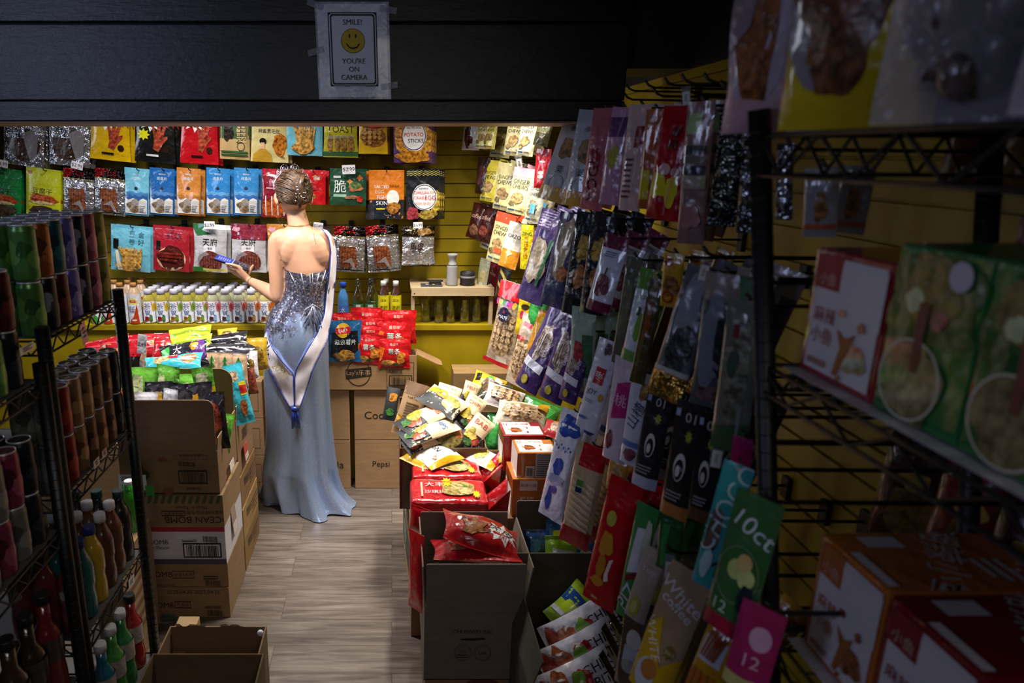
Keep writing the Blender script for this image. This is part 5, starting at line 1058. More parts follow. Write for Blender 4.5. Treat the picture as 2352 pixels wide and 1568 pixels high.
def lie(name, lb, cat, c4, c, pr, thick=.05, kind='film', style='pillow', wr=None, gp=None, up=(0, 0, 1), **kw):
    """a pack lying down: world points of its far left, far right and near left corners (the print reads towards the viewer)"""
    a, b_, d = [Vector(q) for q in c4]; x = b_ - a; z = a - d
    M = frame((a + b_) / 2, x, z); W, H = x.length, z.length; SEED[0] += 1
    mb, S = pouch_mesh(W, H, thick, c, pr, style, SEED[0], kind, wr if wr is not None else .02 * W, **kw)
    return tag(mb.build(name, None, M), lb, cat, gp)
DR = '#a50f18'
def clawp(): return [ST('#e6e2e4', .72, .55, .26, .3, 9), X('#17110f', '虎皮', .72, .5, .26, .3, rot=-20), X('#b01818', '凤爪', .78, .72, .16, .2, rot=-20), claw(.32, 1, '#a86a3c'), E('#d8d0dc', .45, .1, .06, .05)]
def qd(pl, Y0, Y1, dz=0): return None
zq = zof(1080, 1270, 2.02)
lie('claw_pack', 'glossy dark red claw pack tilted on top inside the dark open carton', 'snack pack', [PY(1018, 1165, 2.12), PY(1188, 1222, 2.11), PY(972, 1212, 1.97)], DR, clawp(), .085, wr=.012)
lie('claw_pack', 'second dark red claw pack lying under the tilted one', 'snack pack', [PY(988, 1240, 2.10), PY(1178, 1246, 2.10), PY(985, 1284, 1.93)], DR, clawp(), .06, wr=.010)
# two red cracker packs, the box under them, and the red bag squeezed at their side
def cracker(k): return [R('#d8b8a0', .1, .2, .13, .9), X('#e8e2e4', '大丰', .3, .3, .22, .3), X('#e8e2e4', '沙琪玛', .3, .68, .26, .3), BL('#c8a85c', .64, .5, .24, .38, k, a=.12), BL('#e0c47a', .6, .4, .1, .14, k + 2), BL('#e0c47a', .72, .62, .1, .16, k + 4), BL('#5c8a34', .74, .4, .03, .07, k), ST('#d8c81c', .48, .22, .08, .26, 9), ST('#d8c81c', .88, .8, .06, .2, 9), X('#8a1a14', '新品', .48, .22, .12, .1)]
def brick(lb, q0, q1, q2, hgt, c, pr, k):
    """soft brick pack: top print and front face, with a crimped fin at the end"""
    a, b_, d = Vector(q0), Vector(q1), Vector(q2); M = frame(d, b_ - a, (b_ - a).cross(d - a) * -1); W, D = (b_ - a).length, (a - d).length
    bm = bmesh.new(); bmesh.ops.create_cube(bm, size=1)
    for v in bm.verts: v.co = Vector(((v.co.x + .5) * W, (v.co.y + .5) * D, (v.co.z - .5) * hgt))
    bmesh.ops.bevel(bm, geom=list(bm.edges), offset=.018, segments=3, affect='EDGES', profile=.6)
    bmesh.ops.subdivide_edges(bm, edges=[e for e in bm.edges if e.calc_length() > .05], cuts=9, use_grid_fill=True)
    for v in bm.verts: v.co += Vector((0, 0, 1)) * .005 * noise.noise(v.co * 22 + Vector((k, 0, 0))) + Vector((0, 1, 0)) * .004 * noise.noise(v.co * 25 + Vector((0, k, 0)))
    mb = MB(); mb.bm(bm, mat(c, 'film'))
    prints(mb, pr, plane_map((.012, D - .012, .0055), (W - .024, 0, 0), (0, -(D - .024), 0), (0, 0, 1)), W, D, 'film', .1, .0006)
    o = mb.build('cracker_pack', None, M); tag(o, lb, 'snack pack')
    f = MB(); rows = [[Vector((W - .004 + .04 * i, D * (.1 + .8 * j / 8) , -hgt * .5 + .05 * i * math.sin(j * 1.1 + k))) for j in range(9)] for i in range(3)]
    f.grid(rows, mat(c, 'film')); f.build('crimped_end', o); return o
brick('red cracker pack lying on the other one beside the white snack bags', PY(975, 1052, 2.66), PY(1128, 1055, 2.66), PY(948, 1092, 2.50), .085, '#b8101c', cracker(1), 1)
brick('red cracker pack with yellow bursts just behind the dark open carton', PY(960, 1098, 2.47), PY(1130, 1102, 2.47), PY(944, 1150, 2.30), .09, '#b8101c', cracker(2), 2)
zb2 = zof(948, 1092, 2.5) - .09
pz = PY(946, 1180, 2.32)
open_carton('brown_carton', 'brown carton supporting the two red cracker packs', T(pz.x, 2.30, 0), PY(1150, 1150, 2.32).x - pz.x, .30, zof(944, 1150, 2.30) - .095, '#8a6a48')
rb = place(957, 1222, 955, 1400, 40, Y=2.05, phi=50, dy=-.02); bag('claw_pack', 'bright red pack squeezed upright between aisle and dark open carton', 'snack pack', rb, '#d0101c', [G('#e0343c', [(.1, .1), (.4, .2), (.3, .9), (.1, .8)])], 'pillow', tmax=.035)
rb = place(968, 1165, 962, 1225, 50, Y=2.24, phi=30); bag('claw_pack', 'red pack corner hanging below the red cracker packs', 'snack pack', rb, '#b80f18', [], 'pillow', tmax=.03)
# stack at the aisle corner
pg_ = PZ(940, 1350, 0.0); zg = zof(940, 1182, pg_.y); 
carton('tan_carton', 'tan carton with dark green lower half on the aisle floor', T(pg_.x, pg_.y, 0) @ RZ(3), .34, .37, zg, '#b08a5c', front=[R('#8a6a48', 0, 0, 1, 1)], left=[R('#234a3a', .0, .42, 1, .84), txtlines('#b8c0a8', .2, .7, .5, .75, 4, 3), R('#c8a878', .45, .08, .8, .36), txtlines('#6a5238', .5, .75, .12, .32, 4, 5), RG('#6a5238', .15, .2, .08, .1, .2)])
Yo = 2.66; po = PY(935, 1180, Yo); zo = zof(935, 1030, Yo) ; 
open_carton('open_carton', 'dark open carton with maroon edge holding the vegetable chip bags', T(PY(945, 1180, Yo).x - .05, Yo, zg + .002), .36, .40, zo - zg, '#77624c', front=[R('#6a1c28', 0, 0, .03, 1), X('#c8c0b0', 'O', .2, .55, .16), X('#c8c0b0', 'M', .2, .8, .14), RG('#c8c0b0', .2, .3, .05, .07, .2)], left=[R('#6a1c28', .96, 0, 1, 1), RG('#4a3424', .4, .5, .15, .15, .1)], flaps=(('b', .1, -20),))
CREAM, DARK = '#d8c4a0', '#22242a'
def veg(k, word='CHIPS', wc='#d8602c'): return [R(DARK, 0, .55, 1, 1), G(CREAM, [(0, .5), (1, .42), (1, .56), (0, .62)]), X(wc, word, .5, .26, .15, .7), X('#2a2a30', 'MIXED FRUIT', .5, .1, .05, .6), BL('#d8b83c', .3, .62, .24, .16, k), BL('#c8543c', .72, .75, .2, .14, k + 2), BL('#4a7a34', .5, .86, .2, .08, k + 4), BL('#e0c060', .55, .68, .16, .1, k + 6)]
VG = 'cream and black fruit chip bags heaped in the maroon edged carton'
for i, (tx, ty, bx, by, w_, Y, dy, sp, pr, lb) in enumerate([
    (962, 880, 925, 1000, 58, 2.98, -.10, 10, [R('#6a4c34', 0, 0, 1, .25), X('#2a1c14', 'NATURE', .5, .3, .05), txtlines('#4a3424', .2, .8, .4, .8, 8), BL('#d89a2c', .1, .75, .15, .1, 3)], 'brown paper-like chip bag seen from its back, standing at the pile edge'),
    (905, 890, 893, 965, 32, 2.97, -.05, -10, [R(DARK, 0, 0, 1, 1), BL('#d88a2c', .6, .3, .3, .15, 2), BL('#4a8a3c', .5, .75, .3, .1, 4)], 'black chip bag with orange fruit at the aisle end of the pile'),
    (1036, 885, 1010, 960, 56, 3.02, -.08, -6, veg(1, 'MANGO', '#c8a01c'), 'cream and black chip bag standing at the back of the pile'),
    (1088, 878, 1072, 930, 40, 3.02, -.05, 12, veg(5, 'FRUIT', '#c83c2c'), 'cream chip bag with red fruit corner at the back of the pile'),
    (1040, 905, 995, 940, 96, 2.90, -.10, 4, [R(DARK, 0, .5, 1, 1), BL('#c8c83c', .25, .3, .25, .2, 3), BL('#d8c85a', .7, .5, .2, .3, 6), BL('#e09a3c', .45, .45, .14, .15, 8)], 'chip bag with lime and yellow fruit lying across the pile'),
    (1100, 912, 1060, 980, 48, 2.88, -.10, 10, veg(9, 'CHIPS', '#d8602c'), 'cream chip bag with orange word tilted beside the green packs'),
    (1024, 935, 920, 985, 60, 2.84, -.12, -16, veg(12, 'BOMB', '#d8502c'), 'cream chip bag with orange word lying at the aisle side of the pile'),
    (1042, 968, 925, 1010, 56, 2.76, -.10, -10, veg(15, 'CHIPS', '#3a6ab0'), 'cream chip bag with blue word lying on the front of the pile'),
    (1118, 960, 1065, 1025, 52, 2.78, -.10, 8, veg(18, 'BAB', '#c83c2c'), 'cream chip bag with red word at the front corner of the pile'),
    (1000, 1000, 930, 1030, 46, 2.71, -.06, -8, veg(21, 'BC', '#d8602c'), 'dark chip bag folded over the front rim of the carton'),
    (1066, 990, 1000, 1028, 60, 2.73, -.06, 8, [BL('#8a7a3c', .5, .5, .4, .3, 4), BL('#c8783c', .5, .2, .2, .15, 6)], 'olive dark chip bag in the middle of the front rim')]):
    g = place(tx, ty, bx, by, w_, Y=Y, dy=dy); g = (g[0] @ RZ(sp), g[1], g[2])
    bag('chip_bag', lb, 'chip bag', g, CREAM if i not in (0, 1, 10) else ('#94744f', DARK, '#2c2a24')[(0, 1, 10).index(i)], pr, 'pillow', 'matte', VG, thick=.35, wr=.03 * g[1], tmax=.05)
for tx, ty, bx, by, w_, Y, c, pr, lb in ((1040, 1030, 965, 1056, 70, 2.68, '#e0dcd8', [R('#d8a81c', 0, 0, .15, 1), R('#d8a81c', .85, 0, 1, 1), X('#2a2420', 'GoN', .4, .5, .3, .4), BL('#a86a2c', .75, .7, .06, .1, 3)], 'white and yellow snack bag lying behind the red cracker packs'), (1128, 1038, 1095, 1066, 74, 2.70, '#e2dfda', [R('#d8b01c', .8, 0, 1, 1), BL('#d8c83c', .4, .5, .2, .3, 4), BL('#c8882c', .3, .3, .1, .15, 7)], 'white and yellow snack bag by the small red and white box'), (985, 1040, 950, 1068, 74, 2.67, '#d8b02c', [BL('#e8e0d0', .6, .5, .25, .3, 3, 'film')], 'yellow snack bag peeking out behind the red packs at the aisle')):
    g = place(tx, ty, bx, by, w_, Y=Y, dy=-.08); bag('snack_bag', lb, 'snack bag', g, c, pr, 'pillow', thick=.4, tmax=.05)
# packs of nuts, small boxes
pn = PY(1128, 985, 2.92)
open_carton('brown_carton', 'brown carton under the green nut packs', T(.30 + .10, 2.70, 0), .36, .46, .60, '#7c6246')
carton('brown_carton', 'upright brown carton against the yellow ledge', T(PY(1040, 905, 3.45).x, 3.42, 0), .30, .16, PY(1040, 857, 3.42).z, '#8f7048')
NUT = '#a87a4c'
def nuts(c='#b08858', n=3): return [BL(c, .5, .5, .42, .36, n, a=.1)] + [BL('#caa070', .2 + .2 * (i % 4), .28 + .14 * (i // 4), .08, .07, i + n) for i in range(16)]
for tx, ty, bx, by, w_, Y, c, pr, sp, lb in ((1165, 890, 1150, 938, 90, 2.98, '#c4b8b8', nuts('#7a5248', 3), 6, 'clear red nut pack topmost of the heap under the purple bars'), (1205, 925, 1190, 980, 120, 2.86, '#c8bca8', nuts('#b89060', 5) + [R('#c8981c', .8, 0, 1, .3)], -8, 'clear peanut pack lying above the small red and white box'), (1250, 920, 1225, 1000, 90, 2.92, '#2c7a34', [G('#3c9a44', [(.1, .1), (.9, .2), (.7, .5), (.1, .4)])], 4, 'green nut pack spreading behind the small boxes'), (1150, 950, 1140, 1040, 60, 2.90, '#2c7a34', [G('#3c9a44', [(.2, .1), (.5, .2), (.4, .9), (.1, .8)])], -6, 'green nut pack hanging down beside the small red and white box'), (1285, 968, 1270, 1005, 60, 2.74, '#b83038', [BL('#d8b090', .5, .5, .3, .3, 6)], 0, 'red and clear nut pack just behind the orange snack box'), (1130, 862, 1112, 905, 76, 3.12, '#c8a01c', [R('#1a1612', .05, .2, .2, .6), BL('#5a3c14', .6, .6, .35, .25, 3), E('#4a9a3c', .5, .3, .08, .12), R('#d8d4c8', .65, .2, .9, .45)], 8, 'yellow nut pack with green dot below the red topped peanut bag'), (1140, 880, 1125, 930, 80, 3.06, '#3a3a28', [BL('#6a4a1c', .5, .4, .4, .25, 5), R('#d0ccc8', .5, .5, .85, .7)], -5, 'dark olive nut pack under the yellow one')):
    g = place(tx, ty, bx, by, w_, Y=Y, dy=-.10); g = (g[0] @ RZ(sp), g[1], g[2]); bag('nut_pack', lb, 'nut pack', g, c, pr, 'pillow', 'film', 'nut packs heaped under the side wall', thick=.4, wr=.035 * g[1], tmax=.06)
# small printed boxes
def fishbox(c): return [R('#e6e0de', .05, .06, .95, .94), R(c, .74, .06, .95, .36), X(c, '麻辣', .6, .22, .2, .2), X(c, '小鱼', .36, .22, .2, .2), BL('#a8542c', .33, .64, .14, .18, 3), G('#b8743c', [(.15, .56), (.48, .68), (.48, .72), (.15, .6)]), BL(c, .62, .5, .02, .05, 1, 'film'), BL(c, .6, .8, .025, .06, 2, 'film'), RG(c, .12, .25, .05, .08, .3)]
def corner_box(nm, lb, px, py, Y, wpx, D, H, c, top, front, left=[]):
    a, b_ = PY(px, py, Y), PY(px + wpx, py, Y); W = b_.x - a.x
    return carton(nm, lb, T(a.x, Y, a.z - H), W, D, H, c, front, top=top, left=left, kind='film', tape=False, cat='snack box')
corner_box('snack_box', 'small dark red snack box with white top among the nut packs', 1158, 1000, 2.60, 96, .15, .155, '#a01c28', fishbox('#a01c28'), [R('#e0dcdc', .3, .7, .7, .9)], left=[R('#e6e0de', .1, .3, .9, .95)])
corner_box('snack_box', 'orange snack box with white top and nutrition panel, on the lower orange box', 1190, 1040, 2.44, 92, .13, .105, '#c8752c', fishbox('#c8752c'), [R('#d8d4d8', .45, .02, .98, .98), txtlines('#555', .48, .96, .06, .92, 12, 3), R('#e8e8ec', .2, .5, .42, .95), BAR('#222', .22, .55, .4, .88, 3), R('#d8c0a8', .1, .12, .14, .85)], left=[R('#e2d8d4', .0, .0, 1, 1)])
corner_box('snack_box', 'orange snack box printed with white characters under the small orange one', 1178, 1100, 2.42, 92, .16, .17, '#b8692a', [R('#e6e0de', .1, .5, .5, .9)], [R('#d8d0d0', .18, .03, .62, .28), X('#6a4a34', '麻辣小鱼', .4, .15, .1, .4), X('#e4ddd8', '湘辣', .35, .5, .17, .5), X('#e4ddd8', '小鱼', .35, .74, .17, .5)], left=[R('#e6e0de', .1, .3, .9, .95)])
corner_box('brown_carton', 'brown carton on the floor carrying the orange snack boxes', 1150, 1190, 2.40, 130, .27, PY(1150, 1190, 2.40).z - .001, '#7c6246', [], [])
# open display cartons nearest to the side wall
Yd = 1.98; d0, d1 = PY(1228, 1335, Yd), PY(1345, 1322, Yd)
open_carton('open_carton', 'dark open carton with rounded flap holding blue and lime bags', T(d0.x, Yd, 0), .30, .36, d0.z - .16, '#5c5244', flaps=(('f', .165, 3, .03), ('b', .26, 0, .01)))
for tx, ty, bx, by, w_, Y, c, pr, lb in ((1235, 1215, 1232, 1330, 66, 2.16, '#1c3a6a', [BL('#3c7ab8', .4, .3, .2, .15, 2, 'film'), BL('#101828', .6, .6, .3, .2, 4, 'film')], 'dark blue crumpled bag beside the dark open carton flap'), (1285, 1195, 1275, 1330, 60, 2.14, '#1f4a8a', [BL('#d8c02c', .5, .25, .25, .12, 2, 'film'), R('#b81c24', .3, .35, .6, .42)], 'blue bag with yellow round mark behind the lime one'), (1290, 1230, 1285, 1350, 76, 2.06, '#8ab82c', [G('#c8d4d0', [(.2, .2), (.9, .25), (.95, .45), (.85, .42), (.75, .48), (.6, .42), (.5, .48), (.35, .42), (.2, .46)]), X('#1a1c14', 'CV', .6, .34, .12), BL('#6a8a1c', .5, .75, .3, .15, 3)], 'lime green bag with white label in the dark open carton'), (1345, 1235, 1335, 1340, 70, 2.10, '#1a4a94', [BL('#c8d0e0', .5, .3, .2, .08, 2, 'film'), BL('#3a2a1c', .5, .75, .3, .15, 4)], 'shiny blue bag at the wall side of the dark open carton'), (1320, 1285, 1320, 1340, 50, 2.02, '#c8d0e0', [], 'pale white bag corner beside the lime bag')):
    g = place(tx, ty, bx, by, w_, Y=Y, dy=-.03); bag('crisp_bag', lb, 'crisp bag', g, c, pr, 'pillow', 'film', 'bags in the dark open carton', thick=.45, wr=.05 * g[1], tmax=.07)
Ye = 1.60; e0 = PY(1235, 1568, Ye)
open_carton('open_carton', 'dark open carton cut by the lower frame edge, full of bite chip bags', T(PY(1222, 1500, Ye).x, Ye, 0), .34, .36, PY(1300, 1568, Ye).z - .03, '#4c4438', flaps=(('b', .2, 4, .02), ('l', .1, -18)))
BG = 'white and red bite chip bags beside the side wall'
for i, (tx, ty, bx, by, w_, Y, lb) in enumerate([(1365, 1372, 1285, 1450, 120, 1.90, 'blue and lime edged chip bag at the back of the bite chip row'), (1418, 1412, 1262, 1500, 128, 1.79, 'white and red bite chip bag second from the back'), (1418, 1470, 1250, 1556, 126, 1.72, 'white and red bite chip bag third from the back'), (1412, 1530, 1245, 1612, 120, 1.66, 'white and red bite chip bag in front, cut by the frame')]):
    g = place(tx, ty, bx, by, w_, Y=Y, dy=-.05)
    pr = [R('#1c4a9a', .0, .2, 1, .5), BL('#b8d82c', .3, .6, .25, .2, 3, 'film'), G('#d8d8e4', [(.0, .7), (1, .65), (1, .72), (0, .8)])] if i == 0 else [G('#1a1014', [(.1, .04), (.9, .02), (.85, .1), (.15, .13)]), X('#17141a', 'BITE', .6, .16, .12, .8, rot=90), X('#17141a', 'CHIPS', .3, .18, .12, .8, rot=90), BL('#b01c24', .55, .45, .4, .13, i, 'film'), BL('#7aa83c', .35, .48, .18, .08, i + 3, 'film'), BL('#c8642c', .5, .72, .42, .14, i + 5), BL('#b83c1c', .5, .88, .4, .1, i + 7)]
    bag('crisp_bag', lb, 'crisp bag', g, '#dcdae4' if i else '#a8c834', pr, 'pillow', 'film', BG, thick=.4, wr=.035 * g[1], tmax=.042)
# ---------------------------------------------------------------- packs hanging along the side wall
HG = 'peg hooks along the side wall'
def side_hook(p, lb):
    L = XR - .0005 - p.x
    if L < .02: return
    o = MB(); o.box((-.012, -.014, -.03), (0, .014, .022), STEEL, bev=.002)
    root = o.build('peg_hook', None, T(XR - .001, p.y, p.z)); tag(root, lb, 'hook', HG)
    r = MB(); r.tube([(-.005, 0, 0), (-L + .004, 0, .004), (-L - .012, 0, .010), (-L - .022, 0, .022)], .0032, STEEL, 6); r.build('rod', root)
def sb(tx, ty, bx, by, w_, c, pr, lb, X0=.60, style='stand', kind='film', more=0, phi=None, hook=True, tmax=.048, wr=None, nm='snack_pouch', dy=0.0, cat='snack pouch', back=None):
    ph = phi if phi is not None else 50 + 6 * math.sin(tx)
    if PX(tx, ty, X0).y > 3.82: g = place(tx, ty, bx, by, w_, Y=3.82 - .0025 * (tx - 1080), phi=ph, dy=dy)
    else: g = place(tx, ty, bx, by, w_, Xp=X0, phi=ph, dy=dy)
    o = bag(nm, lb, cat, g, c, pr, style, kind, None, .3, wr=(.036 * g[1] if wr is None else wr), tmax=tmax, back=back)
    if hook: side_hook(g[0].translation + Vector((.02, 0, -.012)), 'peg hook holding the ' + ' '.join(lb.replace(',', '').split()[:12]))
    if g[0].translation.y < 2.75 and hook and tx < 1680: more = max(more, 1) + (1 if g[0].translation.x < .64 else 0)
    for i in range(more):
        M = T(.062 * (i + 1), .02 * (i + 1), .002) @ o.matrix_basis @ RY(7 * (i + 1))
        dup(o, M, 'twin hung behind the ' + ' '.join(lb.replace(',', '').split()[:12]), 'twins behind ' + lb)
    return o
CRM = '#e2d79a'
def ginger(k, top=None): return ([R(top, 0, 0, 1, .2)] if top else []) + [X('#3a3418', 'GINGER', .5, .3, .1, .7), X('#3a3418', 'CHEWS', .5, .41, .1, .7), BL('#b8945c', .5, .64, .28, .12, k), BL('#8a7a4a', .3, .78, .14, .06, k + 2), R('#4a6a8a', .2, .9, .5, .94), R('#8a8060', .55, .9, .85, .94)]
# lit end, under the beam
sb(1084, 262, 1080, 345, 40, '#b8b4b4', [BL('#4a1c1c', .5, .6, .2, .3, 3), BL('#6a2c24', .35, .65, .12, .25, 5), R('#d8c83c', .1, .2, .9, .3)], 'clear pack of dark sausages hanging in the lit corner', .56, 'pillow', hook=True)
sb(1114, 268, 1106, 342, 30, CRM, ginger(1), 'small cream pouch just beside the clear sausage pack', .57)
sb(1132, 268, 1122, 342, 28, '#d8c860', ginger(2), 'small yellow pouch second from the lit corner', .58)
sb(1163, 262, 1146, 362, 46, CRM, ginger(3), 'cream ginger chew pouch in the top lit row', .59, more=1)
sb(1192, 262, 1176, 358, 42, '#c8bc8c', ginger(5), 'tan ginger chew pouch in the top lit row beside the cream one', .60, more=1)
sb(1222, 262, 1204, 358, 38, '#d8d2b0', ginger(7), 'pale glossy pouch at the end of the top lit row', .61, more=1)
sb(1260, 262, 1240, 335, 34, '#3a3420', [R('#5a5a34', .1, .3, .9, .6)], 'dark olive pouch in shade behind the grey ones', .62)
sb(1113, 362, 1104, 445, 28, '#2a1614', [BL('#4a2420', .5, .5, .3, .3, 2, 'film')], 'dark brown pouch in the second lit row by the corner', .56)
sb(1132, 368, 1120, 462, 38, '#d2c03c', ginger(9), 'yellow ginger pouch in the second lit row', .57, more=1)
sb(1169, 374, 1153, 482, 46, CRM, ginger(11), 'cream ginger chew pouch in the second lit row', .585, more=1)
sb(1208, 386, 1187, 492, 52, CRM, ginger(13, '#d89aac'), 'cream ginger chew pouch with pink top, second lit row', .595, more=1)
sb(1240, 400, 1222, 512, 38, '#d8d6b8', ginger(15) + [R('#4a9ac8', .4, .6, .7, .8)], 'cream pouch with blue square beside the pink topped one', .605, more=1)
sb(1250, 342, 1242, 432, 34, '#b0141c', [R('#d8c8c0', .3, .3, .7, .34), E('#e0d0c8', .5, .6, .2, .05), E('#e0d0c8', .5, .7, .2, .05)], 'slim red pouch in front of the grey ones in the lit row', .61)
sb(1106, 468, 1086, 548, 36, '#3a1410', [X('#c8a090', 'coffee', .5, .35, .12, .7), BL('#8a5a3c', .5, .75, .3, .14, 4)], 'dark brown coffee pouch nearest the back wall', .555, 'pillow')
sb(1127, 470, 1108, 556, 36, '#3a1410', [X('#c8a090', 'coffee', .5, .35, .12, .7), BL('#8a3c2c', .5, .7, .3, .14, 6)], 'second dark brown coffee pouch beside the cream ones', .565, 'pillow')
sb(1147, 484, 1118, 572, 36, '#d8d2a8', ginger(17) + [R('#4a9ac8', .3, .0, .8, .15)], 'cream pouch with blue top in the third lit row', .575)
sb(1165, 490, 1137, 602, 46, CRM, ginger(19, '#d8502c') + [R('#d8582c', .45, .7, .8, .8)], 'cream ginger chew pouch with orange top, third lit row', .58, more=1)
sb(1192, 512, 1164, 614, 42, '#d8cfc0', [R('#d88a24', 0, .6, 1, 1), X('#3a3420', 'ORZO', .5, .3, .1, .7), ST('#e8c890', .5, .68, .2, .08, 4)], 'white and orange pouch in the third lit row', .59, more=1)
sb(1212, 516, 1208, 618, 28, '#d6c41c', [X('#2a5a3c', 'ZING', .5, .2, .1, .8), X('#b84a2c', 'GINGER', .5, .5, .1, .8, rot=90)], 'slim yellow pouch in the third lit row', .60)
sb(1238, 532, 1216, 622, 18, '#d8c8d0', [R('#b81c4a', 0, 0, 1, .3)], 'slim pink and white pouch beside the yellow one', .61)
sb(1116, 594, 1102, 678, 24, '#8a8a74', [BL('#a89a6a', .5, .5, .3, .2, 2, 'film'), E('#c8c0b0', .5, .7, .2, .07)], 'slim grey green pouch hanging over the wooden rack', .56)
sb(1140, 598, 1121, 702, 38, '#6a1424', [X('#d0a8ac', 'Milky', .5, .3, .08, .8), X('#e0c0c4', '咖啡', .5, .7, .16, .7)], 'maroon pouch hanging beside the wooden rack', .57)
sb(1166, 600, 1150, 690, 30, '#1c1a14', [G('#a89a4a', [(.1, .2), (.9, .5), (.9, .6), (.1, .3)]), G('#a89a4a', [(.1, .5), (.9, .8), (.9, .9), (.1, .6)])], 'black and khaki striped pouch above the red topped peanuts', .585)
PEAN = '#c09a6c'
def pean(k): return [BL(PEAN, .5, .62, .42, .3, k, a=.08)] + [BL('#d8b488', .2 + .2 * (i % 4), .42 + .085 * (i // 4), .09, .04, i + k) for i in range(20)]
sb(1185, 650, 1143, 835, 62, '#c0a890', pean(3) + [R('#c0141c', 0, 0, 1, .2), [BL(('#c83c7a', '#d8a03c', '#4a8a4a', '#8a3c9a')[i % 4], .1 + .14 * i, .25, .08, .035, i, 'film') for i in range(7)], BL('#1c1c3c', .5, .38, .22, .09, 2, 'film', a=.05), X('#e8e8ec', 'MATE', .5, .41, .04, .36), X('#d03030', 'III', .5, .345, .03, .25), R('#d8d4d8', .5, .88, .9, .95), R('#a81420', 0, .95, 1, 1)], 'clear bag of puffed peanuts with red top over the ledge', .57, 'pillow', more=0, tmax=.06)
sb(1212, 676, 1198, 770, 34, '#d4b81c', [BL('#c83c5a', .5, .5, .3, .1, 3, 'film'), BL('#3a2c14', .5, .3, .3, .06, 5, 'film')], 'yellow pouch behind the puffed peanut bag', .585)
sb(1240, 684, 1222, 790, 40, '#2c8a3c', [G('#3caa4c', [(.1, .1), (.9, .3), (.5, .5), (.1, .4)])], 'green pouch between yellow pouch and black and purple bars', .60)
sb(1228, 726, 1184, 885, 54, '#c4b09c', pean(7) + [R('#c02c2c', .3, .1, .7, .16), R('#c02c2c', .2, .3, .5, .36), R('#2c8a3c', .85, .2, 1, .8)], 'clear peanut bag with red labels nearest the purple bars', .585, 'pillow', tmax=.06)
sb(1262, 716, 1232, 810, 48, '#d8981c', [R('#a8c83c', .3, .15, .95, .9), X('#17140c', '旺', .6, .35, .2, .5), X('#17140c', '仔', .6, .6, .2, .5)], 'orange pouch with lime panel and bold black character', .60, more=1)
# upper dim row
def greyb(k): return [X('#3a3c44', '(御)', .5, .2, .06, .5), BL('#a8845a', .5, .42, .26, .12, k), RG('#a8a8b0', .5, .8, .26, .1, .2), R('#c8a04a', 0, .84, 1, 1), X('#4a4c54', '栗', .5, .65, .08)]
sb(1338, 254, 1266, 462, 66, '#b4b8c2', greyb(3), 'grey pouch with brown fruit picture under the beam end', .62, more=1)
sb(1362, 252, 1322, 474, 62, '#b4b8c2', greyb(6), 'second grey pouch with brown fruit, closer to the pink packs', .61)
PK = '#c88a94'
for tx, ty, bx, by, w_, c, pr, lb in ((1390, 248, 1356, 482, 52, '#b0606c', [BL('#8a1c34', .5, .5, .25, .12, 2, 'film'), X('#4a1420', 'YOGI', .5, .72, .12, .8, rot=90)], 'rose pink clear pack beside the grey pouches'), (1432, 246, 1398, 470, 48, '#b88aa8', [BL('#a8a04a', .45, .5, .3, .1, 4, 'film'), R('#6a3c6a', 0, .1, 1, .3), G('#e8e4f4', [(.6, .02), (.7, .02), (.5, .4), (.44, .4)], 'clear')], 'mauve clear pack with khaki spot in the upper dim row'), (1472, 240, 1444, 484, 50, '#c8a8a8', [R('#8a2c34', .5, .2, .9, .4), txtlines('#6a4a50', .2, .6, .5, .9, 8), G('#f0ecf4', [(.75, .2), (.85, .25), (.7, .8), (.66, .8)], 'clear')], 'pale pink clear pack with small print, upper dim row'), (1506, 250, 1484, 480, 40, '#a85a34', [BL('#b8542c', .5, .3, .3, .15, 2, 'film'), R('#c8b81c', .0, .6, .6, .9)], 'orange brown pack squeezed before the large red one')):
    sb(tx, ty, bx, by, w_, c, pr, lb, .605, 'flat', more=1)
sb(1566, 242, 1520, 505, 80, '#a80f1c', [BL('#d8cc1c', .3, .7, .24, .12, 3, 'film'), BL('#d8cc1c', .68, .74, .2, .12, 5, 'film'), E('#d8a8a0', .45, .55, .16, .05), E('#d8a8a0', .75, .57, .12, .04), X('#3a0a0c', '草莓', .6, .28, .1, .6, rot=80), G('#e8b8c0', [(.8, .35), (.88, .33), (.6, .95), (.54, .95)], 'clear')], 'large red glossy pack with yellow shapes, upper dim row', .60, 'flat', more=1)
sb(1612, 232, 1584, 560, 62, '#8a6a68', [R('#9ab87a', .1, .08, .6, .22), R('#4a4a44', .05, .3, .9, .36), R('#7a746a', .05, .37, .9, .42), R('#2c3038', .05, .44, .9, .5), R('#a89a84', .05, .51, .95, .6), BL('#a87a78', .5, .8, .35, .1, 3, 'film')], 'long patchwork coloured pack reaching low in the dim row', .59, 'flat', more=1)
sb(1688, 250, 1655, 520, 66, '#3a3c3c', [BL('#6a6c68', .5, .45, .3, .35, 3, 'foil'), BL('#54544a', .4, .7, .2, .15, 5, 'foil')], 'dark silvery pack beside the tall shelving post', .57, 'pillow', 'foil', more=1)
sb(1728, 290, 1712, 535, 44, '#54565a', [BL('#7a7c80', .5, .5, .3, .3, 3, 'foil')], 'narrow silvery pack half behind the shelving post', .55, 'pillow', 'foil')
sb(1805, 330, 1800, 505, 40, '#6a6c70', [BL('#c8ccd4', .5, .5, .2, .3, 4, 'foil')], 'crinkled silver pack seen between post and shelf', .56, 'pillow', 'foil')
sb(1888, 385, 1882, 545, 78, '#8a8a92', [BL('#a8763c', .55, .55, .2, .25, 3), R('#a85a3c', 0, .8, 1, .88)], 'grey pouch with orange band seen through the shelf gap', .57, 'flat', more=1)
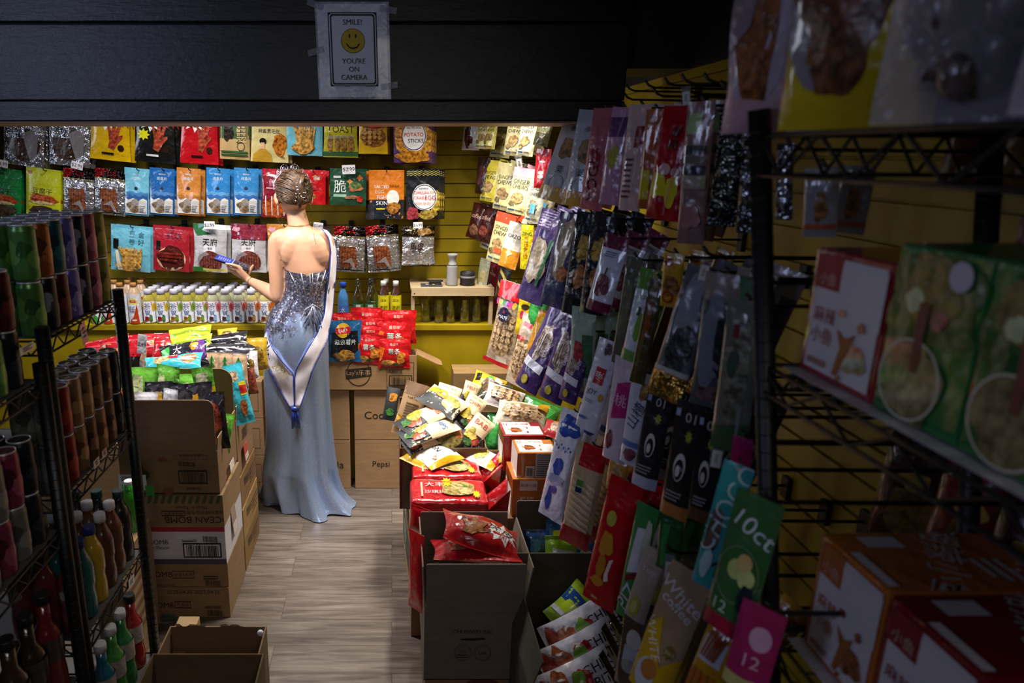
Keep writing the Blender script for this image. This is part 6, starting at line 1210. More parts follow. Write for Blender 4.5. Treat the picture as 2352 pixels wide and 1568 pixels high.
# second row: purple and black packs, plum, kale
sb(1275, 484, 1216, 694, 60, '#4e3e70', [txtlines('#a89ac0', .1, .7, .03, .2, 6), BL('#b0a088', .45, .55, .34, .26, 3, 'film'), G('#4a7a54', [(.75, .3), (.9, .3), (.7, .8), (.6, .8)]), R('#5a4a80', 0, .84, 1, 1)], 'purple pack with beige window, first of the second row', .61, 'flat', more=0, tmax=.045)
sb(1316, 490, 1266, 704, 56, '#46466a', [BL('#a89880', .5, .35, .3, .28, 5, 'film'), BL('#c87a4a', .7, .62, .2, .08, 6), R('#3a3a60', 0, .82, 1, 1)], 'slate pack with tan window behind the purple one', .605, 'flat', more=1, tmax=.045)
def leafy(k): return [BL('#c8a03c', .5, .35, .26, .14, k), BL('#c87a2c', .55, .62, .24, .1, k + 1), [G('#4a4c50', [(.1, .1 + .09 * i), (.3, .07 + .09 * i), (.3, .085 + .09 * i), (.1, .115 + .09 * i)]) for i in range(9)], [G('#4a4c50', [(.9, .1 + .09 * i), (.72, .07 + .09 * i), (.72, .085 + .09 * i), (.9, .115 + .09 * i)]) for i in range(9)]]
sb(1356, 488, 1316, 722, 58, '#1c1c22', leafy(3), 'black pouch with yellow and peach fruit in the second row', .60, more=1)
sb(1388, 496, 1356, 720, 54, '#1c1c22', leafy(8), 'second black pouch with yellow fruit beside the white plum pouch', .595, more=1)
sb(1420, 540, 1372, 715, 56, '#ccd0e2', [R('#6a1c3c', 0, 0, 1, .18), R('#6a1c3c', 0, .86, 1, 1), BL('#8a3048', .48, .66, .28, .15, 3), BL('#a85068', .52, .62, .12, .06, 5), G('#5a3c34', [(.48, .42), (.54, .42), (.52, .6), (.46, .6)]), txtlines('#5a6088', .25, .75, .22, .3, 3)], 'white plum pouch with maroon ends', .59, more=1)
sb(1458, 590, 1420, 835, 34, '#5a5a4c', [BL('#6a6a58', .5, .5, .3, .3, 2, 'film')], 'narrow olive grey pack behind the green and white pouch', .60, 'flat')
sb(1498, 618, 1452, 830, 54, '#c6cede', [R('#5a8a3c', 0, 0, 1, .22), X('#4a7a5a', 'SOFT', .5, .3, .06, .6), BL('#6a9a3c', .6, .62, .24, .16, 3, 'film'), E('#2c4a2c', .4, .45, .1, .05), R('#6a9a4a', 0, .88, 1, 1), BL('#c8a86a', .75, .1, .14, .08, 5)], 'white pouch with green ends and green fruit', .575, more=1)
sb(1550, 582, 1538, 705, 46, '#c89a24', [R('#8a2c1c', .05, .1, .5, .22), BL('#a86a2c', .5, .6, .4, .2, 3), RG('#a82c20', .4, .8, .3, .12, .3)], 'amber pouch with brown food above the clear bags', .57, 'flat', more=1)
sb(1512, 640, 1462, 880, 36, '#4a4428', [G('#6a5a2c', [(.3, 0), (.6, 0), (.4, 1), (.2, 1)]), BL('#8a4a1c', .5, .4, .15, .2, 3, 'film')], 'dark olive slim pack hanging between white pouch and clear bag', .57, 'flat')
sb(1622, 615, 1524, 915, 84, '#5c5c66', [BL('#8a8e9c', .45, .3, .3, .25, 3, 'film'), BL('#3a3a3c', .55, .62, .35, .18, 5), R('#b8b4b4', 0, .76, 1, .8), R('#a8843c', 0, .8, 1, 1, 'foil')], 'clear grey bag with gold bottom, tied top', .555, 'flat', more=1, tmax=.05)
sb(1668, 628, 1626, 935, 92, '#54565e', [R('#8a7c78', 0, 0, 1, .2), BL('#7a8290', .4, .5, .34, .3, 4, 'film'), BL('#2a2c30', .65, .5, .16, .22, 6, 'film'), BL('#7a5a58', .5, .9, .3, .08, 8), G('#e4e8f0', [(.55, .62), (.75, .66), (.7, .7), (.52, .66)], 'clear')], 'bulging clear bag with grey header in the middle of the dim wall', .535, 'pillow', more=1, tmax=.06)
sb(1716, 690, 1672, 1035, 86, '#6c7068', [BL('#8a8670', .5, .45, .34, .3, 4), R('#7a3034', .3, .15, .45, .24), BL('#4a5a4a', .4, .4, .16, .08, 5, 'film'), G('#3c5a3c', [(0, .84), (1, .78), (1, 1), (0, 1)]), G('#dfe4ec', [(.7, .7), (.82, .66), (.76, .86), (.68, .9)], 'clear')], 'clear bag with green bottom close to the shelving post', .51, 'flat', tmax=.05)
sb(1728, 636, 1716, 770, 56, '#2c5a3c', [R('#3a6a48', .1, .2, .9, .8)], 'plain green card pack beside the shelving post', .53, 'flat', 'matte')
# third row: purple bars, white pouches, black pouches
def choc(k): return [BL('#c8b0a0', .45, .42, .3, .22, k, 'food'), [R('#6a4c44', .25 + .1 * i, .3, .28 + .1 * i, .58) for i in range(4)], G('#d8d8ea', [(.1, .62), (.9, .66), (.9, .76), (.1, .72)]), E('#c8b83c', .45, .88, .13, .055), X('#b0a8d0', 'bar', .7, .45, .08, .5, rot=80)]
for tx, ty, bx, by, w_, lb in ((1290, 712, 1206, 893, 58, 'purple pouch with stick picture and yellow seal, first of three'), (1322, 735, 1262, 918, 58, 'purple pouch with stick picture and yellow seal, middle of three'), (1345, 755, 1302, 922, 44, 'purple pouch with yellow seal behind the other two')):
    sb(tx, ty, bx, by, w_, '#46306c', choc(int(tx)), lb, .60, more=0)
sb(1342, 706, 1334, 900, 56, '#9ab4a4', [R('#3c6a4a', .55, .3, .95, .8), BL('#b83a48', .4, .5, .2, .12, 3), R('#a83040', .35, .55, .6, .72), txtlines('#c8d4cc', .15, .8, .82, .97, 5), G('#e0e8e4', [(.1, .05), (.2, .05), (.15, .8), (.1, .8)], 'clear')], 'clear minty pack with red label above the white pouches', .59, 'flat', more=1)
WH = '#cacbde'
sb(1402, 782, 1345, 985, 52, WH, [BL('#6a4444', .55, .1, .16, .07, 3), R('#b02c34', .3, .3, .75, .48), X('#e8dcdc', '枣', .52, .39, .1), X('#2a2c44', 'JOY', .4, .58, .07, .6), txtlines('#8a8ab0', .2, .6, .66, .7, 2), E('#c89a3c', .85, .6, .09, .045), R('#6a6ab0', .15, .85, .5, .88)], 'white pouch with red panel in the third row', .58, more=1)
sb(1440, 822, 1408, 1055, 54, '#d2c0d2', [G('#b82c7a', [(.3, .25), (.9, .2), (.9, .55), (.2, .6)]), X('#e4b8d4', '桃', .55, .4, .12), BL('#8a3c48', .3, .8, .14, .08, 4), R('#dcdae6', .6, .1, .9, .2)], 'white and magenta pouch in the third row', .57, more=1)
sb(1478, 855, 1446, 1065, 50, WH, [BL('#b88a4a', .7, .2, .2, .1, 3), X('#2a3048', '山楂', .5, .45, .14, .7, rot=70), R('#5a7ab8', .05, .74, .9, .8), BL('#8a4a5a', .5, .88, .3, .06, 5)], 'white pouch with blue band in the third row', .565, more=1)
def mocha(c, k): return [R(c, 0, .88, 1, 1), ST('#a8a83c', .62, .28, .14, .06, 8), E('#d8d4d0', .5, .55, .2, .12), E('#2a2626', .5, .57, .15, .09), E('#d0ccc4', .48, .58, .08, .05), X('#c8c4c4', '01', .6, .12, .08), txtlines('#9a9698', .2, .8, .76, .85, 3), R('#a8b0d0', .1, .06, .25, .12)]
sb(1520, 895, 1478, 1118, 60, '#2c2a30', mocha('#b8bcd0', 3), 'black pouch with round treat and white foot', .555, more=1)
sb(1590, 925, 1546, 1185, 68, '#2a2626', mocha('#b8743c', 5), 'black pouch with round treat and orange foot', .53, more=1)
sb(1638, 945, 1606, 1195, 58, '#1e1c20', mocha('#6a4428', 7), 'black pouch beside the orange footed one', .52, more=0)
sb(1708, 1005, 1690, 1170, 48, '#9a1c5a', [R('#c8a8b8', .3, .4, .7, .6), BL('#d8b0a0', .5, .8, .2, .1, 3)], 'magenta pouch behind the teal one', .50, more=0)
sb(1700, 1066, 1620, 1345, 74, '#3ca8a8', [BL('#7a5a4c', .3, .55, .24, .2, 3), X('#c8e4e8', 'CHOCO', .5, .35, .14, .6, rot=75), X('#1c2a2c', 'M', .5, .82, .14), BL('#b8dce0', .35, .8, .2, .1, 5, 'film')], 'teal pouch tilted beside the green mochi bag', .50, more=0)
sb(1748, 1140, 1664, 1450, 118, '#3c6a3c', [R('#a81c3c', 0, .88, 1, 1), X('#d0dce8', '10ct', .6, .22, .12, .7, rot=-20), E('#b8c87a', .45, .52, .17, .07), E('#c8d48a', .7, .55, .17, .07), E('#d0b878', .6, .45, .16, .06), RG('#6a8a6a', .5, .55, .44, .2, .05), X('#c8dcc8', '12', .35, .8, .08), BL('#1c2a34', .8, .68, .14, .1, 3, 'film')], 'large dark green mochi bag beside the shelving post', .475, tmax=.06)
sb(1758, 1395, 1706, 1580, 112, '#a82c64', [R('#c8c07a', 0, .84, 1, 1), E('#d8a8c8', .6, .35, .25, .14), X('#e0b0d0', '12', .55, .62, .14)], 'magenta mochi bag with pale yellow foot, cut by the frame', .475, tmax=.06)
# lowest rows
sb(1320, 945, 1262, 1190, 62, '#c4cae2', [BL('#26469c', .5, .14, .4, .1, 3, 'film'), BL('#2a4aa8', .45, .5, .2, .07, 5, 'film'), BL('#24429a', .35, .82, .12, .1, 7, 'film'), BL('#24429a', .45, .72, .14, .04, 8, 'film'), BL('#8a94b8', .5, .62, .3, .05, 2, 'film'), [BL('#3a54a8', .15 + .1 * i, .3 + .02 * (i % 3), .03, .012, i, 'film') for i in range(8)]], 'white pouch with blue ink blots', .59, 'flat', more=1)
sb(1362, 1022, 1318, 1250, 72, '#c0a888', [R('#b01420', .2, 0, 1, .22), [G('#d8c49c', [(.08, .3 + .06 * i), (.9, .38 + .06 * i), (.9, .41 + .06 * i), (.08, .33 + .06 * i)]) for i in range(8)], R('#4a8a3c', .3, .34, .5, .4), R('#1c2c5a', .3, .41, .5, .46), R('#a81420', 0, .82, 1, 1)], 'clear noodle pack with red bottom', .575, 'flat', more=1)
sb(1424, 1052, 1412, 1130, 46, '#c8963c', [BL('#d8b070', .5, .5, .35, .3, 3), BL('#b83c2c', .3, .7, .12, .1, 5)], 'small amber snack pack above the large red pouch', .57, 'flat', more=1)
sb(1442, 1104, 1372, 1388, 84, '#b8101a', [E('#b8b04a', .38, .3, .14, .06), BL('#c88a2c', .42, .5, .2, .1, 3, 'film'), BL('#b87a24', .4, .68, .14, .09, 5, 'film'), BL('#c8862c', .4, .8, .2, .04, 7, 'film'), G('#e0d0c4', [(.62, .6), (.72, .58), (.66, .7), (.7, .76), (.58, .78), (.56, .72)]), R('#c89a3c', .3, .93, .5, .95)], 'large red pouch with gold writing strokes', .545, 'flat', more=1)
sb(1490, 1160, 1436, 1420, 54, '#3a8a44', [G('#d4cfdc', [(.3, .2), (.75, .18), (.7, .55), (.2, .6)]), G('#7a1c2c', [(.2, .62), (.7, .55), (.75, .6), (.2, .68)]), X('#d8d4e0', 'PIZ', .45, .8, .12, .8, rot=70), BL('#bcc4b0', .8, .3, .18, .2, 3, 'film')], 'green and white striped pack with maroon outline', .54, 'flat', more=1)
sb(1545, 1185, 1532, 1310, 58, '#1f5a2a', [G('#3a8a44', [(.2, .1), (.5, .1), (.4, .9), (.2, .9)])], 'dark green glossy pack behind the beige one', .54, 'flat')
sb(1508, 1262, 1456, 1420, 54, '#b4a494', [X('#d8d0d0', 'Yogi', .5, .3, .12, .7), E('#b0b03c', .4, .82, .25, .14), E('#c8c878', .4, .82, .14, .08)], 'beige pouch with lime slice', .53)
sb(1470, 1385, 1436, 1575, 62, '#5a4636', [X('#d8d4dc', 'INO', .45, .12, .1, .7), E('#d8d0c8', .55, .42, .3, .12), R('#c8c4cc', .25, .5, .85, .72), E('#b0a8a0', .55, .72, .3, .08)], 'brown pouch with white cup picture', .52)
sb(1590, 1310, 1486, 1590, 108, '#a88c70', [X('#dcd8e4', 'White', .5, .2, .09, .6, rot=-20), X('#dcd8e4', 'coffee', .5, .29, .07, .6, rot=-20), G('#d0a81c', [(0, .5), (.3, .4), (.6, .75), (1, .6), (1, 1), (0, 1)]), X('#e8e0d0', 'WHITE', .25, .58, .07, .6, rot=-60), E('#c8c8d4', .35, .85, .25, .13), E('#b8783c', .42, .8, .2, .08), ST('#7a6a34', .72, .6, .14, .06, 8), X('#d8d0a0', '3in1', .72, .6, .03)], 'tan coffee pouch with yellow lower half and cup picture', .49, tmax=.05)
sb(1640, 1425, 1576, 1600, 58, '#4a3a1c', [E('#3a2c14', .5, .3, .25, .12), E('#5a3a1c', .45, .65, .25, .12)], 'dark brown coffee pouch beside the tan one', .49, more=0)
sb(1672, 1432, 1600, 1610, 86, '#c8961c', [R('#d0d0dc', .1, .2, .8, .5), BL('#b83028', .5, .2, .14, .1, 3, 'film'), [G('#9a4a28', [(.2 + .12 * i, .1), (.28 + .12 * i, .1), (.2 + .1 * i, .45), (.14 + .1 * i, .45)]) for i in range(5)], [G('#b8642c', [(.1 + .2 * i, .6), (.2 + .2 * i, .6), (.15 + .2 * i, .95), (.05 + .2 * i, .95)]) for i in range(4)]], 'yellow pouch with red chilli sticks at the frame edge', .485, 'flat')
def wtag(px, py, wpx, hpx, X0, lb, rot):
    M, W, H = place(px, py - hpx / 2, px + rot, py + hpx / 2, wpx, Xp=X0, phi=25); mb = MB()
    S = plane_map((-W / 2, 0, 0), (W, 0, 0), (0, 0, -H), (0, -1, 0)); slab(mb, S, 0, 0, 1, 1, -.0015, 0, mat('#bfc0c8', 'clear')); slab(mb, S, .12, .28, .88, .97, .0002, .0008, mat('#d2d0cc', 'paper'))
    prints(mb, txtlines('#3a3a40', .35, .68, .45, .8, 4, int(px)), lambda u, v, off=0: S(u, v, off + .001), W, H, 'matte', 2, .0003); tag(mb.build('price_tag', None, M), lb, 'price tag')
    side_hook(M.translation + Vector((.012, 0, 0)), 'hook arm behind the ' + lb)
wtag(1575, 220, 22, 44, .575, 'plastic price ticket above the large red pack', 2)
wtag(1625, 620, 26, 50, .545, 'plastic price ticket over the clear grey bag', -14)
wtag(1652, 1046, 30, 56, .51, 'plastic price ticket above the teal pouch', -10)
wtag(1540, 1302, 24, 56, .52, 'plastic price ticket above the tan coffee pouch', -6)
wtag(1190, 372, 16, 34, .575, 'white price slip among the lit ginger chew pouches', 5)
wtag(1418, 870, 20, 44, .57, 'white price slip between the white pouches', -6)
# bare hooks on the upper panel
for i, (px, py, X0) in enumerate([(1455, 212, .72), (1500, 205, .70), (1545, 200, .68), (1640, 195, .64), (1680, 215, .62), (1450, 232, .70), (1520, 225, .66), (1600, 222, .62)]):
    side_hook(PX(px, py, X0), 'bare peg hook on the yellow upper panel, %s along the row' % ('first', 'second', 'third', 'fourth', 'fifth', 'lower first', 'lower second', 'lower third')[i])

# packs further along the wall, seen through the wire shelving
rr = random.Random(21)
for r_, (ztop, n) in enumerate(((1.97, 8), (1.66, 8), (1.36, 8), (1.06, 6))):
    for i in range(n):
        Yp = 1.02 - .105 * i; X0 = .872; H = rr.uniform(.22, .27); W = rr.uniform(.12, .15); c = rr.choice(('#5a1418', '#3a1414', '#6a4a1c', '#2a3a24', '#4a2418', '#7a1c20', '#3a3024', '#6a5a3c'))
        M = T(X0, Yp, ztop + rr.uniform(-.01, .02)) @ RZ(-66) @ RY(4); SEED[0] += 1
        mb, S = pouch_mesh(W, H, .04, c, [BL('#8a6a34', .5, .55, .3, .2, i + r_), BL('#b89a4a', .4, .3, .18, .07, i, 'film'), R('#a8a0a0', .2, .86, .8, .9)], 'flat', SEED[0], 'film', .004)
        o = mb.build('snack_pouch', None, M); lb = '%s pouch behind the wire shelving, %s wall row, %s from its post' % ({'5a': 'wine red', '3a': 'dark brown', '6a': 'tan', '2a': 'dark green', '4a': 'chestnut', '7a': 'deep red'}[c[1:3]], ('top', 'second', 'third', 'lowest')[r_], ('first', 'second', 'third', 'fourth', 'fifth', 'sixth', 'seventh', 'eighth')[i])
        tag(o, lb, 'snack pouch'); side_hook(M.translation + Vector((.015, 0, -.012)), 'hook behind the wire shelving, %s wall row, %s from its post' % (('top', 'second', 'third', 'lowest')[r_], ('first', 'second', 'third', 'fourth', 'fifth', 'sixth', 'seventh', 'eighth')[i]))
# ---------------------------------------------------------------- the wire shelving beside the aisle mouth, close to the viewer
def post(mb, a, b_, r=.0125):
    mb.tube([a, b_], r, STEEL, 14); a, b_ = Vector(a), Vector(b_); n = int((b_ - a).length / .0254)
    for i in range(1, n): q = a.lerp(b_, i / n); mb.tube([q - (b_ - a).normalized() * .0012, q + (b_ - a).normalized() * .0012], r + .0006, STEEL, 14)
def truss(mb, a, b_, h=.032, n=10, r=.0028):
    a, b_ = Vector(a), Vector(b_); dz = Vector((0, 0, h)); mb.tube([a, b_], r, STEEL, 6); mb.tube([a - dz, b_ - dz], r, STEEL, 6)
    pts = [a.lerp(b_, i / n) - (dz if i % 2 else Vector()) for i in range(n + 1)]
    for p, q in zip(pts, pts[1:]): mb.tube([p, q], r * .8, STEEL, 5, cap=False)
YN, YFr = .26, .86
def px_at(y, Y, x): return PY(x, y, Y)
pt_, pb_ = PY(1746, 345, .86), PY(1772, 1568, .86); dl = (pb_ - pt_) / (pb_.z - pt_.z)
def xr(z): return pt_.x + dl.x * (z - pt_.z)
rs = thing('wire_shelving', 'black wire shelving with ringed post close to the hanging packs', 'shelving', T(xr(0), YFr, 0))
def loc(v): return Vector(v) - Vector((xr(0), YFr, 0))
for Yp in (YFr, YN):
    for dx in (0, .275):
        m = MB(); post(m, loc((xr(0) + dx, Yp, 0)), loc((xr(1.85) + dx, Yp, 1.85))); m.build('post', rs)
ZS = [PY(1760, 312, .86).z, PY(1796, 838, .86).z, PY(1798, 1448, .86).z, .62]
LINER = mat('#b4b2bc', 'film')
for i, z in enumerate(ZS):
    m = MB(); x0 = xr(z); a, b_, c, d = [loc(q) for q in ((x0, YFr, z), (x0, YN, z), (x0 + .275, YN, z), (x0 + .275, YFr, z))]
    for p, q in ((a, b_), (b_, c), (c, d), (d, a)): truss(m, p, q, .045 if i == 0 else .034)
    for k in range(1, 14): m.tube([a.lerp(b_, k / 14), d.lerp(c, k / 14)], .0018, STEEL, 5)
    sh = m.build('wire_deck', rs)
    if i in (1, 2):
        m = MB(); q = [a + Vector((.012, -.02, .003)), b_ + Vector((.012, .02, .003)), c + Vector((-.01, .02, .003)), d + Vector((-.01, -.02, .003))]
        m.add([v for v in q] + [v + Vector((0, 0, .0012)) for v in q], [[0, 1, 2, 3], [7, 6, 5, 4], [0, 4, 5, 1], [1, 5, 6, 2], [2, 6, 7, 3], [3, 7, 4, 0]], LINER, False); m.build('shelf_liner', sh)
# boxes on the decks: the printed end faces the aisle (-x)
def abox(y0, y1, x0, z0, H, D, c, pr, top, lb, near=[], cat='snack box'):
    W = y0 - y1; M = T(x0, y0, z0) @ RZ(-90)
    return carton('snack_box', lb, M, W, D, H, c, pr, top=top, side=near, kind='film', tape=False, cat=cat)
def fishend(c): return [R('#dcdae2', .08, .05, .95, .95), R(c, .06, .04, .42, .3), X('#d8b0a8', '小鱼', .24, .22, .1, .3), R('#dcdae2', .42, .08, .97, .5), X(c, '麻辣', .28, .5, .14, .3), X(c, '小鱼', .28, .66, .14, .3), BL('#a85a2c', .72, .75, .16, .12, 3), G('#a8642c', [(.48, .56), (.6, .62), (.72, .56), (.66, .72), (.56, .92), (.5, .92), (.56, .7)]), BL('#8a3c24', .52, .44, .05, .035, 2, 'film'), BL('#8a3c24', .78, .5, .04, .035, 4, 'film'), BL('#8a3c24', .6, .92, .03, .02, 5, 'film'), R('#a87a74', .15, .85, .4, .9)]
def fishtop(c): return [R('#d8d4d4', .1, .62, .3, .84), X('#cfc4c0', '湘辣小鱼', .55, .5, .2, .7, rot=-30), txtlines('#cfc4c0', .5, .9, .2, .4, 3), R('#e4e0e0', .4, .93, .95, .99)]
zs = ZS[1] + .0055; xs_ = xr(zs) + .03
abox(.835, .70, xs_, zs, .150, .20, '#a01c2c', fishend('#a01c2c'), [], 'dark red snack box with white end on the middle deck by the post')
def greenend(k): return [BL('#1c5a2c', .5, .3, .5, .3, k, 'film'), BL('#8a7a34', .45, .22, .3, .2, k + 1), BL('#c8d8a8', .3, .3, .1, .06, k + 2, 'film'), BL('#b85a6a', .6, .38, .1, .05, k + 3), BL('#9a8a5c', .4, .75, .34, .22, k + 4), RG('#d8d4c0', .4, .75, .36, .24, .06), G('#7a3c30', [(.38, .3), (.5, .3), (.48, .7), (.4, .7)]), E('#c8c4d8', .75, .12, .12, .08)]
abox(.698, .585, xs_, zs, .172, .20, '#2c7a3c', greenend(2), [], 'green snack box with bowl picture beside the dark red one')
abox(.583, .47, xs_, zs, .172, .20, '#2c7a3c', greenend(7), [], 'second green snack box with bowl picture, next to the orange box')
abox(.468, .30, xs_, zs, .155, .20, '#b8502c', [R('#d4d2dc', .05, .05, .95, .6), BL('#a8441c', .5, .45, .3, .12, 3), BL('#d8b83c', .7, .62, .2, .1, 5)], [], 'orange snack box with white panel at the frame edge, middle deck')
for i, y in enumerate((.80, .66, .52, .39)): abox(y, y - .12, xs_ + .2025, zs, .19, .04, '#5a141c', [R('#7a2a30', .1, .2, .9, .5)], [], 'dark maroon box standing behind the %s box of the middle deck' % ('red', 'first green', 'second green', 'orange')[i])
z2 = ZS[2] + .0055; x2 = xr(z2) + .03
abox(.83, .70, x2, z2, .170, .22, '#c8702c', fishend('#b8642c'), fishtop('#c8702c'), 'orange snack box with white end on the lowest visible deck by the post')
abox(.698, .565, x2, z2, .168, .22, '#8a1424', fishend('#8a1424'), fishtop('#8a1424'), 'dark red snack box with white end beside the lower orange box')
abox(.563, .44, x2, z2, .165, .22, '#8a1424', [R('#b85a5a', .1, .5, .4, .9)] + fishend('#8a1424')[2:3], fishtop('#8a1424'), 'plain dark red snack box at the frame edge, lower deck')
abox(.438, .32, x2, z2, .14, .22, '#c8702c', fishend('#b8642c'), fishtop('#c8702c'), 'orange snack box cut by the frame corner, lower deck')
# clear bags standing on the top deck
zt_ = ZS[0] + .004
def topbag(y, W, H, dx, c, pr, lb, rot, kind='film', style='flat', T_=.06, contents=None):
    SEED[0] += 1; mb, S = pouch_mesh(W, H, T_, c, pr, style, SEED[0], kind, .006)
    o = mb.build('clear_bag', None, T(xr(zt_) + dx, y, zt_ + H) @ RZ(rot)); tag(o, lb, 'snack bag')
    if contents:
        cm = MB(); rr = random.Random(SEED[0])
        for i in range(contents[1]): ball(cm, (rr.uniform(-.36, .36) * W, rr.uniform(-.2, .2) * T_, -H * rr.uniform(.35, .93)), (rr.uniform(.012, .02), .012, rr.uniform(.012, .028)), mat(contents[0], 'food'), RY(rr.uniform(-40, 40)), 10)
        cm.build('contents', o)
    return o
WT = '#e4e0ec'
topbag(.875, .145, .30, .026, '#c8a8b4', [BL('#b8a8b8', .35, .5, .3, .45, 3, 'film', a=.1), BL('#9a5a2c', .35, .62, .2, .26, 5), G('#c8a0b0', [(0, .86), (1, .9), (1, 1), (0, 1)]), G('#8a7a84', [(.1, .0), (.5, .0), (.3, .6), (.1, .7)]), R('#7a1c24', .5, .22, .7, .30), G('#f0eef8', [(.62, .5), (.7, .5), (.66, .62), (.58, .66)], 'clear')], 'pinkish clear bag with brown pieces standing on the top deck by the post', -62)
topbag(.73, .15, .31, .022, '#c8b01c', [BL('#8a8490', .32, .45, .3, .44, 3, 'film', a=.1), BL('#6a3c24', .5, .5, .34, .3, 7), BL('#7a4a2c', .45, .75, .2, .14, 9), G('#f0eef8', [(.45, .42), (.8, .38), (.82, .43), (.55, .47), (.78, .54), (.74, .58), (.45, .49)], 'film')], 'yellow edged clear bag of brown snacks on the top deck', -62)
topbag(.585, .155, .31, .03, WT, [], 'clear bag of dark mixed snacks on the top deck', -60, 'clear', 'pillow', .07, ('#6a5a54', 60))
topbag(.44, .155, .31, .03, WT, [], 'clear bag of tan snacks at the frame edge on the top deck', -60, 'clear', 'pillow', .07, ('#a8865c', 60))
topbag(.33, .14, .30, .05, '#8a8ca8', [BL('#b8bccc', .4, .4, .3, .2, 3, 'film')], 'bluish grey bag in the top deck corner of the frame', -60)
for i, y in enumerate((.80, .64, .50)): topbag(y, .14, .26, .21, '#4a1c20', [BL('#6a3c34', .5, .5, .3, .3, i, 'film')], 'dark red bag behind the %s clear bag of the top deck' % ('pinkish', 'yellow edged', 'dark mixed')[i], -62)
# ---------------------------------------------------------------- can and bottle shelving on the other side of the aisle
def side_shelving(lb, xf, y0, y1, decks, top, depth=.46, lean=0.0):
    """front edge at x = xf running from y0 to y1, decks at the given heights"""
    o = thing('wire_shelving', lb, 'shelving', T(xf, y0, 0))
    for x in (0, -depth):
        for y in (y0, y1):
            m = MB(); post(m, Vector((x - lean, y - y0, 0)), Vector((x, y - y0, top)), .0165); m.build('post', o)
    for z in decks:
        m = MB(); a, b_, c, d = Vector((0, 0, z)), Vector((0, y1 - y0, z)), Vector((-depth, y1 - y0, z)), Vector((-depth, 0, z))
        for p, q in ((a, b_), (b_, c), (c, d), (d, a)): truss(m, p, q, .034, 14)
        for k in range(1, 16): m.tube([a.lerp(b_, k / 16), d.lerp(c, k / 16)], .0018, STEEL, 5)
        sh = m.build('wire_deck', o)
        m = MB(); m.box((-depth + .01, .012, z + .003), (-.006, y1 - y0 - .012, z + .005), mat('#5a5754', 'matte')); m.build('shelf_liner', sh)
    return o
XF = -.80
ZA, ZB, ZCk, ZD = 1.383, .98, .565, .17
side_shelving('black wire shelving packed with cans and bottles beside the crisp boxes', XF, 1.545, 2.0, [ZA, ZB, ZCk, ZD], ZA + .035)
ZA2, ZB2, ZC2 = 1.30, .92, .50
side_shelving('black wire shelving of cans nearest the frame edge', XF, 1.02, 1.515, [ZA2, ZB2, ZC2], ZA2 + .04)
CANP = [(.024, 0), (.0275, .003), (.0285, .008), (.0285, .011), (.0285, .060), (.0285, .111), (.0285, .114), (.0278, .118), (.0256, .1235), (.0254, .126)]
def can_proto(c, pr, lb, tall=1.0):
    mb = MB(); prof = [(r_, z * tall) for r_, z in CANP]; mb.lathe(prof, mat(c, 'can'), 18)
    prints(mb, pr, cyl_map(.0286, .010 * tall, .112 * tall, 150), .0285 * 5.2, .1 * tall, 'can', .08, .0003)
    o = mb.build('drink_can', None, T(0, 0, 0)); tag(o, lb, 'can')
    z = .126 * tall; l = MB(); l.lathe([(.0255, z - .001), (.0258, z + .0025), (.0245, z + .003), (.0232, z - .001), (.0, z - .001)], mat('#d8dae4', 'lid'), 18)
    l.box((-.004, -.013, z), (.004, .008, z + .0012), mat('#c4c6d0', 'metal')); l.build('lid', o); return o
def cp(c1, c2, s, txt=None): return [BL(c1, .4, .45, .14, .26, s, 'can'), BL(c2, .6, .4, .12, .2, s + 1, 'can'), BL(c1, .75, .6, .12, .2, s + 2, 'can')] + ([X('#c8c8e0', txt, .55, .85, .12, .4)] if txt else [])
KINDS = {'olive': ('#7a7a3c', cp('#9a9448', '#5a5a2c', 1), 'olive yellow'), 'rose': ('#8a4660', cp('#a86a80', '#5a2c40', 2), 'rose pink'), 'wine': ('#7a3048', cp('#9a5068', '#4a1c2c', 3), 'wine red'), 'black': ('#16161e', cp('#2a2a34', '#8a8c98', 4), 'black'), 'purple': ('#6a64b0', cp('#8a88c0', '#4a4488', 5, 'GEN'), 'purple'), 'dred': ('#4a1c1c', cp('#6a2c24', '#2a1414', 6), 'dark red'), 'teal': ('#1c4a54', cp('#2c6a70', '#12343c', 7), 'dark teal'), 'orange': ('#8a4a1c', cp('#a8642c', '#5a2c14', 8), 'burnt orange'), 'green': ('#4a7a3c', cp('#6a9a4c', '#2c5a2c', 9), 'green'), 'ink': ('#1a2028', cp('#2a3440', '#12161c', 10), 'blue black'), 'grey': ('#6a6a66', cp('#8a8a84', '#4a4a48', 11), 'grey'), 'red': ('#7a2018', cp('#9a3c2c', '#4a140c', 12), 'brick red'), 'ochre': ('#7a5a3c', cp('#9a7a54', '#5a3c24', 13), 'ochre'), 'brown': ('#5a4030', cp('#7a5a44', '#3a281c', 14), 'brown')}
PROTO = {}
def put_can(kd, pos, lb, gp):
    if kd not in PROTO: o = can_proto(*KINDS[kd][:2], lb); o.matrix_local = T(*pos); o['group'] = gp; PROTO[kd] = o
    else: o = dup(PROTO[kd], T(*pos) @ RZ(hash_(pos)), lb, gp)
    return o
def hash_(p): return (p[0] * 977 + p[1] * 613 + p[2] * 331) % 40 - 20
TH = ('nearest the viewer', 'second', 'third', 'fourth', 'fifth', 'sixth', 'by the far post')
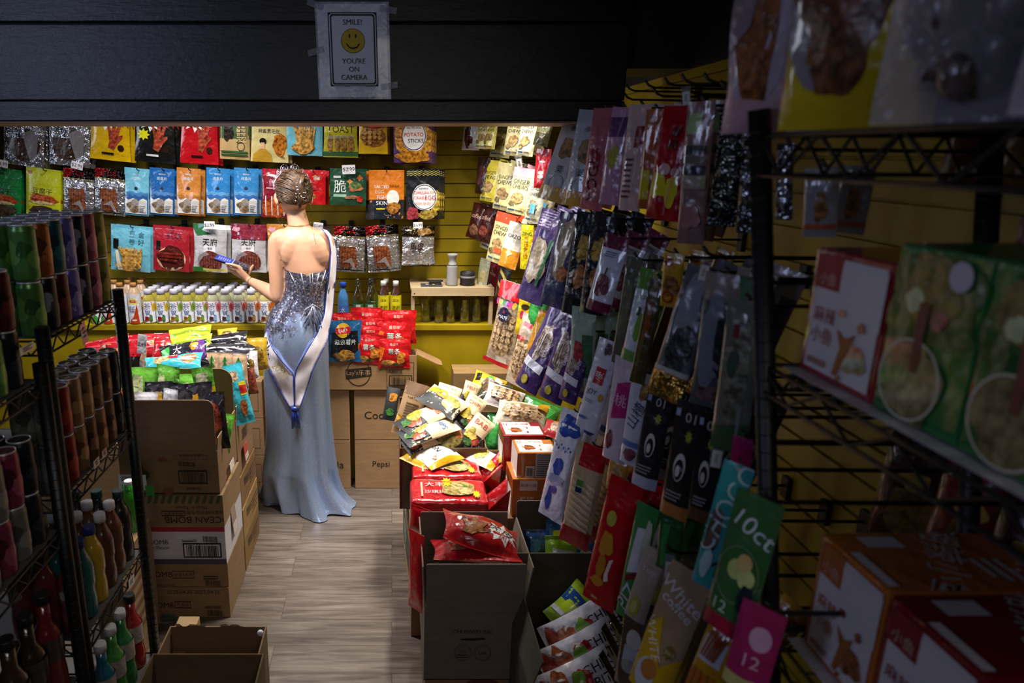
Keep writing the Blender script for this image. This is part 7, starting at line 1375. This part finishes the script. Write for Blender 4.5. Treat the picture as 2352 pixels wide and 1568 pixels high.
def cans(ydeck, z, n, y0, front, second, deck, gp, cols=3, pitch=.0645):
    for layer in range(2):
        for i in range(n):
            for j in range(cols):
                kd = (front if layer == 0 else second)[i]; x = XF - .036 - j * .0595; y = y0 + i * pitch
                if j == 0: lb = '%s can, %s, %s layer, %s' % (KINDS[kd][2], ('at the near post', 'second along', 'third along', 'fourth along', 'fifth along', 'sixth along', 'at the far end')[i], 'lower' if layer == 0 else 'upper', deck)
                else: lb = '%s can hidden behind the front ones on the %s' % (KINDS[kd][2], deck)
                put_can(kd, (x, y, z + .0055 + layer * .1297), lb, (gp if j == 0 else 'rear %s cans on the %s' % (KINDS[kd][2], deck)))
cans(0, ZA, 7, 1.582, ['green', 'black', 'dred', 'purple', 'black', 'rose', 'olive'], ['green', 'orange', 'teal', 'purple', 'black', 'rose', 'olive'], 'top can shelf', 'cans along the front of the top shelf')
cans(0, ZB, 7, 1.582, ['grey', 'red', 'ochre', 'brown', 'ochre', 'brown', 'ink'], ['grey', 'red', 'ochre', 'ochre', 'brown', 'brown', 'ink'], 'second can shelf', 'cans along the front of the second shelf', 2)
cans(0, ZA2, 7, 1.062, ['ink', 'dred', 'ink', 'teal', 'ink', 'green', 'ink'], ['ink', 'wine', 'ink', 'green', 'ink', 'green', 'dred'], 'top shelf at the frame edge', 'cans on the top shelf at the frame edge', 2)
cans(0, ZB2, 7, 1.062, ['ink', 'grey', 'brown', 'grey', 'wine', 'grey', 'ink'], ['ink', 'ink', 'grey', 'ink', 'grey', 'wine', 'ink'], 'second shelf at the frame edge', 'cans on the second shelf at the frame edge', 2)
# bottles on the lower decks
def sport(h=.22, r=.031): return [(r * .9, 0), (r, .008), (r, .05), (r * .9, .08), (r, .11), (r, .15), (r * .8, .172), (r * .48, .195), (r * .45, .2), (r * .45, h - .008)]
BT = [(1.945, '#141a18', '#1c3c34', 'black tea bottle with dark green cap by the far post'), (1.875, '#5a3420', '#c8c6cc', 'brown tea bottle with white cap beside the black one'), (1.805, '#4a2c20', '#c8c6cc', 'second brown tea bottle with white cap'), (1.735, '#a8861c', '#1c2a6a', 'yellow drink bottle with navy cap'), (1.665, '#1c5a5a', '#1c2a6a', 'teal drink bottle with navy cap'), (1.595, '#6a2a30', '#4a1c20', 'red drink bottle nearest the near post')]
for y, c, cap, lb in BT:
    b0 = bottle('drink_bottle', lb + ', third deck', (XF - .042, y, ZCk + .0055), sport(), mat(c, 'film'), cap, .02, (.0316, .1, .15, c, [BL('#8a8478', .5, .5, .14, .3, int(y * 100), 'film')]), 'drink bottles on the third deck', capr=.0165)
    for j in (1, 2): dup(b0, T(XF - .042 - .066 * j, y, ZCk + .0055), 'bottle standing behind the ' + lb, 'rear bottles of the ' + lb)
for y, c, cap, lb in ((1.94, '#8a1c24', '#141416', 'red drink bottle with black cap by the far post'), (1.86, '#2c6a3c', '#c8c6cc', 'pale green drink bottle beside the red one'), (1.785, '#3c7a34', '#c8c6cc', 'green drink bottle third from the far post'), (1.71, '#1c5a6a', '#c8c6cc', 'teal drink bottle fourth from the far post'), (1.63, '#7a2030', '#c8c6cc', 'pink red drink bottle close to the near post')):
    bottle('drink_bottle', lb + ', bottom deck', (XF - .042, y, ZD + .0055), sport(.25, .033), mat(c, 'film'), cap, .022, (.0337, .1, .16, '#9a8f8a', [X('#2a2a2a', 'VITA', .5, .7, .2, .5)]), 'drink bottles on the bottom deck', capr=.018)
for i, (y, c, lb) in enumerate(((1.46, '#6a1c20', 'red soda bottle with black cap, lowest deck at the frame edge'), (1.38, '#2a2018', 'cola coloured bottle second on the lowest deck at the frame edge'), (1.30, '#3a281c', 'brown bottle third on the lowest deck at the frame edge'), (1.22, '#4a2a20', 'brown bottle fourth on the lowest deck at the frame edge'))):
    bottle('drink_bottle', lb, (XF - .045, y, ZC2 + .0055), sport(.26, .036), mat(c, 'film'), '#141416', .02, (.0367, .1, .16, '#3a302c', []), 'dark bottles on the lowest deck at the frame edge', capr=.018)
# price labels clipped to the shelf edges
def edge_tag(px, py, w_, h_, lb, c='#b8b6c2', rot=0, dark=True):
    p = PX(px, py, XF + .006); m = MB(); m.box((-.0006, -w_ / 2, -h_ / 2), (.0006, w_ / 2, h_ / 2), mat(c, 'film'))
    if dark: prints(m, txtlines('#3a3a44', .2, .85, .2, .8, 3, int(px)), plane_map((.0012, -w_ / 2, h_ / 2), (0, w_, 0), (0, 0, -h_), (1, 0, 0)), w_, h_, 'matte', 2, .0003)
    tag(m.build('price_label', None, T(*p) @ RX(rot)), lb, 'price label')
edge_tag(193, 765, .03, .055, 'translucent price label hanging from the top can shelf', '#9a9aa6', 12)
edge_tag(62, 800, .06, .018, 'white price label on the top shelf edge at the frame edge', '#d8d8e2', 0)
edge_tag(222, 1062, .035, .022, 'white and red price label on the second can shelf', '#d8c8cc', 0)
edge_tag(240, 1040, .03, .022, 'small price label next to the white and red one', '#c8a8b0', 0)
edge_tag(302, 1335, .045, .028, 'white price label on the bottle deck by the far post', '#c4c2c8', -8)
